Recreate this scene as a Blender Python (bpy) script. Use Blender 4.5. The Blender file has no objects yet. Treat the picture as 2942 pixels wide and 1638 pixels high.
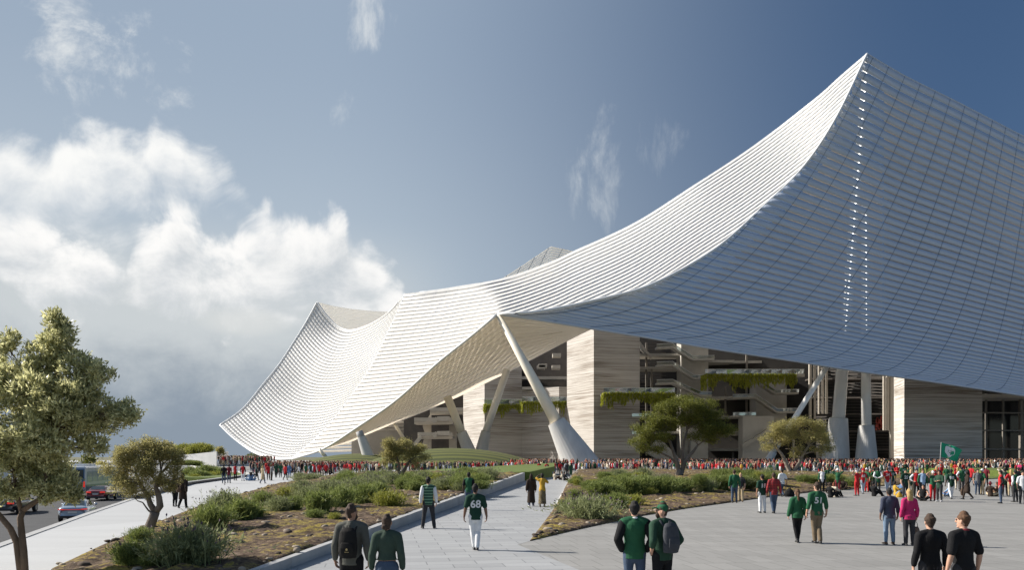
import bpy, bmesh, math, random
import numpy as np
from mathutils import Vector, Matrix
from mathutils.bvhtree import BVHTree
RNG = np.random.default_rng(7); random.seed(7)
SC = bpy.context.scene
COL = SC.collection
F, CX, HY, CH = 2300.0, 1471.0, 1313.0, 2.6      # focal length (photo px), centre column, horizon row, eye height
def P(x, y, d):                                   # a photo point at distance d -> metres
    return Vector(((x-CX)/F*d, d, CH+(HY-y)/F*d))
def G(x, y, z=0.0):                               # a photo point lying on ground height z -> metres
    d = F*(CH-z)/(y-HY)
    return Vector(((x-CX)/F*d, d, z))
def R(a): return math.radians(a)

# ------------------------------------------------------------------ tagging
def tag(o, label=None, cat=None, group=None, kind=None):
    if label: o['label'] = label
    if cat: o['category'] = cat
    if group: o['group'] = group
    if kind: o['kind'] = kind
    return o
def empty(name, loc=(0,0,0), rz=0.0):
    o = bpy.data.objects.new(name, None); COL.objects.link(o)
    o.location = loc; o.rotation_euler = (0,0,rz); o.empty_display_size = .2
    return o
def link(name, me, parent=None):
    o = bpy.data.objects.new(name, me); COL.objects.link(o)
    if parent is not None: o.parent = parent
    return o
def np_mesh(name, V, Fq, mats=(), mi=None, smooth=False):
    """fast mesh from arrays; Fq = (n,4) or (n,3) index array"""
    V = np.asarray(V, dtype=np.float32); Fq = np.asarray(Fq, dtype=np.int32)
    n, k = Fq.shape
    me = bpy.data.meshes.new(name)
    me.vertices.add(len(V)); me.vertices.foreach_set('co', V.ravel())
    me.loops.add(n*k); me.loops.foreach_set('vertex_index', Fq.ravel())
    me.polygons.add(n)
    me.polygons.foreach_set('loop_start', np.arange(0, n*k, k, dtype=np.int32))
    try: me.polygons.foreach_set('loop_total', np.full(n, k, dtype=np.int32))
    except Exception: pass
    for m in mats: me.materials.append(m)
    if mi is not None: me.polygons.foreach_set('material_index', np.asarray(mi, dtype=np.int32))
    if smooth: me.polygons.foreach_set('use_smooth', np.ones(n, dtype=bool))
    me.update(calc_edges=True); me.validate()
    return me

class MB:
    """collects shapes for ONE mesh object"""
    def __init__(s): s.v=[]; s.f=[]; s.m=[]
    def add(s, vs, fs, m=0):
        b=len(s.v); s.v += [tuple(v) for v in vs]; s.f += [tuple(b+i for i in f) for f in fs]; s.m += [m]*len(fs)
        return s
    def box(s, lo, hi, m=0):
        x0,y0,z0=lo; x1,y1,z1=hi
        return s.add([(x0,y0,z0),(x1,y0,z0),(x1,y1,z0),(x0,y1,z0),(x0,y0,z1),(x1,y0,z1),(x1,y1,z1),(x0,y1,z1)],
              [(0,3,2,1),(4,5,6,7),(0,1,5,4),(1,2,6,5),(2,3,7,6),(3,0,4,7)], m)
    def hexa(s, b, t, m=0):                       # bottom quad b, top quad t (counter-clockwise from above)
        return s.add(list(b)+list(t), [(0,3,2,1),(4,5,6,7),(0,1,5,4),(1,2,6,5),(2,3,7,6),(3,0,4,7)], m)
    def prism(s, pts, z0, z1, m=0):               # plan polygon, counter-clockwise
        n=len(pts); f0=z0 if callable(z0) else (lambda x,y:z0); f1=z1 if callable(z1) else (lambda x,y:z1)
        vs=[(p[0],p[1],f0(p[0],p[1])) for p in pts]+[(p[0],p[1],f1(p[0],p[1])) for p in pts]
        fs=[tuple(range(n-1,-1,-1)), tuple(range(n,2*n))]+[(i,(i+1)%n,n+(i+1)%n,n+i) for i in range(n)]
        return s.add(vs, fs, m)
    def bar(s, a, b, w, h=None, m=0, up=(0,0,1)): # rectangular bar from a to b
        a=Vector(a); b=Vector(b); h=h or w; t=(b-a).normalized(); u=Vector(up)
        if abs(t.dot(u))>.98: u=Vector((0,1,0))
        sd=t.cross(u).normalized()*w/2; u2=sd.cross(t).normalized()*h/2
        q=[-sd-u2, sd-u2, sd+u2, -sd+u2]
        return s.add([a+k for k in q]+[b+k for k in q], [(3,2,1,0),(4,5,6,7),(0,1,5,4),(1,2,6,5),(2,3,7,6),(3,0,4,7)], m)
    def tube(s, pts, rad, n=10, m=0, side=(1,0,0), round_ends=False):
        """closed loft; rad = list of r or (rx,ry); rx runs along `side`"""
        pts=[Vector(p) for p in pts]; rad=[(r,r) if not isinstance(r,(tuple,list)) else r for r in rad]
        if round_ends:
            t0=(pts[0]-pts[1]).normalized(); t1=(pts[-1]-pts[-2]).normalized(); a=rad[0]; b=rad[-1]
            ea=min(a); eb=min(b)
            pts=[pts[0]+t0*ea*.92, pts[0]+t0*ea*.6]+pts+[pts[-1]+t1*eb*.6, pts[-1]+t1*eb*.92]
            rad=[(a[0]*.35,a[1]*.35),(a[0]*.78,a[1]*.78)]+rad+[(b[0]*.78,b[1]*.78),(b[0]*.35,b[1]*.35)]
        N=len(pts); vs=[]; S=Vector(side)
        for i,p in enumerate(pts):
            t=(pts[min(i+1,N-1)]-pts[max(i-1,0)])
            t=t.normalized() if t.length>1e-9 else Vector((0,0,1))
            sd=S-t*S.dot(t)
            if sd.length<.05: sd=Vector((0,1,0))-t*t.y
            sd.normalize(); ot=t.cross(sd)
            for k in range(n):
                a=2*math.pi*k/n
                vs.append(p+sd*(math.cos(a)*rad[i][0])+ot*(math.sin(a)*rad[i][1]))
        fs=[tuple(range(n-1,-1,-1)), tuple((N-1)*n+k for k in range(n))]
        for i in range(N-1):
            for k in range(n):
                fs.append((i*n+k, i*n+(k+1)%n, (i+1)*n+(k+1)%n, (i+1)*n+k))
        return s.add(vs, fs, m)
    def ball(s, c, r, m=0, nu=12, nv=8):
        rx,ry,rz=(r,r,r) if not isinstance(r,(tuple,list)) else r
        c=Vector(c); vs=[c+Vector((0,0,-rz))]
        for j in range(1,nv):
            a=math.pi*j/nv-math.pi/2
            for i in range(nu):
                b=2*math.pi*i/nu
                vs.append(c+Vector((rx*math.cos(a)*math.cos(b), ry*math.cos(a)*math.sin(b), rz*math.sin(a))))
        vs.append(c+Vector((0,0,rz))); fs=[]; top=len(vs)-1
        for i in range(nu):
            fs.append((0,1+(i+1)%nu,1+i)); fs.append((top,1+(nv-2)*nu+i,1+(nv-2)*nu+(i+1)%nu))
            for j in range(nv-2):
                a=1+j*nu; fs.append((a+i,a+(i+1)%nu,a+nu+(i+1)%nu,a+nu+i))
        return s.add(vs, fs, m)
    def mesh(s, name, mats, smooth=False):
        me=bpy.data.meshes.new(name); me.from_pydata(s.v,[],s.f)
        mats=mats if isinstance(mats,(list,tuple)) else [mats]
        for m in mats: me.materials.append(m)
        if len(mats)>1: me.polygons.foreach_set('material_index', s.m)
        if smooth: me.polygons.foreach_set('use_smooth',[True]*len(s.f))
        me.update(); return me
    def build(s, name, mats, parent=None, smooth=False, bevel=0):
        o=link(name, s.mesh(name, mats, smooth), parent)
        if bevel:
            b=o.modifiers.new('bevel','BEVEL'); b.width=bevel; b.segments=2; b.limit_method='ANGLE'
        return o

# ------------------------------------------------------------------ materials
MATS={}
class NT:
    def __init__(s, tree): s.t=tree; s.n=tree.nodes; s.l=tree.links
    def new(s, typ, **kw):
        n=s.n.new(typ)
        for k,v in kw.items(): setattr(n,k,v)
        return n
    def put(s, sock, v):
        if isinstance(v, bpy.types.NodeSocket): s.l.new(v, sock)
        else: sock.default_value=v
    def math(s, op, a, b=None, c=None, clamp=False):
        n=s.new('ShaderNodeMath', operation=op); n.use_clamp=clamp
        s.put(n.inputs[0],a)
        if b is not None: s.put(n.inputs[1],b)
        if c is not None: s.put(n.inputs[2],c)
        return n.outputs[0]
    def mix(s, f, a, b, blend='MIX'):
        n=s.new('ShaderNodeMix', data_type='RGBA', blend_type=blend)
        s.put(n.inputs[0],f); s.put(n.inputs[6],a); s.put(n.inputs[7],b)
        return n.outputs[2]
    def ramp(s, f, stops, interp='LINEAR'):
        n=s.new('ShaderNodeValToRGB'); r=n.color_ramp; r.interpolation=interp
        while len(r.elements)<len(stops): r.elements.new(.5)
        for e,(p,c) in zip(r.elements,stops):
            e.position=p; e.color=c if len(c)==4 else (*c,1)
        s.put(n.inputs[0],f); return n.outputs[0]
    def noise(s, vec, scale, detail=4, rough=.55, dist=0, dim='3D'):
        n=s.new('ShaderNodeTexNoise', noise_dimensions=dim)
        if vec is not None: s.l.new(vec, n.inputs['Vector'])
        n.inputs['Scale'].default_value=scale; n.inputs['Detail'].default_value=detail
        n.inputs['Roughness'].default_value=rough; n.inputs['Distortion'].default_value=dist
        return n.outputs[0]
    def mapping(s, vec, scale=(1,1,1), rot=(0,0,0), loc=(0,0,0)):
        n=s.new('ShaderNodeMapping'); s.l.new(vec,n.inputs[0])
        n.inputs['Scale'].default_value=scale; n.inputs['Rotation'].default_value=rot; n.inputs['Location'].default_value=loc
        return n.outputs[0]
    def bump(s, h, strength=.3, dist=.02):
        n=s.new('ShaderNodeBump'); s.put(n.inputs['Height'],h)
        n.inputs['Strength'].default_value=strength; n.inputs['Distance'].default_value=dist
        return n.outputs[0]
def C4(c): return (c[0],c[1],c[2],1)
def sr(r,g,b):                                     # sRGB 0-255 -> linear
    f=lambda v: (v/255/12.92) if v/255<=.04045 else ((v/255+.055)/1.055)**2.4
    return (f(r),f(g),f(b))
def new_mat(name):
    m=bpy.data.materials.new(name); m.use_nodes=True
    t=NT(m.node_tree); b=m.node_tree.nodes['Principled BSDF']
    return m,t,b
def pmat(name, col, rough=.7, var=.2, scale=4, bump=0, bscale=None, metal=0, spec=.5, coat=0, streak=None):
    """painted / mineral / cloth surface: base colour with noise variation"""
    if name in MATS: return MATS[name]
    m,t,b=new_mat(name)
    tc=t.new('ShaderNodeTexCoord').outputs['Object']
    v=t.mapping(tc,streak) if streak else tc
    n=t.noise(v,scale,6,.6)
    f=t.ramp(n,[(.3,(0,0,0)),(.7,(1,1,1))])
    lo=tuple(c*(1-var) for c in col); hi=tuple(min(1,c*(1+var)) for c in col)
    c=t.mix(f,C4(lo),C4(hi)); t.l.new(c,b.inputs['Base Color'])
    b.inputs['Roughness'].default_value=rough; b.inputs['Metallic'].default_value=metal
    b.inputs['Specular IOR Level'].default_value=spec
    if coat: b.inputs['Coat Weight'].default_value=coat; b.inputs['Coat Roughness'].default_value=.05
    if bump:
        nb=t.noise(tc,bscale or scale*6,5,.6); t.l.new(t.bump(nb,bump,.02),b.inputs['Normal'])
    MATS[name]=m; return m
def leafmat(name, dark, light, trans=.35, rough=.55, scale=1.2):
    if name in MATS: return MATS[name]
    m,t,b=new_mat(name)
    g=t.new('ShaderNodeNewGeometry'); tc=t.new('ShaderNodeTexCoord').outputs['Object']
    n=t.noise(tc,scale,3,.6)
    f=t.math('ADD',t.math('MULTIPLY',g.outputs['Random Per Island'],.65),t.math('MULTIPLY',n,.5))
    c=t.ramp(f,[(.15,dark),(.85,light)])
    t.l.new(c,b.inputs['Base Color']); b.inputs['Roughness'].default_value=rough
    b.inputs['Specular IOR Level'].default_value=.35
    tr=t.new('ShaderNodeBsdfTranslucent'); t.l.new(c,tr.inputs['Color'])
    mx=t.new('ShaderNodeMixShader'); mx.inputs[0].default_value=trans
    t.l.new(b.outputs[0],mx.inputs[1]); t.l.new(tr.outputs[0],mx.inputs[2])
    t.l.new(mx.outputs[0],t.n['Material Output'].inputs['Surface'])
    MATS[name]=m; return m
def glassmat(name, tint=(.75,.85,.88), alpha=.35, rough=.05):
    if name in MATS: return MATS[name]
    m,t,b=new_mat(name)
    gl=t.new('ShaderNodeBsdfGlossy'); gl.inputs['Color'].default_value=C4(tint); gl.inputs['Roughness'].default_value=rough
    tp=t.new('ShaderNodeBsdfTransparent'); tp.inputs['Color'].default_value=C4(tint)
    mx=t.new('ShaderNodeMixShader'); mx.inputs[0].default_value=alpha
    t.l.new(tp.outputs[0],mx.inputs[1]); t.l.new(gl.outputs[0],mx.inputs[2])
    t.l.new(mx.outputs[0],t.n['Material Output'].inputs['Surface'])
    MATS[name]=m; return m
# ================================================================== camera, sun, sky
cam=bpy.data.cameras.new('camera'); co=bpy.data.objects.new('camera',cam); COL.objects.link(co)
co.location=(0,0,CH); co.rotation_euler=(R(90),0,0)
cam.sensor_fit='HORIZONTAL'; cam.sensor_width=36; cam.lens=36*F/2942; cam.shift_y=(HY-819)/2942
cam.clip_start=.1; cam.clip_end=20000
SC.camera=co
SUN_EL=R(33); SUN_AZ=R(-77)                         # azimuth measured from +Y (view) towards +X
sd=Vector((math.sin(SUN_AZ)*math.cos(SUN_EL), math.cos(SUN_AZ)*math.cos(SUN_EL), math.sin(SUN_EL)))
sl=bpy.data.lights.new('sun','SUN'); sl.energy=4.8; sl.angle=R(.53); sl.color=(1,.94,.855)
so=bpy.data.objects.new('sun',sl); COL.objects.link(so)
so.rotation_euler=(-sd).to_track_quat('-Z','Y').to_euler(); so.location=(-200,60,150)
SC.view_settings.view_transform='Standard'; SC.view_settings.look='None'
EXPO=.72; SC.view_settings.exposure=EXPO; SC.view_settings.gamma=1

W=bpy.data.worlds.new('World'); SC.world=W; W.use_nodes=True
t=NT(W.node_tree); bg=W.node_tree.nodes['Background']; SKY=.068
bg.inputs['Strength'].default_value=SKY
W.cycles.sampling_method='MANUAL'; W.cycles.sample_map_resolution=512
sky=t.new('ShaderNodeTexSky', sky_type='NISHITA'); sky.sun_disc=False
sky.sun_elevation=SUN_EL; sky.sun_rotation=SUN_AZ; sky.altitude=50; sky.air_density=1.0; sky.dust_density=1.2; sky.ozone_density=2.5
tc=t.new('ShaderNodeTexCoord').outputs['Generated']
sx=t.new('ShaderNodeSeparateXYZ'); t.l.new(tc,sx.inputs[0])
az=t.math('ARCTAN2',sx.outputs[0],sx.outputs[1])
el=t.math('ARCSINE',sx.outputs[2])
def ang(x,y):                                       # photo px -> (azimuth, elevation) of that bit of sky
    u=(x-CX)/F; w=(HY-y)/F; a=math.atan(u); return a, math.atan(w*math.cos(a))
A0,A1,E1=-.66,.66,.56
def norm_az(v): return t.math('MULTIPLY_ADD',v,1/(A1-A0),-A0/(A1-A0),clamp=True)
def curve(azn, pts):                                # float curve of elevation over azimuth, from photo px
    n=t.new('ShaderNodeFloatCurve'); c=n.mapping.curves[0]
    q=[]
    for x,y in pts:
        a,e=ang(x,y); q.append(((a-A0)/(A1-A0), e/E1))
    c.points[0].location=q[0]; c.points[1].location=q[-1]
    for p in q[1:-1]: c.points.new(*p)
    for p in c.points: p.handle_type='AUTO_CLAMPED'
    n.mapping.update(); t.l.new(azn,n.inputs['Value'])
    return t.math('MULTIPLY',n.outputs[0],E1)
def vec(a,e,s=1.0):
    n=t.new('ShaderNodeCombineXYZ'); t.l.new(a,n.inputs[0])
    t.l.new(t.math('MULTIPLY',e,s),n.inputs[1]); return n.outputs[0]
TOP1=[(-200,385),(0,385),(60,385),(140,405),(175,335),(250,318),(330,330),(372,395),(415,385),(440,350),(500,365),(560,415),(620,450),(690,520),(740,600),(800,900),(3200,1400)]
BOT1=[(-200,860),(150,820),(350,740),(560,690),(700,640),(3200,1400)]
TOP2=[(-200,590),(0,600),(130,610),(230,665),(300,720),(352,800),(378,700),(430,620),(480,590),(540,625),(655,650),(690,612),(735,600),(772,572),(800,605),(850,598),(905,600),(990,640),(1008,690),(1060,700),(1120,745),(1180,830),(1215,960),(1240,1200),(3200,1500)]
BOT2=[(-200,880),(200,890),(300,860),(352,800),(400,880),(480,900),(800,930),(1000,1000),(1250,1120),(3200,1500)]
V0=vec(az,el,1.15)
NA=t.noise(V0,11,7,.62,.3,'2D')
vo_=t.new('ShaderNodeTexVoronoi', feature='F1', voronoi_dimensions='2D'); t.l.new(t.mapping(V0,loc=(2,0,0)),vo_.inputs['Vector']); vo_.inputs['Scale'].default_value=30
VA=vo_.outputs['Distance']
az2=t.math('ADD',az,-.012); el2=t.math('ADD',el,.022)
NB=t.noise(vec(az2,el2,1.15),11,4,.6,.3,'2D')
NW=t.noise(t.mapping(vec(az,el),scale=(1.9,.7,1)),8,7,.66,.2,'2D')
NI=t.noise(vec(az,el,1.3),11,8,.66,.2,'2D')
def density(a,e,top,bot,n,v=None):
    an=norm_az(a); T=curve(an,top); B=curve(an,bot)
    up=t.math('SUBTRACT',T,e); dn=t.math('MULTIPLY',t.math('SUBTRACT',e,B),.45)
    d=t.math('SMOOTH_MIN',up,dn,.03)
    d=t.math('ADD',d,t.math('MULTIPLY',t.math('SUBTRACT',n,.47),.095))
    if v is not None: d=t.math('ADD',d,t.math('MULTIPLY',t.math('SUBTRACT',.36,v),.020))
    return d,up
def sstep(x,a,b):
    n=t.new('ShaderNodeMapRange', interpolation_type='SMOOTHSTEP'); t.put(n.inputs[0],x)
    n.inputs[1].default_value=a; n.inputs[2].default_value=b; n.inputs[3].default_value=0; n.inputs[4].default_value=1
    return n.outputs[0]
front=t.math('GREATER_THAN',sx.outputs[1],0.05)
LS=1/SKY/2**EXPO
def L(r,g,b): c=sr(r,g,b); return (c[0]*LS,c[1]*LS,c[2]*LS,1)
col=sky.outputs[0]
# thin veil: brighter, whiter air on the sun's side, deep blue on the far side
veil=t.ramp(t.math('MULTIPLY_ADD',az,1/(A1-A0),-A0/(A1-A0)),[(0,(1,1,1)),(.30,(.95,.95,.95)),(.62,(.75,.75,.75)),(.85,(.5,.5,.5)),(1,(.4,.4,.4))])
veilc=t.mix(sstep(el,.05,.50),L(194,206,215),L(155,172,192))
deep=t.mix(sstep(az,-.25,.55),veilc,L(46,76,114))
col=t.mix(t.math('MULTIPLY',front,t.math('ADD',t.math('MULTIPLY',veil,.6),.40)),col,deep)
# wisps
def wisp(cx,cy,rx,ry,seed,sc,st,amt):
    global col
    ca,ce=ang(cx,cy)
    dx=t.math('DIVIDE',t.math('SUBTRACT',az,ca),rx/F*.9); dy=t.math('DIVIDE',t.math('SUBTRACT',el,ce),ry/F*.9)
    r=t.math('ADD',t.math('MULTIPLY',dx,dx),t.math('MULTIPLY',dy,dy))
    n=NW if st[0]>1.2 else NI
    m=sstep(t.math('SUBTRACT',t.math('MULTIPLY_ADD',n,4.2,-1.85),t.math('MULTIPLY',r,.60)),-.05,1.35)
    m=t.math('MULTIPLY',t.math('MULTIPLY',m,amt),front)
    col=t.mix(m,col,L(226,230,232))
wisp(290,170,230,110,1,9,(1,1.4,1),.95)
wisp(250,40,190,70,5,9,(1,1,1),.7)
wisp(520,140,75,65,2,14,(1,1,1),.9)
wisp(1060,45,90,95,3,12,(1.3,.8,1),.8)
wisp(1005,295,60,75,4,14,(1.4,.8,1),.7)
wisp(1745,450,80,200,6,9,(2.2,.6,1),.55)
wisp(1590,540,110,120,7,10,(1.8,.7,1),.38)
wisp(1905,420,130,130,8,9,(1.6,.8,1),.36)
# grey overcast low on the left
gm=t.math('MULTIPLY',sstep(az,-.04,-.22),sstep(el,ang(900,600)[1],ang(900,900)[1]))
gn=NI
gcol=t.mix(sstep(t.math('ADD',el,t.math('MULTIPLY',t.math('SUBTRACT',gn,.5),.10)),ang(900,1230)[1],ang(900,940)[1]),L(141,154,168),L(203,209,212))
col=t.mix(t.math('MULTIPLY',gm,front),col,gcol)
def cloud(top,bot,seed,lit,shade,soft=.030):
    global col
    d,up=density(az,el,top,bot,NA,VA)
    d2,_=density(az2,el2,top,bot,NB)
    m=t.math('MULTIPLY',sstep(d,-.004,soft),front)
    s=sstep(t.math('ADD',t.math('ADD',d2,t.math('MULTIPLY',up,.20)),t.math('MULTIPLY',t.math('SUBTRACT',NI,.5),.16)),-.015,.115)
    c=t.mix(s,L(*lit),L(*shade))
    col=t.mix(m,col,c)
cloud(TOP1,BOT1,2.0,(252,252,250),(199,208,217),.040)
cloud(TOP2,BOT2,5.3,(254,253,251),(197,204,210))
# low bright streak of cloud base
ca,ce=ang(700,925)
dx=t.math('DIVIDE',t.math('SUBTRACT',az,ca),.05); dy=t.math('DIVIDE',t.math('SUBTRACT',el,ce),.016)
rr=t.math('ADD',t.math('MULTIPLY',dx,dx),t.math('MULTIPLY',dy,dy))
sm=t.math('MULTIPLY',sstep(rr,1.6,0),t.math('MULTIPLY',front,.55))
col=t.mix(sm,col,L(224,226,224))
t.l.new(col,bg.inputs['Color'])
# ================================================================== ground
def paving_mat(name, c0, c1, mortar, bw, rh, rot, msize=.012, rough=.75, offs=.5, stain=.25):
    m,t,b=new_mat(name)
    tc=t.new('ShaderNodeTexCoord').outputs['Object']
    br=t.new('ShaderNodeTexBrick'); t.l.new(t.mapping(tc,rot=(0,0,rot)),br.inputs['Vector'])
    br.offset=offs; br.inputs['Scale'].default_value=1; br.inputs['Mortar Size'].default_value=msize
    br.inputs['Mortar Smooth'].default_value=.1; br.inputs['Bias'].default_value=0
    br.inputs['Brick Width'].default_value=bw; br.inputs['Row Height'].default_value=rh
    br.inputs['Color1'].default_value=C4(c0); br.inputs['Color2'].default_value=C4(c1); br.inputs['Mortar'].default_value=C4(mortar)
    n=t.noise(t.mapping(tc,scale=(.10,.9,.3)),1.0,6,.62)
    n2=t.noise(tc,9,5,.7)
    f=t.math('ADD',t.math('MULTIPLY',t.math('SUBTRACT',n,.5),stain*2),1.0)
    f=t.math('ADD',f,t.math('MULTIPLY',t.math('SUBTRACT',n2,.5),.22))
    c=t.mix(1.0,br.outputs['Color'],f,'MULTIPLY')
    t.l.new(c,b.inputs['Base Color']); b.inputs['Roughness'].default_value=rough
    b.inputs['Specular IOR Level'].default_value=.25
    h=t.math('SUBTRACT',t.math('MULTIPLY',n2,.3),br.outputs['Fac'])
    t.l.new(t.bump(h,.25,.01),b.inputs['Normal']); return m
ROT=R(9.6)
M_plaza=paving_mat('plaza_slabs',(.246,.241,.228),(.278,.272,.258),(.188,.184,.172),.56,1.15,R(-9.6),.014)
M_path=paving_mat('path_slabs',(.29,.295,.298),(.345,.35,.352),(.19,.195,.198),1.2,.62,R(-9.6),.014,stain=.16)
M_walk=paving_mat('pavement_concrete',(.41,.415,.415),(.45,.455,.455),(.31,.31,.31),6,40,R(25),.010,stain=.13)
M_asph=pmat('asphalt',(.036,.037,.040),.9,.25,.6,.3,60)
M_conc=pmat('concrete',(.36,.36,.355),.8,.16,.9,.25,12,streak=(1,1,.35))
M_whitewall=pmat('white_render',(.72,.71,.68),.8,.07,.5,.1,streak=(1,1,.25))
def ground(name, pts, z, m, kind='structure'):
    me=bpy.data.meshes.new(name); me.from_pydata([(p[0],p[1],z(p[0],p[1]) if callable(z) else z) for p in pts],[],[tuple(range(len(pts)))])
    me.materials.append(m); me.update(); bm=bmesh.new(); bm.from_mesh(me); bmesh.ops.triangulate(bm,faces=bm.faces)
    bmesh.ops.recalc_face_normals(bm,faces=bm.faces)
    for f in bm.faces:
        if f.normal.z<0: f.normal_flip()
    bm.to_mesh(me); bm.free()
    return tag(link(name,me),kind=kind)
# far terrain
m,t_,b_=new_mat('dry_land'); MATS['dry_land']=m
tcn=t_.new('ShaderNodeTexCoord').outputs['Object']
n1=t_.noise(tcn,.012,6,.6)
t_.l.new(t_.ramp(n1,[(.35,(.06,.075,.03)),(.55,(.13,.12,.06)),(.7,(.2,.17,.11))]),b_.inputs['Base Color']); b_.inputs['Roughness'].default_value=1
TZ=-2.6
ground('terrain',[(-7000,-300),(7000,-300),(7000,9000),(-7000,9000)],TZ,m)
# road: a lower carriageway on the left
def RD(x,y,z=-1.75): v=G(x,y,z); return (v.x,v.y)
road_pts=[(-60,-40),(-4,-40),(-4,0),(-22,60),(-30,95),(-40,140),(-80,170),(-130,170)]
ground('road',road_pts,-1.75,M_asph)
# plaza slab with its left retaining edge (world polygon, counter-clockwise)
e0=G(0,1575); e1=G(388,1435); e2=G(544,1393); e3=G(731,1367)
LEFT=[(-6.4,-40),(-7.3,0),(e0.x,e0.y),((e0.x+e1.x)/2-.1,(e0.y+e1.y)/2),(e1.x,e1.y),(e2.x,e2.y),(e3.x,e3.y),(-44,132),(-60,150)]
plaza_poly=[(400,-40),(400,520),(-300,520),(-300,190),(-95,165)]+LEFT[::-1]
pl=MB(); n=len(plaza_poly)
pl.v=[(x,y,0) for x,y in plaza_poly]+[(x,y,-2.5) for x,y in plaza_poly]
ground('plaza',plaza_poly,0,M_plaza)
sk=MB()
for a,b in zip(LEFT[:-1],LEFT[1:]):
    A=Vector((*a,0)); B=Vector((*b,0)); nr=(B-A).normalized().cross(Vector((0,0,1)))*-.3
    sk.hexa([(A.x,A.y,-2.55),(B.x,B.y,-2.55),(B.x+nr.x,B.y+nr.y,-2.55),(A.x+nr.x,A.y+nr.y,-2.55)],[(A.x,A.y,.03),(B.x,B.y,.03),(B.x+nr.x,B.y+nr.y,.03),(A.x+nr.x,A.y+nr.y,.03)])
rw=MB(); rp=[(-44,132,.0),(-60,150,.95),(-78,158,1.05),(-95,165,1.05),(-300,190,1.05)]
for a,b in zip(rp[:-1],rp[1:]):
    rw.hexa([(a[0],a[1]-.5,-2.5),(b[0],b[1]-.5,-2.5),(b[0],b[1],-2.5),(a[0],a[1],-2.5)][::-1] if 0 else [(b[0],b[1]-.5,-2.5),(a[0],a[1]-.5,-2.5),(a[0],a[1],-2.5),(b[0],b[1],-2.5)],[(b[0],b[1]-.5,b[2]),(a[0],a[1]-.5,a[2]),(a[0],a[1],a[2]),(b[0],b[1],b[2])])
tag(rw.build('ramp_wall',M_whitewall),'curved white wall of the sunken road beyond the olive tree','wall')
tag(sk.build('pavement_edge_wall',M_conc),'low concrete retaining wall holding the pavement above the road','retaining wall')
# white pavement on the left and behind the left planting bed
b0=[(150,1638),(222,1604),(300,1567),(389,1531),(470,1496),(545,1467),(574,1457),(678,1426),(758,1402),(793,1393),(848,1385),(887,1381)]
B0=[(G(x,y).x,G(x,y).y) for x,y in b0]
walk=[(-5.2,-40),(-5.2,8)]+B0[:1]+B0[1:]+[(-14,112),(-14,150),(-60,150)]+LEFT[::-1][1:]
ground('pavement',walk,.004,M_walk)
# dark drain / kerb line with raised upstand on the far left edge of the pavement
kb=MB(); kd=MB()
pts=[(e1.x,e1.y),(e2.x,e2.y),(e3.x,e3.y),(-44,132)]
for a,b in zip(pts[:-1],pts[1:]):
    A=Vector((*a,.03)); B=Vector((*b,.03)); kb.bar(A+Vector((-.3,0,.08)),B+Vector((-.3,0,.08)),.5,.26)
    kd.bar(A+Vector((.12,0,.08)),B+Vector((.12,0,.08)),.3,.22)
k=empty('kerb',(0,0,0)); tag(k,'long grey kerb with a dark channel along the far left pavement edge','kerb')
kb.build('kerb_stone',M_conc,k); kd.build('drain_channel',pmat('black_slot',(.012,.012,.014),.6,.1),k)
# ------------------------------------------------------------------ planting beds
def seg_dist(px,py,line):
    d=np.full(px.shape,1e9)
    for (ax,ay),(bx,by) in zip(line[:-1],line[1:]):
        ux,uy=bx-ax,by-ay; L2=ux*ux+uy*uy
        tt=np.clip(((px-ax)*ux+(py-ay)*uy)/L2,0,1)
        d=np.minimum(d,np.hypot(px-ax-tt*ux,py-ay-tt*uy))
    return d
def inside(px,py,poly):
    c=np.zeros(px.shape,bool); n=len(poly); j=n-1
    for i in range(n):
        xi,yi=poly[i]; xj,yj=poly[j]
        cond=((yi>py)!=(yj>py)) & (px<(xj-xi)*(py-yi)/(yj-yi+1e-12)+xi)
        c^=cond; j=i
    return c
def vnoise(x,y,seed=0):                            # cheap value noise for terrain relief
    r=np.random.default_rng(seed); g=r.random((64,64))
    xi=np.floor(x).astype(int); yi=np.floor(y).astype(int); fx=x-xi; fy=y-yi
    fx=fx*fx*(3-2*fx); fy=fy*fy*(3-2*fy)
    a=g[xi%64,yi%64]; b=g[(xi+1)%64,yi%64]; c=g[xi%64,(yi+1)%64]; d=g[(xi+1)%64,(yi+1)%64]
    return (a*(1-fx)+b*fx)*(1-fy)+(c*(1-fx)+d*fx)*fy
def fbm(x,y,seed=0,o=4):
    s=0; a=.5; f=1
    for k in range(o): s=s+a*vnoise(x*f,y*f,seed+k); a*=.5; f*=2.1
    return s
def wall_x(y): return -5.0+(y-20.2)*.0975
def wall_h(y): return .26+.0097*(y-20)
WALL_D0,WALL_D1=8.0,85.4
bed_left=[(wall_x(9)-.2,9)]+[(x,y) for x,y in [(-6.5,9)]][:0]
bed_left=B0+[(-14,98),(wall_x(85.4)-.35,86)]+[(wall_x(d)-.17,d) for d in (70,50,35,25,18,14,9)]+[(-6.2,9)]
rb=[(1523,1556),(1640,1528),(1740,1506),(1845,1484),(1969,1463),(2101,1445),(2214,1429),(2340,1415),(2416,1410),(2537,1398),(2560,1396)]
RB=[(G(x,y).x,G(x,y).y) for x,y in rb]
path_r=[G(1523,1556),G(1600,1455),G(1640,1395)]
PR=[(v.x,v.y) for v in path_r]+[(9.2,112)]
bed_right=RB+[(44,82),(34,98),(20,112)]+PR[::-1][:-1]
def smooth(a,b,x): q=np.clip((x-a)/(b-a),0,1); return q*q*(3-2*q)
def h_left(x,y):
    e=seg_dist(x,y,B0+[(-14,98)])
    base=wall_h(np.maximum(y,9))*.86
    return .03+base*smooth(0,5.5,e)*1.0
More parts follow.
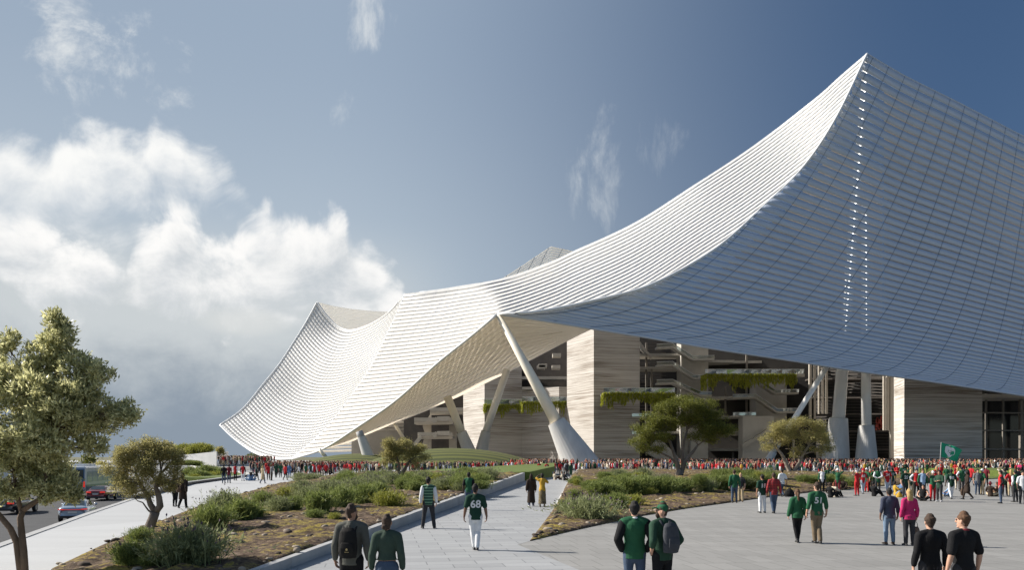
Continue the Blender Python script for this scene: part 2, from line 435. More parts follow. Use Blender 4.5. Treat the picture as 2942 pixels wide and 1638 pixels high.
def h_right(x,y):
    e=seg_dist(x,y,RB)
    return .03+np.maximum(0,.78*smooth(22,85,y))*smooth(0,14,e)
m,t_,b_=new_mat('bed_soil'); MATS['bed_soil']=m
tcn=t_.new('ShaderNodeTexCoord').outputs['Object']
n1=t_.noise(tcn,.5,5,.62); n2=t_.noise(tcn,4.5,6,.68); n3=t_.noise(tcn,16,4,.7)
soil=t_.ramp(n2,[(.3,(.030,.021,.015)),(.5,(.11,.076,.052)),(.7,(.27,.20,.15))])
moss=t_.ramp(n3,[(.3,(.13,.105,.022)),(.52,(.27,.21,.045)),(.75,(.44,.34,.11))])
mm=t_.math('ADD',t_.math('MULTIPLY',n1,.9),t_.math('MULTIPLY',t_.math('SUBTRACT',n2,.5),1.1))
f=t_.ramp(mm,[(.46,(0,0,0)),(.60,(1,1,1))])
t_.l.new(t_.mix(f,soil,moss),b_.inputs['Base Color']); b_.inputs['Roughness'].default_value=.95; b_.inputs['Specular IOR Level'].default_value=.15
t_.l.new(t_.bump(t_.math('ADD',n2,t_.math('MULTIPLY',n3,.6)),.9,.06),b_.inputs['Normal'])
def bed(name, poly, hf, seed):
    """height field clipped to the bed outline, finer near the eye"""
    P_=np.array(poly); bm=bmesh.new(); 
    me=bpy.data.meshes.new(name)
    vs=[bm.verts.new((x,y,0)) for x,y in poly]; f=bm.faces.new(vs)
    bmesh.ops.triangulate(bm,faces=[f])
    y0,y1=P_[:,1].min(),P_[:,1].max(); x0,x1=P_[:,0].min(),P_[:,0].max()
    y=y0
    cuts=[]
    while y<y1: cuts.append(y); y+=max(.16,.16*(y/20)**1.5)
    for c in cuts[1:]: bmesh.ops.bisect_plane(bm,geom=bm.verts[:]+bm.edges[:]+bm.faces[:],plane_co=(0,c,0),plane_no=(0,1,0))
    x=x0+.3
    while x<x1:
        bmesh.ops.bisect_plane(bm,geom=bm.verts[:]+bm.edges[:]+bm.faces[:],plane_co=(x,0,0),plane_no=(1,0,0)); x+=.3
    co_=np.array([v.co[:] for v in bm.verts]); X,Y=co_[:,0],co_[:,1]
    edge=seg_dist(X,Y,list(poly)+[poly[0]])
    rel=(fbm(X*.5,Y*.5,seed,3)-.45)*.24+(fbm(X*2.2,Y*2.2,seed+9,3)-.45)*.34
    rel=np.abs(rel)*1.0+rel*.3
    Z=hf(X,Y)+rel*smooth(0,.5,edge)+smooth(0,.12,edge)*.05
    for v,z in zip(bm.verts,Z): v.co.z=z
    # skirt
    be=[e for e in bm.edges if e.is_boundary]
    r=bmesh.ops.extrude_edge_only(bm,edges=be)
    for v in [g for g in r['geom'] if isinstance(g,bmesh.types.BMVert)]: v.co.z=-.03
    bmesh.ops.recalc_face_normals(bm,faces=bm.faces)
    bm.to_mesh(me); bm.free()
    me.materials.append(MATS['bed_soil']); me.polygons.foreach_set('use_smooth',[True]*len(me.polygons))
    o=link(name,me); tag(o,kind='structure'); return o
bed('planting_bed_left_ground',bed_left,h_left,3).name='left_bed_soil'
bed('planting_bed_right_ground',bed_right,h_right,5).name='right_bed_soil'
# stones and clods strewn over both beds
def stones(n=5200):
    V=[];Fs=[];MI=[]; base=MB().ball((0,0,0),1,nu=6,nv=4); bv=np.array(base.v); bf=[f for f in base.f]
    tri=[]
    for f in bf:
        tri += [(f[0],f[1],f[2])] + ([(f[0],f[2],f[3])] if len(f)==4 else [])
    tri=np.array(tri); r=np.random.default_rng(11)
    for poly,hf,share in ((bed_left,h_left,.5),(bed_right,h_right,.5)):
        P_=np.array(poly); k=0
        while k<n*share:
            y=P_[:,1].min()+(P_[:,1].max()-P_[:,1].min())*r.random()**2.0; x=r.uniform(P_[:,0].min(),P_[:,0].max())
            if not inside(np.array([x]),np.array([y]),poly)[0]: continue
            k+=1; s=.03+.16*r.random()**3.0
            sc=bv*np.array([1,r.uniform(.6,1.2),r.uniform(.35,.7)])*s*(1+.35*(r.random((len(bv),1))-.5))
            a=r.uniform(0,6.28); ca,sa=math.cos(a),math.sin(a)
            q=np.stack([sc[:,0]*ca-sc[:,1]*sa,sc[:,0]*sa+sc[:,1]*ca,sc[:,2]],1)
            z=float(hf(np.array([x]),np.array([y]))[0])+.06
            V.append(q+np.array([x,y,z])); Fs.append(tri+len(bv)*(len(V)-1)); MI.append(np.full(len(tri),int(r.random()<.42)))
    me=np_mesh('bed_stones',np.concatenate(V),np.concatenate(Fs),[pmat('dark_clod',(.07,.05,.036),.95,.5,3),pmat('pale_stone',(.30,.25,.19),.9,.35,3)],np.concatenate(MI))
    tag(link('bed_stones',me),kind='stuff')
stones()
# ------------------------------------------------------------------ retaining wall beside the path
w=MB(); ds=np.linspace(WALL_D0,WALL_D1,30)
for a,b in zip(ds[:-1],ds[1:]):
    xa,xb=wall_x(a),wall_x(b); a2=a+.012
    w.hexa([(xa-.34,a2,-.02),(xa,a2,-.02),(xb,b,-.02),(xb-.34,b,-.02)],[(xa-.34,a2,wall_h(a)),(xa,a2,wall_h(a)),(xb,b,wall_h(b)),(xb-.34,b,wall_h(b))])
tag(w.build('retaining_wall',M_conc),'long low concrete wall rising between the left planting bed and the path','retaining wall')
# the path strip
pp=[(wall_x(d),d) for d in (85.4,60,40,25,14,6,-5)]+[(6,-5),(4,8),(2.4,15),(PR[0][0]-.4,PR[0][1]-1.0)]+[PR[0],PR[1],PR[2],(9.0,110),(6,112)]
ground('path',pp,.004,M_path)
# pale kerb along the right bed, near the far end of the path
kk=MB(); kp=[PR[1],((PR[1][0]+PR[2][0])/2,(PR[1][1]+PR[2][1])/2),PR[2],(9.2,112)]
hh=[.06,.25,.5,.82]
for i in range(3):
    a,b=kp[i],kp[i+1]
    kk.hexa([(a[0]-.12,a[1],0),(a[0]+.12,a[1],0),(b[0]+.12,b[1],0),(b[0]-.12,b[1],0)],[(a[0]-.12,a[1],hh[i]),(a[0]+.12,a[1],hh[i]),(b[0]+.12,b[1],hh[i+1]),(b[0]-.12,b[1],hh[i+1])])
tag(kk.build('bed_kerb',M_whitewall),'slim pale kerb rising along the right planting bed beside the path','kerb')
# ------------------------------------------------------------------ lawns
m,t_,b_=new_mat('lawn'); MATS['lawn']=m
tcn=t_.new('ShaderNodeTexCoord').outputs['Object']
n1=t_.noise(tcn,.6,6,.65); n2=t_.noise(tcn,14,4,.7)
t_.l.new(t_.ramp(t_.math('ADD',t_.math('MULTIPLY',n1,.6),t_.math('MULTIPLY',n2,.4)),[(.3,(.055,.085,.012)),(.7,(.14,.18,.03))]),b_.inputs['Base Color'])
b_.inputs['Roughness'].default_value=.9; t_.l.new(t_.bump(n2,.8,.05),b_.inputs['Normal'])
M_lawn=m
def lawn(pts, z0, z1, name='lawn'):
    o=MB().prism(pts,z0,z1).build(name,M_lawn); return tag(o,kind='structure')
# flat lawn behind the left bed, rising to a sharp edge by the path
def hl(x,y): return .55+max(0,(x+6)/12)*.75
lawn([(-13.8,99),(wall_x(86)-.4,86.4),(1.9,86.3),(5.6,105),(6.4,122),(-14,122)],-.02,lambda x,y: .52 if x<1 else .95+.02*(y-86))
# right lawns with a raised near edge
lawn([(44,84),(50,88),(78,112),(60,128),(24,116)],-.02,lambda x,y:.10,'lawn')
lawn([(62,104),(68,88),(110,92),(112,128),(64,126)],-.02,lambda x,y:.62 if y<100 else .85,'lawn')
# left lawn beyond the pavement
lawn([(-34.5,96),(-37.2,113),(-45,131),(-51,131),(-46,112),(-41,99)],-1.2,lambda x,y:.06)
lawn([(-33,78),(-31.5,78.5),(-35.5,95.5),(-41,100),(-40,92)],-1.6,lambda x,y:-.5)
tag(MB().prism([(-190,330),(-150,216),(-66,216),(-60,232),(-60,330)],-.5,1.0).build('terrace',M_walk),kind='structure')
tag(MB().prism([(-2,520),(-2,152),(12,150),(400,150),(400,520)],-.3,.4).build('forecourt',M_plaza),kind='structure')
# striped grass mound under the roof
m,t_,b_=new_mat('mown_mound'); MATS['mown_mound']=m
tcn=t_.new('ShaderNodeTexCoord').outputs['Object']
sx_=t_.new('ShaderNodeSeparateXYZ'); t_.l.new(tcn,sx_.inputs[0])
wv=t_.math('SINE',t_.math('MULTIPLY',t_.math('ADD',sx_.outputs[1],t_.math('MULTIPLY',sx_.outputs[0],-.10)),2.2))
n1=t_.noise(tcn,.8,5,.6)
c=t_.mix(t_.math('MULTIPLY_ADD',wv,.5,.5),(.022,.032,.006,1),(.115,.125,.022,1))
t_.l.new(t_.mix(t_.math('MULTIPLY',n1,.35),c,(.09,.105,.018,1)),b_.inputs['Base Color']); b_.inputs['Roughness'].default_value=.95
def mound(cx,cy,rx,ry,h,nx=70,ny=40):
    V=[];Q=[]
    for j in range(ny+1):
        for i in range(nx+1):
            u=i/nx*2-1; v=j/ny*2-1; r=u*u+v*v
            V.append((cx+rx*u,cy+ry*v,-.1+h*max(0,1-r)**.75 if r<1 else -.1))
    for j in range(ny):
        for i in range(nx): a=j*(nx+1)+i; Q.append((a,a+1,a+nx+2,a+nx+1))
    return tag(link('grass_mound',np_mesh('grass_mound',V,Q,[MATS['mown_mound']],smooth=True)),kind='structure')
mound(-13.5,178,21,22,4.6)
mound(-40,210,16,18,3.5)
# ================================================================== the stadium: ONE thing with many parts
stadium=empty('stadium',(20,250,0)); tag(stadium,'huge stadium under a white tent-like slatted roof with stone walls and leaning columns','stadium')
ST=Matrix.Translation((-20,-250,0))
def part(mb,name,mats,parent=stadium,smooth=False,bevel=0):
    if parent is stadium: mb.v=[(x-20,y-250,z) for x,y,z in mb.v]
    else: mb.v=[(x-20,y-250,z) for x,y,z in mb.v]
    return mb.build(name,mats,parent,smooth,bevel)
# ---- materials
def slatmat(name, col, rough, spec, var):
    m,t,b=new_mat(name); g=t.new('ShaderNodeNewGeometry')
    f=t.math('MULTIPLY_ADD',g.outputs['Random Per Island'],var,1-var/2)
    t.l.new(t.mix(1.0,C4(col),f,'MULTIPLY'),b.inputs['Base Color'])
    b.inputs['Roughness'].default_value=rough; b.inputs['Specular IOR Level'].default_value=spec
    if 'membrane' in name:
        tr=t.new('ShaderNodeBsdfTranslucent'); tr.inputs['Color'].default_value=(.95,.92,.86,1)
        mx=t.new('ShaderNodeMixShader'); mx.inputs[0].default_value=.48
        t.l.new(b.outputs[0],mx.inputs[1]); t.l.new(tr.outputs[0],mx.inputs[2]); t.l.new(mx.outputs[0],t.n['Material Output'].inputs['Surface'])
    MATS[name]=m; return m
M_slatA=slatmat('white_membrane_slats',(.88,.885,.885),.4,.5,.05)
M_slat=slatmat('shade_blue_slats',(.48,.53,.61),.38,.5,.07)  # white slats of the shaded sail, blue shade put into the base colour
M_cable=pmat('dark_cable',(.075,.115,.185),.5,.1)
M_liningA=pmat('pale_lining',(.66,.60,.52),.8,.1,.3)
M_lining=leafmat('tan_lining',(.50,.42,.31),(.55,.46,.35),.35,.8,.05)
M_soffit=leafmat('beige_soffit',(.92,.87,.79),(.95,.90,.82),.72,.6,.02)
M_sun_dash=pmat('sun_dash_white',(.85,.82,.76),.5,.03)
def tps(pts):
    p=np.array(pts,float); X=p[:,:2]/1000; w=1000/p[:,2]; n=len(p)
    def U(a,b):
        r2=((a[:,None,:]-b[None,:,:])**2).sum(-1); return .5*r2*np.log(r2+1e-12)
    A=np.zeros((n+3,n+3)); A[:n,:n]=U(X,X)+np.eye(n)*1e-4; A[:n,n]=1; A[:n,n+1:]=X; A[n,:n]=1; A[n+1:,:n]=X.T
    s=np.linalg.solve(A,np.concatenate([w,np.zeros(3)]))
    def f(x,y):
        q=np.stack([np.ravel(x),np.ravel(y)],1)/1000
        return (1000/(U(q,X)@s[:n]+s[n]+q@s[n+1:])).reshape(np.shape(x))
    return f
def lift(x,y,d): return np.stack([(x-CX)/F*d, d, CH+(HY-y)/F*d],-1)
def pl_(pts):                                     # polyline x->y
    p=np.array(pts,float); p=p[np.argsort(p[:,0])]; return lambda x: np.interp(x,p[:,0],p[:,1])
def spl(pts,n=200):
    """Catmull-Rom through points"""
    p=np.array(pts,float); p=np.vstack([2*p[0]-p[1],p,2*p[-1]-p[-2]]); out=[]
    m=len(p)-3
    for i in range(m):
        a,b,c,d=p[i:i+4]; tt=np.linspace(0,1,max(2,n//m),endpoint=(i==m-1))[:,None]
        out.append(.5*((2*b)+(-a+c)*tt+(2*a-5*b+4*c-d)*tt**2+(-a+3*b-3*c+d)*tt**3))
    return np.concatenate(out)
class Strips:
    def __init__(s): s.V=[]; s.F=[]; s.n=0
    def quad_strip(s, A, B, thick=.12):
        """A,B (k,3): upper and lower edge of one slat -> thin solid"""
        k=len(A)
        if k<2: return
        nrm=np.cross(B-A, np.gradient(A,axis=0)); nrm/=np.linalg.norm(nrm,axis=1,keepdims=True)+1e-9
        A2=A+nrm*thick; B2=B+nrm*thick
        s.V += [A,B,A2,B2]; b=s.n; i=np.arange(k-1)
        q=lambda a,c:(np.stack([b+a*k+i,b+a*k+i+1,b+c*k+i+1,b+c*k+i],1))
        s.F += [q(0,1),q(3,2),q(2,0),q(1,3)]; s.n+=4*k
    def build(s,name,mat,parent):
        V=np.concatenate(s.V)-np.array([20,250,0]); return link(name,np_mesh(name,V,np.concatenate(s.F),[mat]),parent)
def cable(S, pts3, w=.16, off=.25):
    p=np.array(pts3); t=np.gradient(p,axis=0); view=p-np.array([0,0,CH]); n=np.cross(t,view); n/=np.linalg.norm(n,axis=1,keepdims=True)+1e-9
    vd=view/np.linalg.norm(view,axis=1,keepdims=True)
    p=p-vd*off
    S.quad_strip(p-n*w/2,p+n*w/2,.06)
# ---------------------------------------------------------------- sail A: the long sunlit flank
sil=spl([(1163,845),(1240,836),(1313,825),(1450,800),(1582,754),(1656,720),(1827,640),(1998,531),(2170,417),(2341,285),(2420,215),(2491,154)])
crease=spl([(1163,845),(1125,937),(1062,1062),(982,1176),(914,1256),(839,1319)])
edgeGC=spl([(839,1319),(930,1290),(1028,1228),(1142,1148),(1256,1045),(1348,971),(1430,902)])
edgeCP=spl([(1430,902),(1542,896),(1713,862),(1873,817),(2056,714),(2204,582),(2307,480),(2399,343),(2491,154)])
fs_=pl_(sil); fc_=pl_(crease); fg_=pl_(edgeGC); fe_=pl_(edgeCP)
def top_a(x): return np.where(x<1163,fc_(x),fs_(x))
def bot_a(x): return np.where(x<1430,fg_(x),fe_(x))
def sil_ext(x): return np.where(x<1163,845+(1163-x)*.10,fs_(x))
D_A=tps([(839,1319,235),(1430,902,170),(2491,154,215),(1163,845,245),(1135,1148,199),(1062,1062,240),(1656,720,233),(1998,531,226),(2341,285,219),(1713,862,174),(2056,714,190),(2307,480,206),(1350,930,188),(1450,800,240)])
pitch=10.7; S=Strips(); xs_all=np.arange(839,2492,3.0)
for k in range(62):
    x=xs_all; y0=sil_ext(x)+k*pitch; y1=y0+pitch*.80
    lo=np.maximum(y0,top_a(x)); hi=np.minimum(y1,bot_a(x)); ok=(hi-lo)>.35
    idx=np.where(ok)[0]
    if len(idx)<2: continue
    for g in np.split(idx,np.where(np.diff(idx)>1)[0]+1):
        if len(g)<2: continue
        xx=x[g]; S.quad_strip(lift(xx,lo[g],D_A(xx,lo[g])),lift(xx,hi[g],D_A(xx,hi[g])),.14)
sailA=S.build('roof_sail',M_slatA,stadium)
M_added_infill=leafmat('added_grey_infill',(.50,.465,.41),(.56,.52,.465),.72,.8,.05)
SI=Strips(); xi=np.arange(839,1640,6.0)  # strips added behind the gaps to soften sun stripes on the soffit
for k in range(62):
    y0=sil_ext(xi)+(k+.80)*pitch; y1=sil_ext(xi)+(k+1.04)*pitch
    lo=np.maximum(y0,top_a(xi)); hi=np.minimum(y1,bot_a(xi)-1); g=np.where((hi-lo)>.35)[0]
    if len(g)<3: continue
    g=g[:np.where(np.diff(g)>1)[0][0]+1] if (np.diff(g)>1).any() else g
    if len(g)>2: SI.quad_strip(lift(xi[g],lo[g],D_A(xi[g],lo[g])+.5),lift(xi[g],hi[g],D_A(xi[g],hi[g])+.5),.05)
SI.build('added_gap_infill',M_added_infill,sailA)
S=Strips(); x0=1163+31
xt=x0; step=31.0
starts=[]
while xt<2480: starts.append(xt); xt+=step+ (xt-1163)*.0072
extra=[]
for xt in starts:
    ys=np.linspace(0,520,120); yy=float(fs_(xt))+ys; xx=xt-ys*.56
    ok=(yy>=top_a(xx)-.5)&(yy<=bot_a(xx)); idx=np.where(ok)[0]
    if len(idx)<3: continue
    g=idx[:np.where(np.diff(idx)>1)[0][0]+1] if (np.diff(idx)>1).any() else idx
    cable(S,lift(xx[g],yy[g],D_A(xx[g],yy[g])),.15)
S.build('roof_cables',M_cable,sailA)
def sheet(name, xf, yt, yb, x0, x1, D, back, mat, parent, nx=80, ny=24):
    """lining membrane behind a sail, pushed `back` metres away from the eye"""
    U=np.linspace(x0,x1,nx); V=[]
    for u in U:
        a,b=float(yt(u)),float(yb(u)); yy=np.linspace(a,b,ny); V.append(lift(np.full(ny,u),yy,D(np.full(ny,u),yy)+back))
    V=np.array(V).reshape(-1,3)-np.array([20,250,0]); Q=[]
    for i in range(nx-1):
        for j in range(ny-1): a=i*ny+j; Q.append((a,a+ny,a+ny+1,a+1))
    return link(name,np_mesh(name,V,Q,[mat],smooth=True),parent)
# ---------------------------------------------------------------- sail B: the shaded facade sail facing the viewer
topB=spl([(2491,154),(2600,218),(2742,289),(2850,345),(2942,392),(3060,445),(3200,500)])
ft_=pl_(topB); 
def yt_B(x): return np.where(x<2491,154-(2491-x)*.60,ft_(x))
bB=pl_(spl([(1430,902),(1560,921),(1702,944),(1850,968),(2056,1003),(2300,1040),(2444,1063),(2700,1100),(2942,1137),(3200,1178)]))
D_B=tps([(1430,902,170),(1542,896,171.5),(1713,862,174.5),(1873,817,179.5),(2056,714,190),(2307,480,206),(2491,154,215),(2700,1100,190),(2000,994,177),(2942,1137,195),(3200,1178,203),(2942,392,213),(3200,500,217),
         (2500,1020,189.5),(2500,950,194),(2500,750,202),(2500,500,209),(2942,950,202),(2942,650,209),(2100,900,182),(1800,925,176)])
NB_,EX=50,1.6
def row_y(x,v): return yt_B(x)+(bB(x)-yt_B(x))*(1-(1-v)**EX)
S=Strips(); xs=np.arange(1430,3201,9.0)
for k in range(NB_):
    v0=k/NB_; fq=min(1,max(0,(k/NB_-.62)/.3)); v1=(k+.86+.13*fq*fq*(3-2*fq))/NB_
    if k==NB_-1: v1=1.0
    y0=row_y(xs,v0); y1=row_y(xs,v1); lim=np.where(xs<2491,fe_(xs),-1e9)
    lo=np.maximum(y0,lim); hi=np.minimum(y1,bB(xs)); ok=(hi-lo)>.3; g=np.where(ok)[0]
    if len(g)<2: continue
    S.quad_strip(lift(xs[g],lo[g],D_B(xs[g],lo[g])),lift(xs[g],hi[g],D_B(xs[g],hi[g])),.14)
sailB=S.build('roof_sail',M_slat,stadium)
S=Strips()
for xb in [1470,1575,1683,1790,1901,2006,2108,2211,2309,2406,2499,2589,2677,2767,2855,2943,3030,3115]:
    xt=2687+(xb-2108)*40/95; ta=np.linspace(0,1,90)
    xx=xb+(xt-xb)*ta**.42; yy=bB(xb)+(float(yt_B(np.array(xt)))-bB(xb))*ta
    ok=np.where(xx<2491,yy>=fe_(xx),yy>=yt_B(xx)-.5); g=np.where(ok)[0]
    if len(g)<3: continue
    g=g[:np.where(np.diff(g)>1)[0][0]+1] if (np.diff(g)>1).any() else g
    cable(S,lift(xx[g],yy[g],D_B(xx[g],yy[g])),.095)
S.build('roof_cables',M_cable,sailB)
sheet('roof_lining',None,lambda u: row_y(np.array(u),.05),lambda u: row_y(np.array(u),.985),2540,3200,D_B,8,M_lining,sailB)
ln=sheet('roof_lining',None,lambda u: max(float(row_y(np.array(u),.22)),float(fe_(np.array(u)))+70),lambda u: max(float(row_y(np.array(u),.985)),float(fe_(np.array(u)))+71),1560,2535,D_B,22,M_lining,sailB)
# ---------------------------------------------------------------- sail C: the far left saddle
cT=spl([(1163,845),(1128,887),(1094,915),(1050,938),(1005,949),(970,937),(936,903),(911,868)],80)
cB=spl([(839,1319),(790,1319),(731,1301),(674,1262),(632,1222)],80)
cR=crease; cL=spl([(911,868),(880,925),(845,982),(800,1050),(754,1107),(697,1176),(632,1222)],80)
def rs(c,n):
    d=np.r_[0,np.cumsum(np.hypot(*np.diff(c,axis=0).T))]; q=np.linspace(0,d[-1],n)
    return np.stack([np.interp(q,d,c[:,0]),np.interp(q,d,c[:,1])],1)
D_C=tps([(1163,845,245),(1062,1062,240),(839,1319,235),(911,868,285),(632,1222,262),(760,1100,274),(1005,949,277),(900,1150,262),(740,1302,248),(930,1020,272)])
nu,nv=60,47*10
u=np.linspace(0,1,nu); v=np.linspace(0,1,nv)
Tc,Bc,Rc,Lc=rs(cT,nu),rs(cB,nu),rs(cR,nv),rs(cL,nv)
def coons(uu,vv):
    T=np.stack([np.interp(uu,u,Tc[:,i]) for i in (0,1)],-1); Bq=np.stack([np.interp(uu,u,Bc[:,i]) for i in (0,1)],-1)
    Rr=np.stack([np.interp(vv,v,Rc[:,i]) for i in (0,1)],-1); Ll=np.stack([np.interp(vv,v,Lc[:,i]) for i in (0,1)],-1)
    U=uu[...,None]; Vv=vv[...,None]
    return (1-Vv)*T+Vv*Bq+(1-U)*Rr+U*Ll-((1-U)*(1-Vv)*Tc[0]+U*(1-Vv)*Tc[-1]+(1-U)*Vv*Bc[0]+U*Vv*Bc[-1])
S=Strips(); NR=46
for k in range(NR):
    a=coons(u,np.full(nu,k/NR)); b=coons(u,np.full(nu,(k+.86)/NR)); S.quad_strip(lift(a[:,0],a[:,1],D_C(a[:,0],a[:,1])),lift(b[:,0],b[:,1],D_C(b[:,0],b[:,1])),.14)
sailC=S.build('roof_sail',M_slatA,stadium)
SI=Strips()
for k in range(NR):
    a=coons(u,np.full(nu,(k+.84)/NR)); b=coons(u,np.full(nu,min(1,(k+1.04)/NR))); SI.quad_strip(lift(a[:,0],a[:,1],D_C(a[:,0],a[:,1])+.5),lift(b[:,0],b[:,1],D_C(b[:,0],b[:,1])+.5),.05)
SI.build('added_gap_infill',leafmat('added_pale_infill',(.60,.585,.56),(.66,.64,.61),.5,.8,.05),sailC)
S=Strips()
for j in range(1,30):
    c=coons(np.full(80,j/30),np.linspace(0,1,80)); cable(S,lift(c[:,0],c[:,1],D_C(c[:,0],c[:,1])),.13,.03)
S.build('roof_cables',pmat('grey_cable',(.72,.72,.71),.5,.1),sailC)
# edge beams: slim pale trims closing the sails
def edge_beam(pts2, D, w, mat, parent, n=90):
    q=rs(np.array(pts2,float),n); p=lift(q[:,0],q[:,1],D(q[:,0],q[:,1]))
    m_=MB().tube([Vector(v) for v in p],[w]*n,n=6); part(m_,'edge_beam',mat,parent,smooth=True)
M_trim=pmat('white_trim',(.78,.775,.76),.4,.03)
edge_beam(edgeCP,D_A,.32,M_trim,sailA); edge_beam(edgeGC,D_A,.32,M_trim,sailA); edge_beam(crease,D_A,.28,M_trim,sailA); edge_beam(sil[10:],D_A,.22,M_trim,sailA)
edge_beam(cL,D_C,.3,M_trim,sailC); edge_beam(cB,D_C,.3,M_trim,sailC); edge_beam(cT[6:],D_C,.25,M_trim,sailC)
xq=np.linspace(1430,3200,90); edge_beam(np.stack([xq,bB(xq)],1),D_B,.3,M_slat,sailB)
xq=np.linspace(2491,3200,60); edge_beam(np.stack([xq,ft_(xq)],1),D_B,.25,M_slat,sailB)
# ---------------------------------------------------------------- rear sails seen over the top
def simple_sail(yt, yb, x0, x1, D, rows, slope, ncab, fill=.66):
    S=Strips(); x=np.linspace(x0,x1,50); hmax=max(yb(x)-yt(x))
    for k in range(rows):
        a=yt(x)+ (k/rows)*hmax*np.ones_like(x); b=a+hmax/rows*fill
        a=np.minimum(a,yb(x)); b=np.minimum(b,yb(x)); g=np.where(b-a>.3)[0]
        if len(g)>2: S.quad_strip(lift(x[g],a[g],D(x[g],a[g])),lift(x[g],b[g],D(x[g],b[g])),.2)
    o=S.build('roof_sail',M_slatA,stadium); S=Strips()
    for j in range(ncab):
        xt=x0+(x1-x0)*(j+.6)/ncab; q=np.linspace(0,hmax,30); xx=xt-q*slope; yy=float(yt(xt))+q
        g=np.where((xx>x0)&(xx<x1)&(yy<yb(xx))&(yy>=yt(xx)-1))[0]
        if len(g)>2: cable(S,lift(xx[g],yy[g],D(xx[g],yy[g])),.2)
    if ncab: S.build('roof_cables',M_cable,o)
    return o
ap=pl_([(1430,808),(1470,783),(1520,750),(1582,708),(1620,716),(1660,725),(1700,735)])
simple_sail(ap,pl_([(1430,812),(1500,790),(1582,765),(1700,712)]),1432,1672,lambda x,y: 440+0*x+ (x-1582)*.08,8,.5,6,.74)
apc=pl_([(911,868),(960,880),(1010,888),(1060,893),(1110,896),(1160,897)])
simple_sail(apc,pl_([(911,872),(936,906),(970,940),(1005,952),(1050,942),(1094,920),(1130,898)]),911,1135,lambda x,y: 425+(x-911)*.1+(y-868)*.1,16,.7,0,.80)
# ---------------------------------------------------------------- soffit (underside of the flank)
inner=spl([(839,1321),(940,1288),(1004,1271),(1049,1251),(1135,1216),(1184,1197),(1243,1173),(1281,1156),(1331,1134),(1392,1103),(1464,1068),(1520,1038),(1629,980),(1706,942)],140)
outer=np.concatenate([rs(edgeGC,70),rs(np.array([(1430,902),(1560,921),(1706,944)],float),26)[1:]])
Na=len(outer); inn=rs(inner,Na)
D_out=np.concatenate([D_A(rs(edgeGC,70)[:,0],rs(edgeGC,70)[:,1]),np.full(25,0)+D_B(outer[70:,0],outer[70:,1])])
D_in=np.interp(np.linspace(0,1,Na),[0,.35,.65,1],[235,240,236,226])
NS=13; V=[]
for j in range(NS+1):
    w_=j/NS; q=outer*(1-w_)+inn*w_; d=1/((1-w_)/D_out+w_/D_in)+.15; V.append(lift(q[:,0],q[:,1],d))
V=np.array(V); base_V=V
so_=Strips(); sl_=MB()
for j in range(NS):
    A=V[j]+(V[j+1]-V[j])*.0; B=V[j]+(V[j+1]-V[j])*.965
    so_.quad_strip(A,B,.1)
soff=so_.build('soffit',M_soffit,stadium)
V3=V-np.array([20,250,0])
up=np.array([0,-.14,-.14]); q_=0
for j in range(1,NS-1):
    for i in range(3+(j%2)*3,Na-5,6):
        a=V3[j+1,i]*.9+V3[j,i]*.1; b=V3[j,i+2]*.75+V3[j+1,i+2]*.25; wv_=(V3[j,i+1]-V3[j,i])*.10; q_+=1
        if q_>96: break
        MB().add([a+up,a+wv_+up,b+wv_+up,b+up],[(0,1,2,3)]).build('painted_sun_dash',M_sun_dash,soff)  # pale strips painted in for sunlight coming through the soffit
# underside of the far sail, glimpsed low on the left
S=Strips()
for k in range(13):
    y0=1180+k*9.6
    x=np.linspace(905,1300,30); a=np.full_like(x,y0)-(x-905)*.03; b=a+6.6
    S.quad_strip(lift(x,a,305-(1300-x)*.0+ (y0-1180)*.15),lift(x,b,305+(y0-1180)*.15+0*x),.2)
S.build('inner_sail',M_soffit,stadium)
S=MB(); q=[P(1010,1200,312),P(1310,1160,312),P(1310,1310,318),P(1010,1316,318)]
S.add(q,[(0,1,2,3)]); part(S,'inner_sail_backing',pmat('inner_beige',(.36,.32,.27),.8,.1,.3))
# ================================================================== stadium building under the roof
def stonemat(name, c0, c1, c2, rz=0):
    m,t,b=new_mat(name)
    tc=t.new('ShaderNodeTexCoord').outputs['Object']
    n=t.noise(t.mapping(tc,scale=(.022,.022,1.3)),1.0,8,.62,.08)
    n2=t.noise(t.mapping(tc,scale=(.045,.045,4.2)),1.0,7,.66,.1)
    n3=t.noise(t.mapping(tc,scale=(.03,.03,.16)),1.0,4,.55)
    base=t.ramp(n2,[(.30,c0),(.48,c1),(.62,c2),(.8,tuple(v*1.12 for v in c2))])
    vein=t.ramp(n,[(.43,(1,1,1)),(.485,(.42,.38,.34)),(.515,(.52,.47,.42)),(.57,(1,1,1))])
    f=t.ramp(n3,[(.40,(.25,.25,.25)),(.62,(1,1,1))])
    c=t.mix(f,base,t.mix(1.0,base,vein,'MULTIPLY')); t.l.new(c,b.inputs['Base Color'])
    b.inputs['Roughness'].default_value=.85; t.l.new(t.bump(n2,.5,.25),b.inputs['Normal']); MATS[name]=m; return m
M_stone=stonemat('strata_stone',(.40,.37,.335),(.485,.455,.42),(.555,.53,.495))
M_stone2=stonemat('grey_strata',(.46,.43,.39),(.545,.515,.475),(.60,.575,.54))
M_slab=pmat('slab_concrete',(.43,.405,.36),.75,.1,.5,.1)
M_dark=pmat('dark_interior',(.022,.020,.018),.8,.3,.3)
M_brown=pmat('brown_louvre',(.060,.050,.042),.7,.3,.3)
M_brown2=pmat('grey_post',(.20,.18,.155),.7,.1,.4)
M_beam=pmat('warm_concrete',(.46,.42,.36),.75,.1,.4,.1)
M_glass=glassmat('balustrade_glass',(.82,.88,.90),.42)
M_dglass=pmat('dark_glazing',(.018,.019,.021),.12,.3,.2,spec=.6)
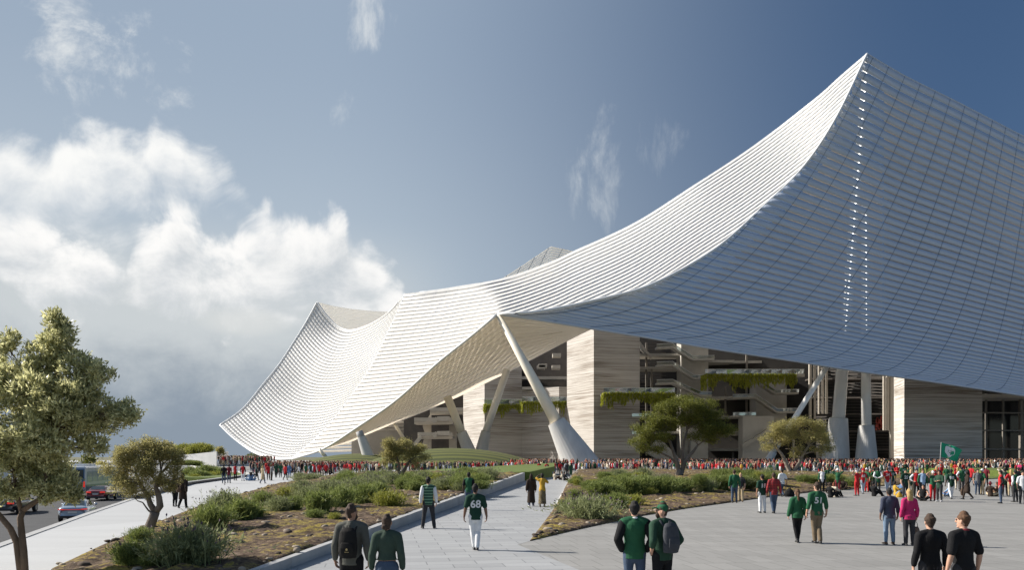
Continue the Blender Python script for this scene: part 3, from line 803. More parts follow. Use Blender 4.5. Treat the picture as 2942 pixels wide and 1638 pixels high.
M_steel=pmat('column_metal',(.85,.83,.79),.3,.04,.3,metal=.15)
M_paintcol=pmat('column_paint',(.80,.73,.60),.45,.05,.3)
_P=P
def P(x,y,d): return _P(x,y,d+(14 if x<2345 else 0))
def V2(x,d):
    d=d+(14 if x<2345 else 0); return ((x-CX)/F*d, d)
def tower(name, xn, dn, xl, dl, xr, dr, ytop, mat, ybot=1360):
    """block with near edge (xn,dn), left face back to (xl,dl), right face to (xr,dr)"""
    a,b,c=V2(xl,dl),V2(xn,dn),V2(xr,dr); z1=P(xn,ytop,dn).z; z0=-.2
    d=(a[0]+c[0]-b[0],a[1]+c[1]-b[1]); mb=MB(); mb.prism([a,b,c,d],z0,z1); return part(mb,name,mat)
tower('stone_tower',1706,230,1629,246,1838,234,905,M_stone)
tower('stone_tower',1392,258,1331,274,1499,262,1010,M_stone)
tower('stone_tower',1606,250,1499,262,1631,252,1112,M_stone)
tower('stone_tower',2598,213,2568,226,2822,218,1020,M_stone2)
# upper recess wall between the two left towers
mb=MB(); mb.hexa([(*V2(1380,279),0),(*V2(1640,268),0),(*V2(1640,270),0),(*V2(1380,281),0)],[(*V2(1380,279),45),(*V2(1640,268),45),(*V2(1640,270),45),(*V2(1380,281),45)])
part(mb,'recess_wall',M_brown)
def slab(x0,x1,y,d,dep=8,th=.7,name='floor_slab',mat=M_slab,d1=None):
    d1=d1 or d; a,b=P(x0,y,d),P(x1,y,d1); mb=MB()
    mb.hexa([(a.x,a.y,a.z-th),(b.x,b.y,b.z-th),(b.x,b.y+dep,b.z-th),(a.x,a.y+dep,a.z-th)],[(a.x,a.y,a.z),(b.x,b.y,b.z),(b.x,b.y+dep,b.z),(a.x,a.y+dep,a.z)])
    return part(mb,name,mat)
def post(x,y0,y1,d,w=.7,name='post',mat=M_beam,x1=None,dep=None):
    a,b=P(x,y1,d),P(x1 or x,y0,d); mb=MB().bar(a,b,w,dep or w,up=(0,1,0)); return part(mb,name,mat)
# stands visible in that recess
slab(1465,1629,1082,262,6,1.0); slab(1500,1629,1112,258,6,.9)
for x,y in ((1560,1048),(1600,1018),(1555,1052),(1598,1052)):
    mb=MB(); a=P(x,y,261); mb.box((a.x-1.4,a.y,a.z-.9),(a.x+1.4,a.y+4,a.z+.3)); part(mb,'step_block',M_beam)
# ---- left stair interior
mb=MB(); mb.hexa([(*V2(1160,292),0),(*V2(1345,286),0),(*V2(1345,288),0),(*V2(1160,294),0)],[(*V2(1160,292),28),(*V2(1345,286),38),(*V2(1345,288),38),(*V2(1160,294),28)])
part(mb,'recess_wall',M_brown)
for y,x0,x1 in ((1183,1235,1335),(1212,1190,1300),(1254,1200,1300)):
    slab(x0,x1,y,276,8,.9,mat=M_beam)
    mb=MB(); a=P(x0,y-6,275.6); b=P(x1,y-6,275.6); mb.bar(a,b,.15,1.3); part(mb,'balustrade',M_slab)
def wallbit(pts,d,dep=1.2,mat=M_beam,name='fin_wall'):
    q=[P(x,y,d) for x,y in pts]; n=len(q); mb=MB()
    mb.add([(v.x,v.y,v.z) for v in q]+[(v.x,v.y+dep,v.z) for v in q],[tuple(range(n)),tuple(range(2*n-1,n-1,-1))]+[(i,n+i,n+(i+1)%n,(i+1)%n) for i in range(n)])
    return part(mb,name,mat)
wallbit([(1239,1186),(1239,1294),(1208,1294),(1222,1250),(1214,1225)],284)
wallbit([(1290,1200),(1312,1200),(1312,1294),(1290,1294)],284)
wallbit([(1186,1276),(1192,1284),(1213,1256),(1205,1252)],274,2,M_slab,'stair_flight')
for k,(x0,y0,x1,y1) in enumerate([(1243,1212,1256,1204),(1243,1254,1256,1246),(1256,1204,1292,1203),(1256,1246,1292,1245)]):
    mb=MB().bar(P(x0,y0,275),P(x1,y1,275),.3,1.6); part(mb,'stair_flight',M_slab)
# ---- main recess on the right of the first tower
def bw(x0,x1,d0,d1,h,mat,name='recess_wall'):
    mb=MB(); mb.hexa([(*V2(x0,d0),0),(*V2(x1,d1),0),(*V2(x1,d1+1),0),(*V2(x0,d0+1),0)],[(*V2(x0,d0),h),(*V2(x1,d1),h),(*V2(x1,d1+1),h),(*V2(x0,d0+1),h)]); return part(mb,name,mat)
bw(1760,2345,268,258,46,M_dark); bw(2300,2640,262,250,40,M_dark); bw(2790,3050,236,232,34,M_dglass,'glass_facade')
# louvred brown band on the back wall
mb=MB()
for k in range(34):
    y=985+k*9.5; a=P(1830,y,263); b=P(2330,y,254); mb.bar(a,b,.35,.42)
part(mb,'louvre_screen',M_brown)
mb=MB()
for k in range(30):
    y=1050+k*8.7; a=P(2330,y,258); b=P(2570,y,248); mb.bar(a,b,.3,.3)
part(mb,'louvre_screen',M_brown)
for x0,x1,y,d in ((1836,1957,1016,246),(1836,1958,1054,248),(1955,2110,1035,247),(2035,2330,1037,250),(2035,2175,1140,248),(2035,2180,1196,248),(2035,2136,1290,247),(1836,1960,1240,247),(2330,2562,1087,240),(2330,2562,1141,240),(2330,2562,1188,240),(2330,2562,1237,240),(2330,2562,1290,240)):
    slab(x0,x1,y,d,9,.75 if x0<2330 else .45, mat=M_slab if x0<2330 else M_brown)
slab(2035,2134,1236,246,5,1.7,mat=M_beam)
for x,y0,y1 in ((1857,985,1310),(1872,1060,1310),(2145,1020,1310),(2084,1110,1190),(2106,1300,1330)): post(x,y0,y1,250,.6,mat=M_brown2)
# stair cores
def core(x0,x1,y0,y1,d,dep=7,mat=M_slab):
    a,b=P(x0,y1,d),P(x1,y0,d); mb=MB().box((a.x,a.y,a.z),(b.x,b.y+dep,b.z)); return part(mb,'stair_core',mat)
core(1957,2035,960,1340,244); core(2172,2260,1070,1215,243); core(2134,2223,1196,1345,236,5,pmat('pale_core',(.50,.48,.44),.8,.08,.4,.1))
core(1985,2034,1245,1345,240,4)
# stair flights and landings with glass balustrades
def flight(pts, d, dep=3.2, th=.55, rail=9):
    q=[P(x,y,d) for x,y in pts]
    f=empty('staircase'); f.parent=stadium; f.location=(0,0,0)
    mb=MB(); gl=MB(); rl=MB()
    for a,b in zip(q[:-1],q[1:]):
        mb.hexa([(a.x,a.y,a.z-th),(b.x,b.y,b.z-th),(b.x,b.y+dep,b.z-th),(a.x,a.y+dep,a.z-th)],[(a.x,a.y,a.z),(b.x,b.y,b.z),(b.x,b.y+dep,b.z),(a.x,a.y+dep,a.z)])
        h=rail*d/F
        gl.hexa([(a.x,a.y-.06,a.z),(b.x,b.y-.06,b.z),(b.x,b.y,b.z),(a.x,a.y,a.z)],[(a.x,a.y-.06,a.z+h),(b.x,b.y-.06,b.z+h),(b.x,b.y,b.z+h),(a.x,a.y,a.z+h)])
        rl.bar((a.x,a.y-.03,a.z+h),(b.x,b.y-.03,b.z+h),.12,.12)
    part(mb,'slab',M_slab,f); part(gl,'glass_panel',M_glass,f); part(rl,'handrail',pmat('rail_steel',(.66,.68,.7),.3,.05,metal=.6),f)
z4=lambda x,y:(1700+x/2.757,900+y/2.757)
flight([z4(515,268),z4(640,262),z4(800,362),z4(972,358)],241)
flight([z4(515,410),z4(640,405),z4(810,512),z4(905,510)],240)
flight([z4(515,552),z4(640,548),z4(865,646),z4(952,646)],239)
flight([z4(1345,558),z4(1455,630),z4(1640,628)],239)
flight([z4(1118,668),z4(1300,664),z4(1470,780),z4(1640,778)],238)
flight([z4(1118,812),z4(1300,810)],238)
flight([z4(318,820),z4(480,818)],233)
flight([z4(318,960),z4(400,960)],233)
wallbit([z4(1195,1040),z4(1195,1075),z4(1330,1000),z4(1420,925),z4(1395,915),z4(1320,970)][::-1],234,3,M_slab,'stair_flight')
wallbit([z4(440,1110),z4(520,1160),z4(700,1160),z4(560,1010),z4(520,1000)][::-1],236,3,M_slab,'stair_flight')
wallbit([z4(378,220),z4(392,235),z4(440,300),z4(480,340),z4(480,362),z4(400,290)][::-1],245,3,M_beam,'raker_beam')
# posts and mullions on the right
z5=lambda x,y:(2240+x/2.757,900+y/2.757)
for x,y0,y1,w in ((241,385,840,.75),(277,385,840,.6),(312,400,800,.5),(343,430,800,.5),(372,430,800,.5),(827,500,930,.6),(855,500,930,.7),(884,480,1200,.9),(110,1000,1170,.5)):
    a=z5(x,y0); b=z5(x,y1); post(a[0],a[1],b[1],237,w,'mullion',M_beam)
for y in (790,930,1078):
    a=z5(1603,y); mb=MB().bar(P(a[0],a[1],229),P(3050,a[1]+2,229),.4,.4); part(mb,'transom',M_brown2)
for x in (1635,1770,1912,2100):
    a=z5(x,640); b=z5(x,1200); post(a[0],a[1],b[1],230,.45 if x!=1912 else .9,'mullion',M_brown2)
slab(2822,3050,1133,222,14,1.0,mat=M_beam)
# seats glimpsed between the columns
mb=MB()
r_=np.random.default_rng(3)
for k in range(46):
    x=z5(760+r_.random()*110,0)[0]; y=z5(0,830+r_.random()*110)[1]; a=P(x,y,244); mb.box((a.x,a.y,a.z),(a.x+.5,a.y+.4,a.z+.9))
o=part(mb,'seats',pmat('red_seats',(.35,.04,.02),.6,.2)); tag(o,kind='stuff')
# ---- leaning columns: concrete foot and metal shaft
M_foot=pmat('pale_concrete',(.52,.51,.49),.8,.14,.4,.25,6,streak=(1,1,.4))
def column(fx,fy,cx_,cy_,tx,ty,d, wf,wc,ws,wt, dt=None, mat=M_steel, zf=None, foot=True):
    """pixel centres: foot, collar, top; px widths at foot, collar (concrete), collar (shaft), top"""
    dt=dt or d; s=d/F
    cc=_P(cx_,cy_,d); ff=_P(fx,fy,d)
    if ff.z>-.1:
        k=(ff.z+.3)/(cc.z-ff.z); ff=ff-(cc-ff)*k
    tt=_P(tx,ty,dt); c=empty('column'); c.parent=stadium
    if foot:
        mb=MB().tube([ff,cc],[wf*s/2,wc*s/2],n=28); part(mb,'foot',M_foot,c,smooth=False,bevel=.08)
        mb=MB().tube([cc-(cc-ff).normalized()*.05,cc+(cc-ff).normalized()*.12],[wc*s/2*1.0,wc*s/2*.98],n=28); part(mb,'collar',M_slab,c)
    mid=cc.lerp(tt,.35); dm=(d*.65+dt*.35)
    mb=MB().tube([cc-(tt-cc)*.01,mid,tt],[ws*s/2,(ws*.72+wt*.28)*s/2,wt*dt/F/2],n=24); part(mb,'shaft',mat,c,smooth=True)
column(1667,1335,1598,1212,1431,904,170,112,52,35,15,mat=M_paintcol)
column(1347,1296,1326,1243,1285,1140,218,46,30,22,24,mat=M_paintcol)
column(1384,1296,1396,1240,1457,1062,220,46,27,21,20)
column(1180,1330,1168,1273,1105,1176,240,12,11,10,9,mat=M_paintcol,foot=False)
column(1062,1322,1038,1256,1032,1240,205,40,24,20,20,mat=M_conc)
column(944,1330,932,1310,917,1291,215,14,12,11,9,mat=M_paintcol)
column(2400,1330,2409,1203,2488,175,203,82,51,36,14,dt=219)
column(2489,1330,2489,1224,2484,585,200,66,42,28,18,dt=212)
column(2195,1350,2222,1300,2378,1050,194,26,20,16,15,dt=190)
# added glowing strips imitating sun glints on the two masts behind the sail
M_strip,t9,b9=new_mat('mast_sun_glint'); b9.inputs['Base Color'].default_value=(.9,.9,.88,1); b9.inputs['Emission Color'].default_value=(1,.97,.92,1); b9.inputs['Emission Strength'].default_value=3.2
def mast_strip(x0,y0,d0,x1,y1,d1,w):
    a,b=_P(x0,y0,d0),_P(x1,y1,d1); m_=MB().bar(a+Vector((0,-1.6,0)),b+Vector((0,-.7,0)),w,.08); part(m_,'glint_strip',M_strip)
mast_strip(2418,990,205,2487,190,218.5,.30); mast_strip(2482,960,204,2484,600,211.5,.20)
# ---- two hanging gardens (slabs with plants are things of their own)
def garden(x0,x1,ys,d,dep,h,label,seed,wing=0):
    a,b=P(x0,ys,d),P(x1,ys,d)
    f=empty('balcony'); f.parent=stadium
    mb=MB().box((a.x,a.y,a.z-.9),(b.x+wing*d/F,a.y+dep,a.z)); part(mb,'slab',M_slab,f)
    gl=MB(); hh=14*d/F; r=np.random.default_rng(seed); n=int((b.x+wing*d/F-a.x)/3.2)
    for k in range(n):
        xx0=a.x+(b.x+wing*d/F-a.x)*k/n; xx1=a.x+(b.x+wing*d/F-a.x)*(k+1)/n-.05; t0=r.uniform(-.12,.12)
        gl.hexa([(xx0,a.y+.3+t0,a.z),(xx1,a.y+.3-t0,a.z),(xx1,a.y+.36-t0,a.z),(xx0,a.y+.36+t0,a.z)],[(xx0,a.y+.1,a.z+hh),(xx1,a.y+.1,a.z+hh),(xx1,a.y+.16,a.z+hh),(xx0,a.y+.16,a.z+hh)])
    part(gl,'glass_panel',M_glass,f)
    rl=MB().bar((a.x,a.y+.13,a.z+hh+.05),(b.x+wing*d/F,a.y+.13,a.z+hh+.05),.14,.14); part(rl,'handrail',pmat('rail_steel',(.66,.68,.7),.3,.05,metal=.6),f)
    # trailing plant
    V=[];Fq=[]; r=np.random.default_rng(seed)
    def trail(x,y,z,L):
        k=max(3,int(L/.35)); px,py=x,y
        for i in range(k):
            for q in range(2):
                w=r.uniform(.18,.34); zz=z-L*i/k-r.random()*.3; cx=px+r.normal(0,.10); cy=py-.1+r.normal(0,.10); an=r.uniform(0,3.14); ca,sa=math.cos(an)*w/2,math.sin(an)*w/2
                bse=len(V); V.extend([(cx-ca,cy-sa,zz),(cx+ca,cy+sa,zz),(cx+ca*.5,cy+sa*.5-.05,zz-.62),(cx-ca*.5,cy-sa*.5-.05,zz-.62)]); Fq.append((bse,bse+1,bse+2,bse+3))
            px+=r.normal(0,.05)
    L0=h*d/F; x=a.x
    while x<b.x:
        nz=vnoise(np.array([x*.22]),np.array([seed*1.7]),seed)[0]; nz2=vnoise(np.array([x*.9]),np.array([seed*1.7]),seed)[0]
        trail(x,a.y-.12+r.uniform(-.25,.15),a.z-.05+r.uniform(0,.35),L0*(.22+.45*nz+.9*nz2*nz2*r.random()+.12*r.random())); x+=.17
    y=a.y
    while y<a.y+dep*.6: trail(a.x-.1,y,a.z,L0*r.uniform(.4,.9)); y+=.25
    o=link('hanging_plant',np_mesh('hanging_plant',V,Fq,[leafmat('trailing_leaf',(.16,.19,.012),(.42,.43,.05),.35,.6,.5)])); tag(o,label,'plant','trailing plants along the balconies')
q0,q1=z4(95,0)[0],z4(662,0)[0]; garden(q0,q1,z4(0,630)[1],221,9,44,'curtain of trailing green plants on the lower balcony in front of the stone tower',4)
q0,q1=z4(900,0)[0],z4(1618,0)[0]; garden(q0,q1,z4(0,482)[1],230,9,50,'longest curtain of trailing plants, on the upper balcony right of the stair core',9,wing=26)
def z3(x,y): return (1080+x/2.758,860+y/2.758)
garden(z3(858,0)[0],z3(1157,0)[0],z3(0,832)[1],256.5,3,32,'trailing plants on the shaded wall between the leaning column pair and the pale block',6)
garden(z3(1157,0)[0],z3(1516,0)[0],z3(0,812)[1],247,3,38,'curtain of trailing plants above the sunlit pale block behind the big leaning column',7)

P=_P
# ================================================================== vegetation
def rot_to(dirs):
    """orthonormal frames for direction vectors (n,3)"""
    d=dirs/(np.linalg.norm(dirs,axis=1,keepdims=True)+1e-9); ref=np.where(np.abs(d[:,2:3])>.9,np.array([[1.,0,0]]),np.array([[0,0,1.]]))
    a=np.cross(ref,d); a/=np.linalg.norm(a,axis=1,keepdims=True)+1e-9; b=np.cross(d,a); return d,a,b
def leaves(pos, dirs, length, width, r, cup=.25):
    """one small diamond leaf per position, growing along dirs"""
    d,a,b=rot_to(dirs); n=len(pos); th=r.uniform(0,2*np.pi,(n,1)); s=a*np.cos(th)+b*np.sin(th); u=np.cross(d,s)
    L=length*r.uniform(.6,1.25,(n,1)); Wd=width*r.uniform(.7,1.2,(n,1))
    v0=pos; v1=pos+d*L*.45+s*Wd*.5+u*Wd*cup; v2=pos+d*L; v3=pos+d*L*.45-s*Wd*.5+u*Wd*cup
    V=np.stack([v0,v1,v2,v3],1).reshape(-1,3); Q=np.arange(4*n).reshape(n,4); return V,Q
def branch_path(a,b,r,wig=.12,n=7,droop=0):
    a=np.array(a,float); b=np.array(b,float); t_=np.linspace(0,1,n)[:,None]; L=np.linalg.norm(b-a)
    off=np.cumsum(r.normal(0,wig*L/n,(n,3)),0); off-=t_*off[-1]; p=a+(b-a)*t_+off*1.2
    p[:,2]+=np.sin(t_[:,0]*np.pi)*L*droop; return p
def make_tree(name,label,base,trunks,blobs,nclump,perclump,leaf,lw,mats,barkmat,seed,twigs=60,upness=.5,shell=.55,spread=.35,group=None,clump_r=.16,keep=None,sub=0,subr=.38):
    """trunks: list of (points, radii) in metres relative to base; blobs: (centre, (rx,ry,rz), weight)"""
    r=np.random.default_rng(seed); root=empty(name,base); tag(root,label,'tree',group)
    mb=MB()
    for k_,(pts,rad) in enumerate(trunks): mb.tube(pts,rad,n=10)
    tr=mb.build('trunk',barkmat,root,smooth=True)
    # limbs reach from the nearest trunk tip into every blob
    tips=[np.array(p,float) for pts,rad in trunks for p in pts[max(1,len(pts)//2):]]
    trr=[rd for pts,rad in trunks for rd in rad[max(1,len(rad)//2):]]
    lb=MB(); ends=[]
    for c,rr,w in blobs:
        c=np.array(c,float); dd=[np.linalg.norm(c-t_) +max(0,t_[2]-c[2])*1.2 for t_ in tips]; i=int(np.argmin(dd)); 
        p=branch_path(tips[i],c,r,.10,7,.06); r0=max(.012,trr[i]*.62); lb.tube([Vector(q) for q in p],list(np.linspace(r0,r0*.35,7)),n=7)
        for k in range(max(3,int(twigs*w))):
            s=p[r.integers(2,7)]; v=r.normal(0,1,3); v/=np.linalg.norm(v); e=c+v*np.array(rr)*r.uniform(.55,.95)
            q=branch_path(s,e,r,.16,5,.05); lb.tube([Vector(z) for z in q],list(np.linspace(r0*.34,r0*.10+.003,5)),n=4); ends.append(e)
    lb.build('limbs',barkmat,root,smooth=True)
    if sub:
        nb=[]
        for c,rr,w in blobs:
            for k in range(sub):
                v=r.normal(0,1,3); v/=np.linalg.norm(v); v[2]=v[2]*.9+.1
                if v[1]>.5 and r.random()<.4: v[1]*=-1
                f=r.uniform(.55,.85); q=subr*r.uniform(.75,1.25); nb.append((tuple(np.array(c)+v*np.array(rr)*f),tuple(np.array(rr)*q),w))
            nb.append((c,tuple(np.array(rr)*.55),w*.5))
        blobs=nb
    W_=np.array([b[2]*b[1][0]*b[1][1]*b[1][2] for b in blobs])**.72; W_/=W_.sum(); Vs=[];Qs=[];off=0
    for (c,rr,w),ww in zip(blobs,W_):
        n=max(8,int(nclump*ww)); v=r.normal(0,1,(n,3)); v/=np.linalg.norm(v,axis=1,keepdims=True)
        rad=(shell+(1-shell)*r.random((n,1))**.5); 
        # uneven outline: lumpy radius
        lump=.80+.34*fbm(v[:,0]*2.3+5,v[:,2]*2.3+v[:,1]*1.7+9,seed+3,2)[:,None]*1.6-.18
        P0=np.array(c)+v*np.array(rr)*rad*lump
        gap=fbm(P0[:,0]*1.7/max(rr)+31,P0[:,2]*1.7/max(rr)+P0[:,1]*.9/max(rr)+17,seed,2); P0=P0[gap>.30]; v=v[gap>.30]; n=len(P0)
        outd=v*.8+np.array([0,0,upness])+r.normal(0,.25,(n,3))
        pp=np.repeat(P0,perclump,0)+r.normal(0,clump_r,(n*perclump,3))*np.array([1,1,.7]); dd=np.repeat(outd,perclump,0)+r.normal(0,spread*1.6,(n*perclump,3))
        V,Q=leaves(pp,dd,leaf,lw,r); Vs.append(V); Qs.append(Q+off); off+=len(V)
    cr=link('crown',np_mesh('crown',np.concatenate(Vs),np.concatenate(Qs),mats),root)
    return root
M_bark=pmat('bark',(.125,.085,.055),.95,.45,6,1.0,26,streak=(1,1,.25))
M_bark2=pmat('olive_bark',(.17,.14,.115),.95,.4,5,.9,22,streak=(1,1,.3))
M_leaf1=leafmat('pale_leaf',(.11,.12,.03),(.85,.82,.45),.5,.38,.8)
M_leaf2=leafmat('olive_leaf',(.11,.11,.035),(.54,.48,.20),.45,.55,1.0)
M_leaf3=leafmat('pine_leaf',(.035,.050,.010),(.24,.25,.045),.34,.6,.6)
M_leaf4=leafmat('grey_green_leaf',(.12,.12,.04),(.54,.48,.19),.45,.6,.5)
# --- big tree at the lower left, close to the eye (130 px per metre)
s1=2300/17.6; d1=17.6; base1=P(62,HY+CH*s1,d1)
def T1(x,y,dy=0): q=P(x,y,d1)-base1; return (q.x,q.y+dy,q.z)
blobs=[(T1(165,985,.1),(.50,.5,.50),1),(T1(160,925,.1),(.22,.25,.26),.7),(T1(115,1025),(.48,.5,.45),1),(T1(235,1050,.1),(.52,.5,.42),1),(T1(285,1080,-.1),(.28,.35,.28),.8),(T1(255,1120),(.42,.5,.36),.9),
 (T1(15,1065,.2),(.62,.6,.55),1),(T1(10,985,.1),(.20,.25,.35),.6),(T1(105,1130,-.4),(.75,.6,.55),1),(T1(205,1170,-.2),(.78,.65,.50),1),(T1(335,1180),(.36,.4,.36),.9),(T1(362,1195),(.24,.3,.26),.7),(T1(280,1225,.2),(.55,.5,.38),.9),
 (T1(30,1190,.4),(.7,.6,.6),1),(T1(15,1290,-.2),(.42,.5,.62),1),(T1(115,1250,-.5),(.70,.55,.50),1),(T1(160,1300,-.2),(.55,.5,.45),.9),(T1(168,1395,.1),(.34,.40,.30),.9),(T1(190,1425,.1),(.18,.22,.16),.6),(T1(50,1385,-.1),(.45,.45,.42),.8),(T1(110,1385,.1),(.36,.4,.33),.7),(T1(-60,1150),(.7,.7,.8),1),(T1(-60,1320),(.6,.6,.6),1),(T1(250,1280,.3),(.32,.35,.25),.6),(T1(55,1325,.3),(.6,.6,.55),1),(T1(110,1345,.4),(.55,.5,.5),.9),(T1(60,1110,.3),(.8,.7,.7),1),(T1(150,1220,.3),(.8,.7,.6),1),(T1(140,1415,-.1),(.34,.36,.26),.8),(T1(20,1420,0),(.4,.4,.3),.7)]
make_tree('broadleaf_tree','big tree close by at the left with pale silvery-green leaves and twin brown trunks',base1,
 [([(0,0,-.05),T1(48,1560),T1(30,1520),T1(5,1490),T1(-45,1430)],[.082,.070,.066,.06,.05]),
  ([(.06,.02,-.05),T1(68,1585),T1(62,1530),T1(58,1490),T1(66,1468)],[.085,.074,.070,.066,.066]),
  ([T1(66,1468),T1(95,1447),T1(120,1432),T1(128,1390),T1(138,1350),T1(150,1300),T1(160,1240)],[.062,.058,.056,.054,.05,.046,.04]),
  ([T1(62,1475),T1(48,1420),T1(40,1360)],[.05,.045,.03])],
 blobs,5400,15,.105,.042,[M_leaf1],M_bark,21,twigs=10,upness=.8,shell=.72,sub=9,subr=.42,spread=.42,clump_r=.060)
# --- helper for mid-distance trees described in photo pixels
def tree_px(name,label,bx,by,d,z0,trunks,blobs,nclump,per,leaf,lw,mat,bark,seed,**kw):
    base=Vector(((bx-CX)/F*d,d,z0)); s=d/F
    def T(x,y,dy=0): q=P(x,y,d)-base; return (q.x,q.y+dy,q.z)
    tr=[([T(*q) for q in pts],[w*s/2 for w in ws]) for pts,ws in trunks]
    bl=[(T(x,y,dy),(rx*s,ry*s,rz*s),w) for (x,y,rx,rz,w,dy) in [(b[0],b[1],b[2],b[3],b[4],b[5] if len(b)>5 else 0) for b in blobs] for ry in (max(rx,rz)*.9,)]
    return make_tree(name,label,base,tr,bl,nclump,per,leaf,lw,[mat],bark,seed,**kw)
tree_px('olive_tree','bushy olive tree with a forked dark trunk at the edge of the left planting bed',424,1545,25.8,-.02,
 [([(424,1552),(428,1520),(440,1490),(446,1472)],[36,30,27,26]),([(446,1472),(432,1450),(424,1425),(405,1395),(390,1360)],[20,16,14,10,7]),([(446,1474),(460,1455),(457,1430),(448,1400),(462,1360)],[20,20,17,12,8]),([(440,1480),(425,1466),(410,1445),(395,1440)],[6,5,4,3])],
 [(420,1300,66,40,1),(375,1315,56,42,1),(335,1345,42,48,.9),(340,1388,24,30,.7),(470,1310,45,35,1),(495,1340,30,40,.9),(500,1385,26,30,.6),(420,1350,60,45,1),(380,1390,45,35,.8),(470,1385,40,35,.7),(425,1275,35,18,.7),(455,1280,30,18,.6),(368,1418,24,20,.5),(520,1310,18,16,.4),(425,1415,34,24,.4)],
 4700,10,.080,.022,M_leaf2,M_bark2,5,twigs=12,upness=.45,shell=.5,sub=8,subr=.40,spread=.6,clump_r=.07)
tree_px('olive_tree','small twin-lobed grey-green tree with a split pale trunk in the left planting bed',1146,1391,62,.46,
 [([(1138,1400),(1146,1375),(1150,1355)],[20,13,11]),([(1146,1365),(1146,1340),(1142,1318),(1125,1300)],[8,8,6,4]),([(1152,1368),(1165,1345),(1175,1328),(1195,1312)],[11,9,7,4]),([(1150,1385),(1150,1395),(1158,1402)],[16,12,8])],
 [(1125,1282,32,20,1),(1160,1275,26,18,.9),(1112,1305,22,18,.8),(1145,1300,34,20,1),(1200,1300,26,18,1),(1215,1315,18,16,.8),(1180,1318,30,18,.8),(1130,1325,24,14,.6),(1190,1335,22,12,.5),(1105,1328,14,10,.4)],
 2200,9,.15,.045,M_leaf4,M_bark2,6,twigs=9,upness=.45,shell=.4,sub=5,subr=.42,spread=.6,clump_r=.16)
tree_px('pine_tree','largest tree of the right planting bed, dense dark green umbrella crown on forked limbs',1950,1384,76,.30,
 [([(1948,1392),(1950,1370),(1955,1350)],[26,22,22]),([(1952,1362),(1945,1330),(1935,1300),(1925,1270),(1900,1245)],[14,11,9,8,5]),([(1957,1360),(1968,1325),(1990,1300),(2005,1280)],[15,12,9,6]),([(1962,1350),(1960,1310),(1965,1270),(1975,1235)],[11,10,8,5]),([(1945,1335),(1925,1315),(1895,1300),(1870,1292)],[7,6,5,4])],
 [(1960,1166,60,24,1),(1915,1180,42,26,1),(2010,1175,45,28,1),(1880,1210,40,26,1),(2050,1205,40,28,1),(1845,1240,40,22,1),(1965,1200,50,30,1),(1930,1225,45,28,1),(2010,1225,50,28,1),(2070,1240,38,22,1),(1836,1268,30,15,.9),(1850,1290,26,12,.8),(1900,1260,36,18,.8),(2040,1260,38,16,.8),(1990,1258,36,16,.6),(1885,1292,22,10,.5)],
 2900,20,.20,.055,M_leaf3,M_bark2,8,twigs=9,upness=.9,shell=.6,sub=5,subr=.42,spread=.5,clump_r=.22)
tree_px('olive_tree','airy rounded tree on two slender pale trunks, right of the dark green pine',2276,1374,93,.40,
 [([(2276,1380),(2268,1355),(2258,1330),(2245,1305),(2228,1285)],[15,12,11,9,6]),([(2274,1376),(2284,1350),(2300,1325),(2308,1305),(2325,1280)],[12,10,9,8,5]),([(2284,1352),(2290,1360),(2292,1372)],[5,5,4])],
 [(2285,1222,48,24,1),(2235,1235,40,24,1),(2335,1235,40,24,1),(2205,1262,24,18,.8),(2265,1255,45,24,1),(2320,1262,40,24,1),(2365,1262,26,24,.8),(2350,1295,28,18,.7),(2220,1285,28,16,.6),(2290,1290,38,18,.5),(2382,1290,12,14,.5),(2290,1310,20,10,.3)],
 2600,9,.22,.06,M_leaf4,pmat('pale_bark',(.30,.25,.20),.9,.3,4,.6),9,twigs=9,upness=.45,shell=.4,sub=5,subr=.42,spread=.6,clump_r=.24)
# --- distant trees and shrubs behind the road
def far_tree(x,y0,y1,rx,d,label,seed,mat=M_leaf4,z=None,name='tree'):
    s=d/F; base=P(x,y0,d); h=(y0-y1)*s; rr=rx*s
    make_tree(name,label,base,[([(0,0,-.3),(0,0,h*.3),(.1*rr,0,h*.55)],[h*.04,h*.03,h*.02])],[((0,0,h*.62),(rr*.8,rr*.7,h*.34),1),((-rr*.45,0,h*.5),(rr*.5,rr*.5,h*.28),1),((rr*.45,0,h*.52),(rr*.5,rr*.5,h*.30),1)],150,8,h*.11,h*.045,[mat],M_bark2,seed,twigs=4,upness=.5,shell=.3,clump_r=h*.05)
far_tree(285,1418,1318,34,120,'grey-green roadside tree behind the parked coach',31)
far_tree(330,1425,1335,28,115,'low tree just right of the coach, behind the red car',32)
far_tree(245,1400,1300,30,140,'tall dark roadside tree rising behind the coach roof',33,M_leaf3)
far_tree(632,1322,1279,13,215,'thin bare-looking tree beside the right end of the white wall',34)
far_tree(722,1326,1300,20,330,'bright green round tree under the left tip of the roof',35,M_leaf3)
far_tree(676,1324,1307,20,340,'low dark tree on the skyline between wall and roof',36,M_leaf3)
far_tree(150,1400,1310,36,150,'dark tree on the far side of the road, seen through the big tree',37,M_leaf3)
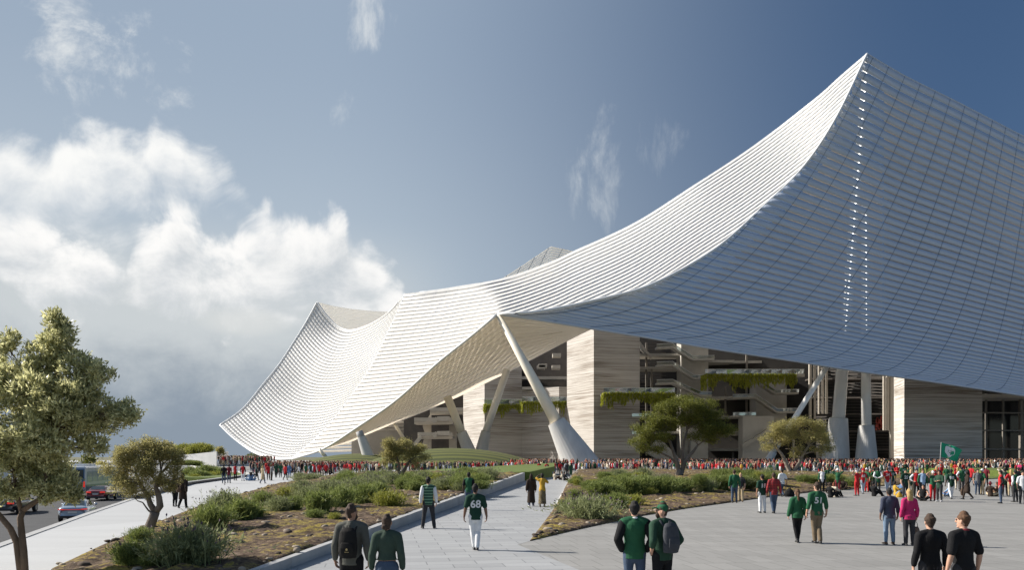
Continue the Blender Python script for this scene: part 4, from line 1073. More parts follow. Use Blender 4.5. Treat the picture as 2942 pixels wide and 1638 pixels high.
# --- white building wall with yellow broom on its roof
wl=MB(); pts=[P(430,1316,225),P(503,1310,220.5),P(557,1305,217.3),P(622,1298,213.4)]
for a,b in zip(pts[:-1],pts[1:]): wl.hexa([(a.x,a.y,0),(b.x,b.y,0),(b.x,b.y+9,0),(a.x,a.y+9,0)],[(a.x,a.y,a.z),(b.x,b.y,b.z),(b.x,b.y+9,b.z),(a.x,a.y+9,a.z)])
tag(wl.build('pavilion',M_whitewall),'low white pavilion wall in the far left with shrubs growing on its roof','building')
def shrub_mesh(seed,n,h,w,leaf,lw,upright,flower=0,segs=3):
    """tuft of thin stems with narrow leaves; unit metres"""
    r=np.random.default_rng(seed); Vs=[];Qs=[];MI=[];off=0
    base=r.normal(0,w*.17,(n,2)); a=r.uniform(0,2*np.pi,n); lean=np.abs(r.normal(0,1,n))*upright
    tipx=base[:,0]+np.cos(a)*lean*w*.5+r.normal(0,.03,n); tipy=base[:,1]+np.sin(a)*lean*w*.5+r.normal(0,.03,n)
    tz=h*(1-.42*np.clip(lean,0,1.6)**1.3/1.6)*r.uniform(.65,1.05,n)
    for i in range(n):
        p0=np.array([base[i,0],base[i,1],-.06]); p2=np.array([tipx[i],tipy[i],max(.08,tz[i])]); pm=(p0+p2)/2+np.array([0,0,.12*h])
        ts=np.linspace(0,1,segs+1); pts=np.array([(1-t_)**2*p0+2*t_*(1-t_)*pm+t_*t_*p2 for t_ in ts])
        an=r.uniform(0,3.14); sx=np.array([math.cos(an),math.sin(an),0])*lw*.5
        prof=np.linspace(1,.25,segs+1)[:,None]; L=pts-sx*prof; Rr=pts+sx*prof
        V=np.concatenate([L,Rr]); k=segs+1; Q=[(j,j+1,k+j+1,k+j) for j in range(segs)]
        Vs.append(V); Qs.append(np.array(Q)+off); MI+= [0]*segs; off+=len(V)
        # side leaves
        m=5; tt=r.uniform(.25,1,m)[:,None]; pp=(1-tt)**2*p0+2*tt*(1-tt)*pm+tt*tt*p2; dd=(p2-p0)/np.linalg.norm(p2-p0)*.8+r.normal(0,.55,(m,3)); 
        V,Q=leaves(pp,dd,leaf,lw*1.15,r); Vs.append(V); Qs.append(Q+off); MI+=[0]*m; off+=len(V)
        if flower and r.random()<flower:
            up=np.array([0,0,1.0])+ (p2-p0)/np.linalg.norm(p2-p0)*.6; up/=np.linalg.norm(up); st=p2+up*h*.18*r.uniform(.4,1.1)
            V=np.array([p2-sx*.3,p2+sx*.3,st+sx*.25,st-sx*.25]); Vs.append(V); Qs.append(np.array([[0,1,2,3]])+off); MI+=[0]; off+=4
            fl=np.repeat((st)[None],3,0)+r.normal(0,.008,(3,3)); V,Q=leaves(fl,np.repeat(up[None],3,0)+r.normal(0,.2,(3,3)),h*.09,.028,r); Vs.append(V); Qs.append(Q+off); MI+=[1]*3; off+=len(V)
    return np.concatenate(Vs),np.concatenate(Qs),MI
M_sh=leafmat('shrub_green',(.06,.10,.018),(.29,.33,.10),.42,.6,1.0)
M_sh2=leafmat('lavender_green',(.09,.115,.045),(.36,.39,.19),.42,.65,1.2)
M_sh3=leafmat('yellow_green',(.14,.16,.012),(.36,.36,.08),.42,.6,1.0)
M_fl=pmat('lavender_flower',(.13,.085,.12),.8,.4,9)
SH=[]
for k,(n,h,w,lf,lw,up,fl,mt) in enumerate([(620,.62,.95,.14,.018,.62,0,M_sh),(640,.55,1.1,.12,.017,.75,.06,M_sh2),(500,.75,.8,.17,.018,.5,0,M_sh),(680,.48,1.2,.11,.016,.85,.12,M_sh2),(300,.42,.8,.10,.016,.7,0,M_sh3)]):
    V,Q,MI=shrub_mesh(40+k,n,h,w,lf,lw,up,fl); SH.append((np_mesh('shrub',V,Q,[mt,M_fl],MI),h,w))
SHRUBS=[]
LOOK=['feathery bright green shrub','spreading lavender shrub','tall upright green shrub','low rounded lavender shrub','small yellow-green tuft']
def shrub(x,y,wpx,hpx,kind,hf,where):
    z=.1
    for _ in range(4):
        q=G(x,y,z); z=float(hf(np.array([q.x]),np.array([q.y]))[0])+.06
    me,h,w=SH[kind]; o=link('shrub',me); o.location=q; s=q.y/F
    o.scale=(wpx*s/w/.95,wpx*s/w/.95,hpx*s/h/.95); o.rotation_euler=(0,0,random.uniform(0,6.28)); SHRUBS.append((o,kind,x,y,wpx,where)); return o
LB,RBk='left planting bed','right planting bed'
for a in [(545,1622,190,108,1),(372,1628,100,66,2),(435,1632,60,34,0),(402,1562,62,42,0),(607,1518,98,62,0),(692,1497,84,58,2),(648,1476,88,62,1),(755,1455,60,40,0),(917,1475,82,60,2),(980,1458,66,56,0),(1044,1448,70,52,0),(1118,1455,90,42,4),(1010,1418,70,38,1),(940,1425,80,42,1),(870,1412,60,30,1),(905,1490,44,24,0),(960,1495,34,20,4),(1160,1398,40,24,0),(1240,1402,36,20,0),(1085,1425,60,36,0),(880,1440,60,40,1),(820,1432,50,30,4),(1190,1412,44,28,0),(1230,1392,50,30,2),(1300,1398,44,20,0),(1275,1410,30,18,4),(735,1490,50,34,0),(800,1470,64,40,1),(845,1465,50,36,0)]:
    shrub(*a,h_left,LB)
r=np.random.default_rng(77)
cnt=0
while cnt<58:                                       # the thick band along the top of the left bed
    x=r.uniform(830,1400); y=r.uniform(1374,1412)
    if y<1374+ (1000-x)*.06 if x<1000 else y<1372: continue
    shrub(x,y,r.uniform(34,62),r.uniform(18,34)*(1 if y<1395 else 1.2),int(r.choice([0,0,1,2,3,1,4])),h_left,LB); cnt+=1
for a in [(1690,1490,140,62,3),(1640,1470,60,34,0),(1650,1432,34,24,0),(1716,1428,60,40,2),(1690,1405,40,22,0),(1770,1462,62,42,0),(1825,1453,52,30,4),(1755,1428,60,38,0),(1800,1420,70,46,2),(1850,1418,75,48,0),(1905,1420,70,46,2),(1865,1424,34,20,4),(1925,1412,60,36,0),(1965,1410,60,34,0),(2025,1412,56,34,1),(2075,1408,60,40,2),(2050,1398,50,30,0),(2120,1402,55,36,0),(2310,1384,40,18,0),(2440,1398,34,20,0),(2180,1392,50,30,2),(2150,1400,46,30,1),(1745,1450,40,24,4)]:
    shrub(*a,h_right,RBk)
cnt=0
while cnt<30:
    x=r.uniform(1730,2210); y=r.uniform(1372,1398)
    if abs(x-1950)<22 and y>1375: continue
    shrub(x,y,r.uniform(32,60),r.uniform(16,30),int(r.choice([0,0,2,1,1,4])),h_right,RBk); cnt+=1
for k in range(16): shrub(r.uniform(2330,2520),r.uniform(1378,1396),r.uniform(22,44),r.uniform(12,22),int(r.choice([0,2,1])),h_right,RBk)
for k in range(8): shrub(r.uniform(1640,1760),r.uniform(1378,1395),r.uniform(22,40),r.uniform(10,18),int(r.choice([0,4])),h_right,RBk)
# labels: look + what it stands nearest to
MARKS=[(424,1545,'the forked olive tree'),(1146,1391,'the twin-lobed tree'),(1950,1384,'the dark pine'),(2276,1374,'the pale two-trunk tree'),(1509,1383,'the far end of the concrete wall'),(1100,1530,'the low concrete wall'),(1523,1556,'the sharp tip of the bed'),(620,1440,'the white pavement'),(1640,1395,'the pale kerb of the path'),(2101,1445,'the plaza paving'),(2416,1410,'the right end of the bed')]
def zone(x,y): return min(MARKS,key=lambda m:math.hypot((m[0]-x),(m[1]-y)*2.2))
seen={}
for o,kind,x,y,w,where in SHRUBS:
    mx,my,nm=zone(x,y); side=('left of' if x<mx-20 else 'right of' if x>mx+20 else 'beside'); dep='behind and ' if y<my-12 else 'in front and ' if y>my+12 else ''
    lab=f'{LOOK[kind]} {dep}{side} {nm}'
    size='broad ' if w>75 else 'little ' if w<36 else ''
    lab=size+lab
    tag(o,lab,'shrub',f'shrubs of the {where}')
# broom on the pavilion roof and grasses by the road
for k in range(15):
    x=470+k*9.3+random.uniform(-4,4); d=226-(x-430)*.06+random.uniform(0,4); q=P(x,1299+ (622-x)*.055,d); me,h,w=SH[4]; o=link('shrub',me); o.location=q; s=random.uniform(2.6,3.8); o.scale=(s*1.3,s*1.3,s*1.7); o.rotation_euler=(0,0,k); tag(o,'yellow-green broom shrub in the row on the white pavilion roof','shrub','broom shrubs on the pavilion roof')
for k in range(20):
    x=random.uniform(545,640); t_=(x-545)/95; q=G(x,1384-t_*8-random.uniform(0,9),-.45); me,h,w=SH[4 if k%3 else 0]; o=link('shrub',me); o.location=q; s=random.uniform(1.6,2.8); o.scale=(s,s,s*1.1); o.rotation_euler=(0,0,k); tag(o,'tuft of tall yellow-green grass below the dark kerb, left of the pavement','grass tuft','grass tufts below the dark kerb')
for k in range(12):
    x=random.uniform(500,575); q=P(x,1336-random.uniform(0,3),208); me,h,w=SH[0]; o=link('shrub',me); o.location=(q.x,q.y,.3); s=random.uniform(1.4,2.2); o.scale=(s*1.4,s*1.4,s); o.rotation_euler=(0,0,k); tag(o,'grassy tuft at the foot of the white pavilion wall','grass tuft','grass tufts at the pavilion')
# ================================================================== vehicles
M_tyre=pmat('tyre_rubber',(.018,.018,.019),.8,.15,8); M_rim=pmat('alloy',(.45,.45,.46),.3,.1,3,metal=.8)
M_cgl=pmat('car_glass',(.030,.045,.055),.06,.1,2,spec=.8); M_trimk=pmat('black_trim',(.02,.02,.021),.5,.1)
def emat(name,col,s):
    if name in MATS: return MATS[name]
    m,t,b=new_mat(name); b.inputs['Base Color'].default_value=C4(col); b.inputs['Emission Color'].default_value=C4(col); b.inputs['Emission Strength'].default_value=s; b.inputs['Roughness'].default_value=.2; MATS[name]=m; return m
M_tail=emat('tail_lamp',(.60,.03,.015),.45)
M_plate=pmat('number_plate',(.6,.6,.58),.5,.05)
def smooth_obj(o,lv=2):
    s=o.modifiers.new('subsurf','SUBSURF'); s.levels=lv; s.render_levels=lv
    for p in o.data.polygons: p.use_smooth=True
    return o
def car(name,label,loc,rz,paint,lamp='bar',Wd=1.86,Ln=4.75,group=None):
    root=empty(name,loc,rz); tag(root,label,'car',group); w=Wd/2
    # body sections along y (rear at 0): (y, half width at sill, half width at belt, z sill, z belt, crown)
    secs=[(0,.80,.74,.42,.80),(.06,.90,.86,.30,.98),(.35,.97,.94,.24,1.04),(1.0,1.0,.97,.20,1.02),(2.2,1.0,.97,.19,.98),(3.3,1.0,.96,.20,.95),(4.1,.97,.92,.22,.88),(4.6,.88,.84,.28,.74),(4.75,.74,.70,.38,.62)]
    V=[];k=0
    for y,a,b,z0,z1 in secs:
        zm=z0+(z1-z0)*.55
        V+= [(-a*w*.9,y,z0),(-a*w,y,zm),(-b*w*.97,y,z1),(-b*w*.6,y,z1+.035),(b*w*.6,y,z1+.035),(b*w*.97,y,z1),(a*w,y,zm),(a*w*.9,y,z0)]
    n=8; Fs=[]
    for i in range(len(secs)-1):
        for j in range(n): a=i*n+j; b=i*n+(j+1)%n; Fs.append((a,b,b+n,a+n))
    Fs.append(tuple(range(n))); Fs.append(tuple(range((len(secs)-1)*n+n-1,(len(secs)-1)*n-1,-1)))
    mb=MB().add(V,Fs); body=mb.build('body',paint,root); smooth_obj(body); 
    # greenhouse
    gs=[(.55,.80,.76,1.02,1.05),(.95,.80,.70,1.02,1.30),(1.35,.80,.66,1.0,1.42),(2.1,.80,.66,.98,1.45),(2.75,.80,.67,.96,1.39),(3.3,.80,.72,.94,1.15),(3.6,.78,.74,.93,.97)]
    V=[];Fs=[]
    for y,a,b,z0,z1 in gs: V+=[(-a*w,y,z0-.05),(-a*w*.98,y,z0+.03),(-b*w,y,z1-.03),(-b*w*.7,y,z1),(b*w*.7,y,z1),(b*w,y,z1-.03),(a*w*.98,y,z0+.03),(a*w,y,z0-.05)]
    for i in range(len(gs)-1):
        for j in range(n): a=i*n+j; b=i*n+(j+1)%n; Fs.append((a,b,b+n,a+n))
    Fs.append(tuple(range(n))); Fs.append(tuple(range((len(gs)-1)*n+n-1,(len(gs)-1)*n-1,-1)))
    smooth_obj(MB().add(V,Fs).build('roof',paint,root))
    def gl(nm,q): MB().add(q,[(0,1,2,3)]).build(nm,M_cgl,root)
    # glazing set just proud of the greenhouse
    def lerp(a,b,t_): return tuple(a[i]+(b[i]-a[i])*t_ for i in range(3))
    gl('rear_window',[(-.66*w,.62,1.10),(.66*w,.62,1.10),(.57*w,1.20,1.425),(-.57*w,1.20,1.425)])
    gl('windscreen',[(.66*w,3.50,1.06),(-.66*w,3.50,1.06),(-.58*w,2.86,1.40),(.58*w,2.86,1.40)])
    for s in (-1,1):
        q=[(s*.795*w,1.05,1.06),(s*.70*w,1.40,1.375),(s*.70*w,2.05,1.405),(s*.805*w,2.05,1.03)]; gl('side_window',q if s>0 else q[::-1])
        q=[(s*.805*w,2.12,1.03),(s*.70*w,2.12,1.405),(s*.71*w,2.68,1.35),(s*.80*w,3.22,1.02)]; gl('side_window',q if s>0 else q[::-1])
        m=MB().ball((s*1.06*w,2.95,1.06),(.10,.07,.075)); m.bar((s*.93*w,2.98,1.02),(s*1.04*w,2.96,1.04),.05,.05); m.build('wing_mirror',paint,root,smooth=True)
        for y in (.92,3.82):
            c=(s*(w-.115),y,.335); m=MB()
            m.tube([(c[0]-.11,y,.335),(c[0]-.09,y,.335),(c[0]+.09,y,.335),(c[0]+.11,y,.335)],[.30,.335,.335,.30],n=24,side=(0,1,0)); wh=m.build('wheel',M_tyre,root,smooth=True)
            m=MB().tube([(c[0]-s*.02,y,.335),(c[0]+s*.118,y,.335)],[.215,.20],n=20,side=(0,1,0)); m.build('rim',M_rim,wh)
        if lamp!='bar': m=MB(); m.hexa([(s*.40*w,-.035,.80),(s*.86*w,.03,.80),(s*.86*w,.09,.80),(s*.40*w,.02,.80)],[(s*.40*w,-.02,.93),(s*.84*w,.05,.95),(s*.84*w,.12,.95),(s*.40*w,.03,.93)]) if s>0 else m.hexa([(s*.86*w,.03,.80),(s*.40*w,-.035,.80),(s*.40*w,.02,.80),(s*.86*w,.09,.80)],[(s*.84*w,.05,.95),(s*.40*w,-.02,.93),(s*.40*w,.03,.93),(s*.84*w,.12,.95)]); m.build('tail_lamp',M_tail,root)
    if lamp=='bar':
        m=MB()
        for s in (-1,1): m.bar((0,-.03,.86),(s*.60*w,.0,.865),.04,.03); m.bar((s*.55*w,-.01,.87),(s*.90*w,.10,.88),.05,.07)
        m.build('tail_lamp',M_tail,root)
    MB().box((-.80*w,-.045,.30),(.80*w,.30,.46)).build('bumper',M_trimk,root,bevel=.03)
    pl_=MB().box((-.26,-.05,.63),(.26,-.02,.745)).build('number_plate',M_plate,root)
    MB().bar((-.32*w,-.04,.79),(.32*w,-.04,.79),.02,.025).build('trim_strip',M_rim,root)
    return root
def paint(name,c): return pmat(name,c,.32,.06,1.5,spec=.5,coat=1,metal=.25)
def RP(x,y,z=-1.75): return G(x,y,z)
q=RP(208,1503); car('car','silver-blue saloon car with a full-width red rear light bar by the pavement edge',q,R(20),paint('silver_blue_paint',(.30,.38,.47)),'bar',1.9)
q=RP(274,1441); car('car','dark red saloon car driving away in front of the coach',q,R(13),paint('dark_red_paint',(.20,.022,.025)),'pair',1.98)
q=RP(5,1481); car('car','black car at the left frame edge with lit rear lamps behind the tree trunk',q,R(10),paint('black_paint',(.02,.021,.024)),'pair')
q=RP(-60,1470); 
# coach
def coach():
    q=G(208,1431,-1.75); root=empty('coach',q,R(10)); tag(root,'tall blue and white coach parked on the road behind the red car','coach')
    W2,L,H=1.28,12.5,3.35; M_w=pmat('coach_white',(.62,.64,.66),.3,.05,1,coat=.6); M_bl=pmat('coach_blue',(.055,.15,.30),.28,.08,1,coat=.8)
    MB().box((-W2,0,.38),(W2,L,H)).build('body',M_w,root,bevel=.22)
    MB().box((-W2*.94,-.03,.6),(W2*.94,.02,H-.25)).build('rear_panel',M_bl,root,bevel=.01)
    MB().box((-W2*.86,-.05,2.05),(W2*.86,.0,2.95)).build('rear_window',M_cgl,root)
    for s in (-1,1):
        MB().box((s*W2-.02 if s>0 else s*W2-.03,0.15,.55),(s*W2+.03 if s>0 else s*W2+.02,L*.6,1.35)).build('side_stripe',M_bl,root)
        for k in range(7):
            y0=.5+k*1.65; MB().box((s*W2-.03,y0,1.65),(s*W2+.03,y0+1.5,2.75)).build('window',pmat('coach_window',(.42,.45,.48),.08,.1,spec=.8),root)
        for y in (2.6,9.8):
            wh=MB().tube([(s*(W2-.28),y,.5),(s*(W2+.01),y,.5)],[.5,.5],n=24,side=(0,1,0)).build('wheel',M_tyre,root,smooth=False)
            MB().tube([(s*(W2-.02),y,.5),(s*(W2+.03),y,.5)],[.28,.26],n=18,side=(0,1,0)).build('rim',M_rim,wh)
        MB().box((s*W2*.90-.08,-.05,1.1),(s*W2*.90+.08,.02,1.7)).build('tail_lamp',M_tail,root)
    MB().box((-W2*.9,-.06,.42),(W2*.9,.05,.62)).build('bumper',M_trimk,root)
    MB().box((-.28,-.05,.75),(.28,-.02,.9)).build('number_plate',M_plate,root)
    MB().box((-W2*.7,1.5,H),(W2*.7,4.5,H+.2)).build('roof_unit',M_w,root,bevel=.06)
coach()
# small car down on the ramp, only its roof showing
q=P(575,1372,140); car('car','small grey car with red roof lights low on the ramp by the white wall',(q.x,q.y,-1.75),R(75),paint('grey_paint',(.25,.25,.27)),'pair')
# ================================================================== people
TMP=bpy.data.collections.new('tmp'); COL.children.link(TMP)
def remesh(mb, vox, smooth_it=4, keep=False, smooth_f=.5):
    """weld a set of closed tubes into one continuous skin; returns (mesh, label per face)"""
    me=bpy.data.meshes.new('t'); me.from_pydata(mb.v,[],mb.f); me.update()
    o=bpy.data.objects.new('t',me); TMP.objects.link(o)
    m=o.modifiers.new('r','REMESH'); m.mode='VOXEL'; m.voxel_size=vox; m.use_smooth_shade=True
    if smooth_it: s=o.modifiers.new('s','SMOOTH'); s.iterations=smooth_it; s.factor=smooth_f
    dg=bpy.context.evaluated_depsgraph_get(); dg.update()
    out=bpy.data.meshes.new_from_object(o.evaluated_get(dg)); bpy.data.objects.remove(o)
    lab=None
    if keep:
        bv=BVHTree.FromPolygons([Vector(v) for v in mb.v], mb.f)
        lab=np.zeros(len(out.polygons),dtype=np.int32)
        for p in out.polygons:
            h=bv.find_nearest(p.center); lab[p.index]=mb.m[h[2]] if h[2] is not None else 0
    out.materials.clear()
    bpy.data.meshes.remove(me)
    return out,lab
# joints for a 1.78 m figure facing +Y (its right hand at +X)
def pose(kind, r=None, female=False, mirror=False):
    j=dict(pel=(0,0,.95),che=(0,.0,1.30),nek=(0,-.005,1.495),hed=(0,.015,1.66))
    sw=.172 if female else .192; j['sh']=[(s*sw,-.01,1.43) for s in (1,-1)]; j['hp']=[(s*.095,0,.93) for s in (1,-1)]
    el=[(s*(sw+.065),-.045,1.145) for s in (1,-1)]; wr=[(s*(sw+.085),.02,.895) for s in (1,-1)]; hd=[(s*(sw+.075),.055,.80) for s in (1,-1)]
    kn=[(s*.105,.015,.505) for s in (1,-1)]; an=[(s*.115,-.02,.085) for s in (1,-1)]; toe=[(s*.145,.14,.035) for s in (1,-1)]
    if kind=='wide': an=[(s*.20,-.02,.085) for s in (1,-1)]; kn=[(s*.15,.02,.505) for s in (1,-1)]; toe=[(s*.24,.13,.035) for s in (1,-1)]
    if kind in ('walk','walkbag'):
        kn=[(.085,.14,.52),(-.085,.01,.50)]; an=[(.08,.20,.095),(-.08,-.27,.16)]; toe=[(.095,.36,.06),(-.085,-.14,.055)]
        el=[(sw+.06,-.13,1.15),(-(sw+.06),.02,1.145)]; wr=[(sw+.08,-.13,.90),(-(sw+.075),.16,.93)]; hd=[(sw+.07,-.11,.80),(-(sw+.06),.22,.85)]
    if kind=='stroll':
        kn=[(.07,.05,.51),(-.07,.03,.505)]; an=[(.03,.06,.085),(-.04,-.13,.10)]; toe=[(.03,.22,.04),(-.045,.02,.035)]
        el=[(sw+.075,-.05,1.15),(-(sw+.075),-.03,1.145)]; wr=[(sw+.115,.01,.90),(-(sw+.115),.03,.90)]; hd=[(sw+.115,.045,.80),(-(sw+.115),.07,.80)]
    if kind=='hips': el=[(s*(sw+.20),-.09,1.19) for s in (1,-1)]; wr=[(s*(sw+.03),.02,1.02) for s in (1,-1)]; hd=[(s*(sw-.06),.09,.99) for s in (1,-1)]
    if kind=='hip1': el[0]=(sw+.20,-.09,1.19); wr[0]=(sw+.03,.02,1.02); hd[0]=(sw-.06,.09,.99)
    if kind=='head': el=[(s*(sw+.20),.02,1.60) for s in (1,-1)]; wr=[(s*.15,-.02,1.76) for s in (1,-1)]; hd=[(s*.06,-.03,1.80) for s in (1,-1)]
    if kind=='fold': el=[(s*(sw+.06),.04,1.17) for s in (1,-1)]; wr=[(-.02,.21,1.20),(.03,.19,1.16)]; hd=[(-.14,.19,1.22),(.13,.16,1.17)]
    if kind=='back': el=[(s*(sw+.10),-.12,1.17) for s in (1,-1)]; wr=[(.02,-.18,1.05),(-.02,-.17,1.02)]; hd=[(-.07,-.17,1.05),(.07,-.16,1.02)]
    if kind=='pocket': el=[(s*(sw+.10),-.12,1.17) for s in (1,-1)]; wr=[(s*(sw+.015),.03,.96) for s in (1,-1)]; hd=[(s*(sw-.03),.07,.90) for s in (1,-1)]
    if kind=='photo': el=[(sw+.12,.10,1.30),(-(sw+.16),.05,1.56)]; wr=[(.16,.22,1.48),(-.16,.12,1.72)]; hd=[(.10,.25,1.56),(-.09,.13,1.76)]
    if kind=='phone': el=[(s*(sw+.05),.06,1.16) for s in (1,-1)]; wr=[(s*.07,.27,1.22) for s in (1,-1)]; hd=[(s*.03,.33,1.28) for s in (1,-1)]
    if kind in ('sit','sitside'):
        dz=.83
        for k in ('pel','che','nek','hed'): j[k]=(j[k][0],j[k][1]-(.06 if k!='pel' else 0),j[k][2]-dz)
        j['sh']=[(x,y-.06,z-dz) for x,y,z in j['sh']]; j['hp']=[(x,y,z-dz+.02) for x,y,z in j['hp']]
        if kind=='sit':
            kn=[(s*.33,.27,.22) for s in (1,-1)]; an=[(-.10,.36,.08),(.12,.30,.07)]; toe=[(-.22,.38,.06),(.24,.32,.05)]
            el=[(s*.30,.06,.38) for s in (1,-1)]; wr=[(s*.24,.27,.30) for s in (1,-1)]; hd=[(s*.18,.33,.26) for s in (1,-1)]
        else:
            kn=[(.12,.36,.40),(-.10,.40,.33)]; an=[(.10,.62,.08),(-.12,.72,.07)]; toe=[(.11,.74,.05),(-.12,.83,.05)]
            el=[(.28,.10,.42),(-.30,-.05,.38)]; wr=[(.14,.34,.46),(-.28,.10,.26)]; hd=[(.07,.40,.44),(-.22,.18,.20)]
    j['el'],j['wr'],j['hd'],j['kn'],j['an'],j['toe']=el,wr,hd,kn,an,toe
    if mirror:
        for k in ('el','wr','hd','kn','an','toe'): j[k]=[(-j[k][1][0],*j[k][1][1:]),(-j[k][0][0],*j[k][0][1:])]
    j['sit']=kind.startswith('sit'); return j
def lerp3(a,b,t_): return tuple(a[i]+(b[i]-a[i])*t_ for i in range(3))
TORSO_M=[(-.085,.150,.112,-.005),(0,.158,.115,-.01),(.09,.150,.108,0),(.20,.145,.100,.005),(.32,.165,.112,.0),(.41,.178,.116,-.005),(.475,.165,.100,-.012),(.525,.098,.078,-.012)]
TORSO_F=[(-.085,.160,.118,-.01),(0,.165,.122,-.015),(.09,.145,.108,0),(.20,.122,.092,.005),(.32,.142,.112,.014),(.41,.155,.106,.0),(.475,.145,.090,-.010),(.525,.088,.072,-.012)]
def torso_pts(j,female,z0=-.09,z1=.53,inf=0.0,fac=1.0):
    rows=[q for q in (TORSO_F if female else TORSO_M) if z0<=q[0]<=z1]; px,py,pz=j['pel']; nx,ny,nz=j['nek']
    pts=[];rad=[]
    for z,rx,ry,yo in rows:
        t_=z/.545; pts.append((px+(nx-px)*t_,py+(ny-py)*t_+yo,pz+z)); rad.append((rx*fac+inf,ry*fac+inf))
    return pts,rad
def add_arm(mb,j,i,m,inf=0.0,upto=1.0,hand=True,hires=False,fac=1.0,handm=None):
    sh,el,wr,hd=j['sh'][i],j['el'][i],j['wr'][i],j['hd'][i]
    ua=[.060,.054,.046,.042]; fa=[.044,.043,.034,.027]
    if upto<=.5:
        e=lerp3(sh,el,upto*2); mb.tube([sh,lerp3(sh,el,upto*.8),e],[.060*fac+inf,.056*fac+inf,.052*fac+inf*1.15],n=12,m=m,round_ends=True)
    else:
        mb.tube([sh,lerp3(sh,el,.35),lerp3(sh,el,.75),el],[ua[0]*fac+inf,ua[1]*fac+inf,ua[2]*fac+inf,ua[3]*fac+inf],n=12,m=m,round_ends=True)
        u=(upto-.5)*2; e=lerp3(el,wr,u); mb.tube([el,lerp3(el,e,.4),e],[fa[0]*fac+inf,fa[1]*fac+inf,(fa[3]+(fa[0]-fa[3])*(1-u))*fac+inf],n=12,m=m,round_ends=True)
    if hand:
        hm=m if handm is None else handm
        d=(Vector(hd)-Vector(wr)); 
        if d.length<.02: d=Vector((0,0,-.1))
        d.normalize(); sd=Vector((0,1,0)) if abs(d.y)<.7 else Vector((0,0,1)); sd=(sd-d*sd.dot(d)).normalized(); nn=d.cross(sd)
        s=1 if i==0 else -1; inn=nn*(-1 if nn.x*s>0 else 1)
        W0=Vector(wr)
        if not hires: mb.tube([W0,W0+d*.055,W0+d*.12,W0+d*.165+inn*.015],[(.026,.022),(.040,.022),(.036,.020),(.020,.014)],n=8,m=hm,side=sd,round_ends=True)
        else:
            mb.tube([W0-d*.01,W0+d*.04,W0+d*.088],[(.027,.020),(.039,.018),(.041,.015)],n=10,m=hm,side=sd,round_ends=True)
            for k,(o,L) in enumerate(((.031,.070),(.011,.080),(-.010,.075),(-.030,.058))):
                b0=W0+d*.083+sd*o; k1=b0+d*L*.45+inn*.010; k2=k1+d*L*.32+inn*.022; k3=k2+d*L*.15+inn*.024
                mb.tube([b0,k1,k2,k3],[.0105,.0098,.009,.0078],n=6,m=hm,round_ends=True)
            b0=W0+d*.030+sd*.034; mb.tube([b0,b0+d*.030+sd*.022+inn*.012,b0+d*.062+sd*.024+inn*.022],[.013,.0115,.0095],n=6,m=hm,round_ends=True)
def add_leg(mb,j,i,m,inf=0.0,upto=1.0,fac=1.0,flare=0.0):
    hp,kn,an=j['hp'][i],j['kn'][i],j['an'][i]
    mb.tube([hp,lerp3(hp,kn,.4),lerp3(hp,kn,.85),kn],[.092*fac+inf,.082*fac+inf,.062*fac+inf,.058*fac+inf],n=12,m=m,round_ends=True)
    e=lerp3(kn,an,upto); bk=(0,-.012,0); mid=tuple(a+b for a,b in zip(lerp3(kn,e,.35),bk))
    mb.tube([kn,mid,lerp3(kn,e,.8),e],[.057*fac+inf,.058*fac+inf,.044*fac+inf+flare*.6,.038*fac+inf+flare],n=12,m=m,round_ends=True)
def add_foot(mb,j,i,m,inf=0.0):
    an,to=Vector(j['an'][i]),Vector(j['toe'][i]); d=to-an; d.z=0; d=d.normalized() if d.length>.01 else Vector((0,1,0)); ank=an.copy()
    lift=an.z-.085; heel=an-d*.045; heel.z=max(.035,an.z-.05); tip=to.copy(); ball=to-d*.075; ball.z=to.z+.012
    mb.tube([ank+Vector((0,0,.02)),ank-Vector((0,0,.03))],[.042+inf,.045+inf],n=10,m=m,round_ends=True)
    mb.tube([heel,(heel+ball)/2+Vector((0,0,.008)),ball,tip],[(.036+inf,.035),(.037+inf,.034),(.043+inf,.030),(.034+inf,.024)],n=10,m=m,side=(1,0,0),round_ends=True)
def add_head(mb,j,m,turn=0,nod=0,hires=False,eye=None):
    c=Vector(j['hed']); Rm=Matrix.Rotation(turn,3,'Z')@Matrix.Rotation(nod,3,'X')
    q=lambda x,y,z: c+Rm@Vector((x,y,z))
    mb.tube([Vector(j['nek'])-Vector((0,0,.06)),Vector(j['nek']),q(0,-.012,-.07)],[.062,.055,.054],n=12,m=m,round_ends=True)
    mb.tube([q(0,.0,-.118),q(0,.012,-.085),q(0,.006,-.03),q(0,-.008,.03),q(0,-.014,.070),q(0,-.014,.096)],[(.030,.040),(.050,.066),(.068,.086),(.075,.096),(.068,.086),(.048,.060)],n=16,m=m,round_ends=True)
    if hires:
        mb.tube([q(0,.092,.020),q(0,.108,-.012),q(0,.104,-.026)],[.009,.013,.012],n=8,m=m,round_ends=True)
        mb.tube([q(-.022,.083,-.060),q(.022,.083,-.060)],[.009,.009],n=6,m=m,round_ends=True); mb.ball(q(0,.070,-.098),(.024,.02,.018),m)
        mb.tube([q(-.045,.083,.032),q(.045,.083,.032)],[.011,.011],n=6,m=m,round_ends=True)
        for s in (-1,1):
            mb.tube([q(s*.078,-.004,.022),q(s*.083,-.010,-.005),q(s*.078,-.004,-.032)],[(.008,.018),(.010,.020),(.007,.012)],n=8,m=m,round_ends=True)
            if eye is not None: mb.ball(q(s*.031,.086,.010),.010,eye,nu=8,nv=6)
    return q
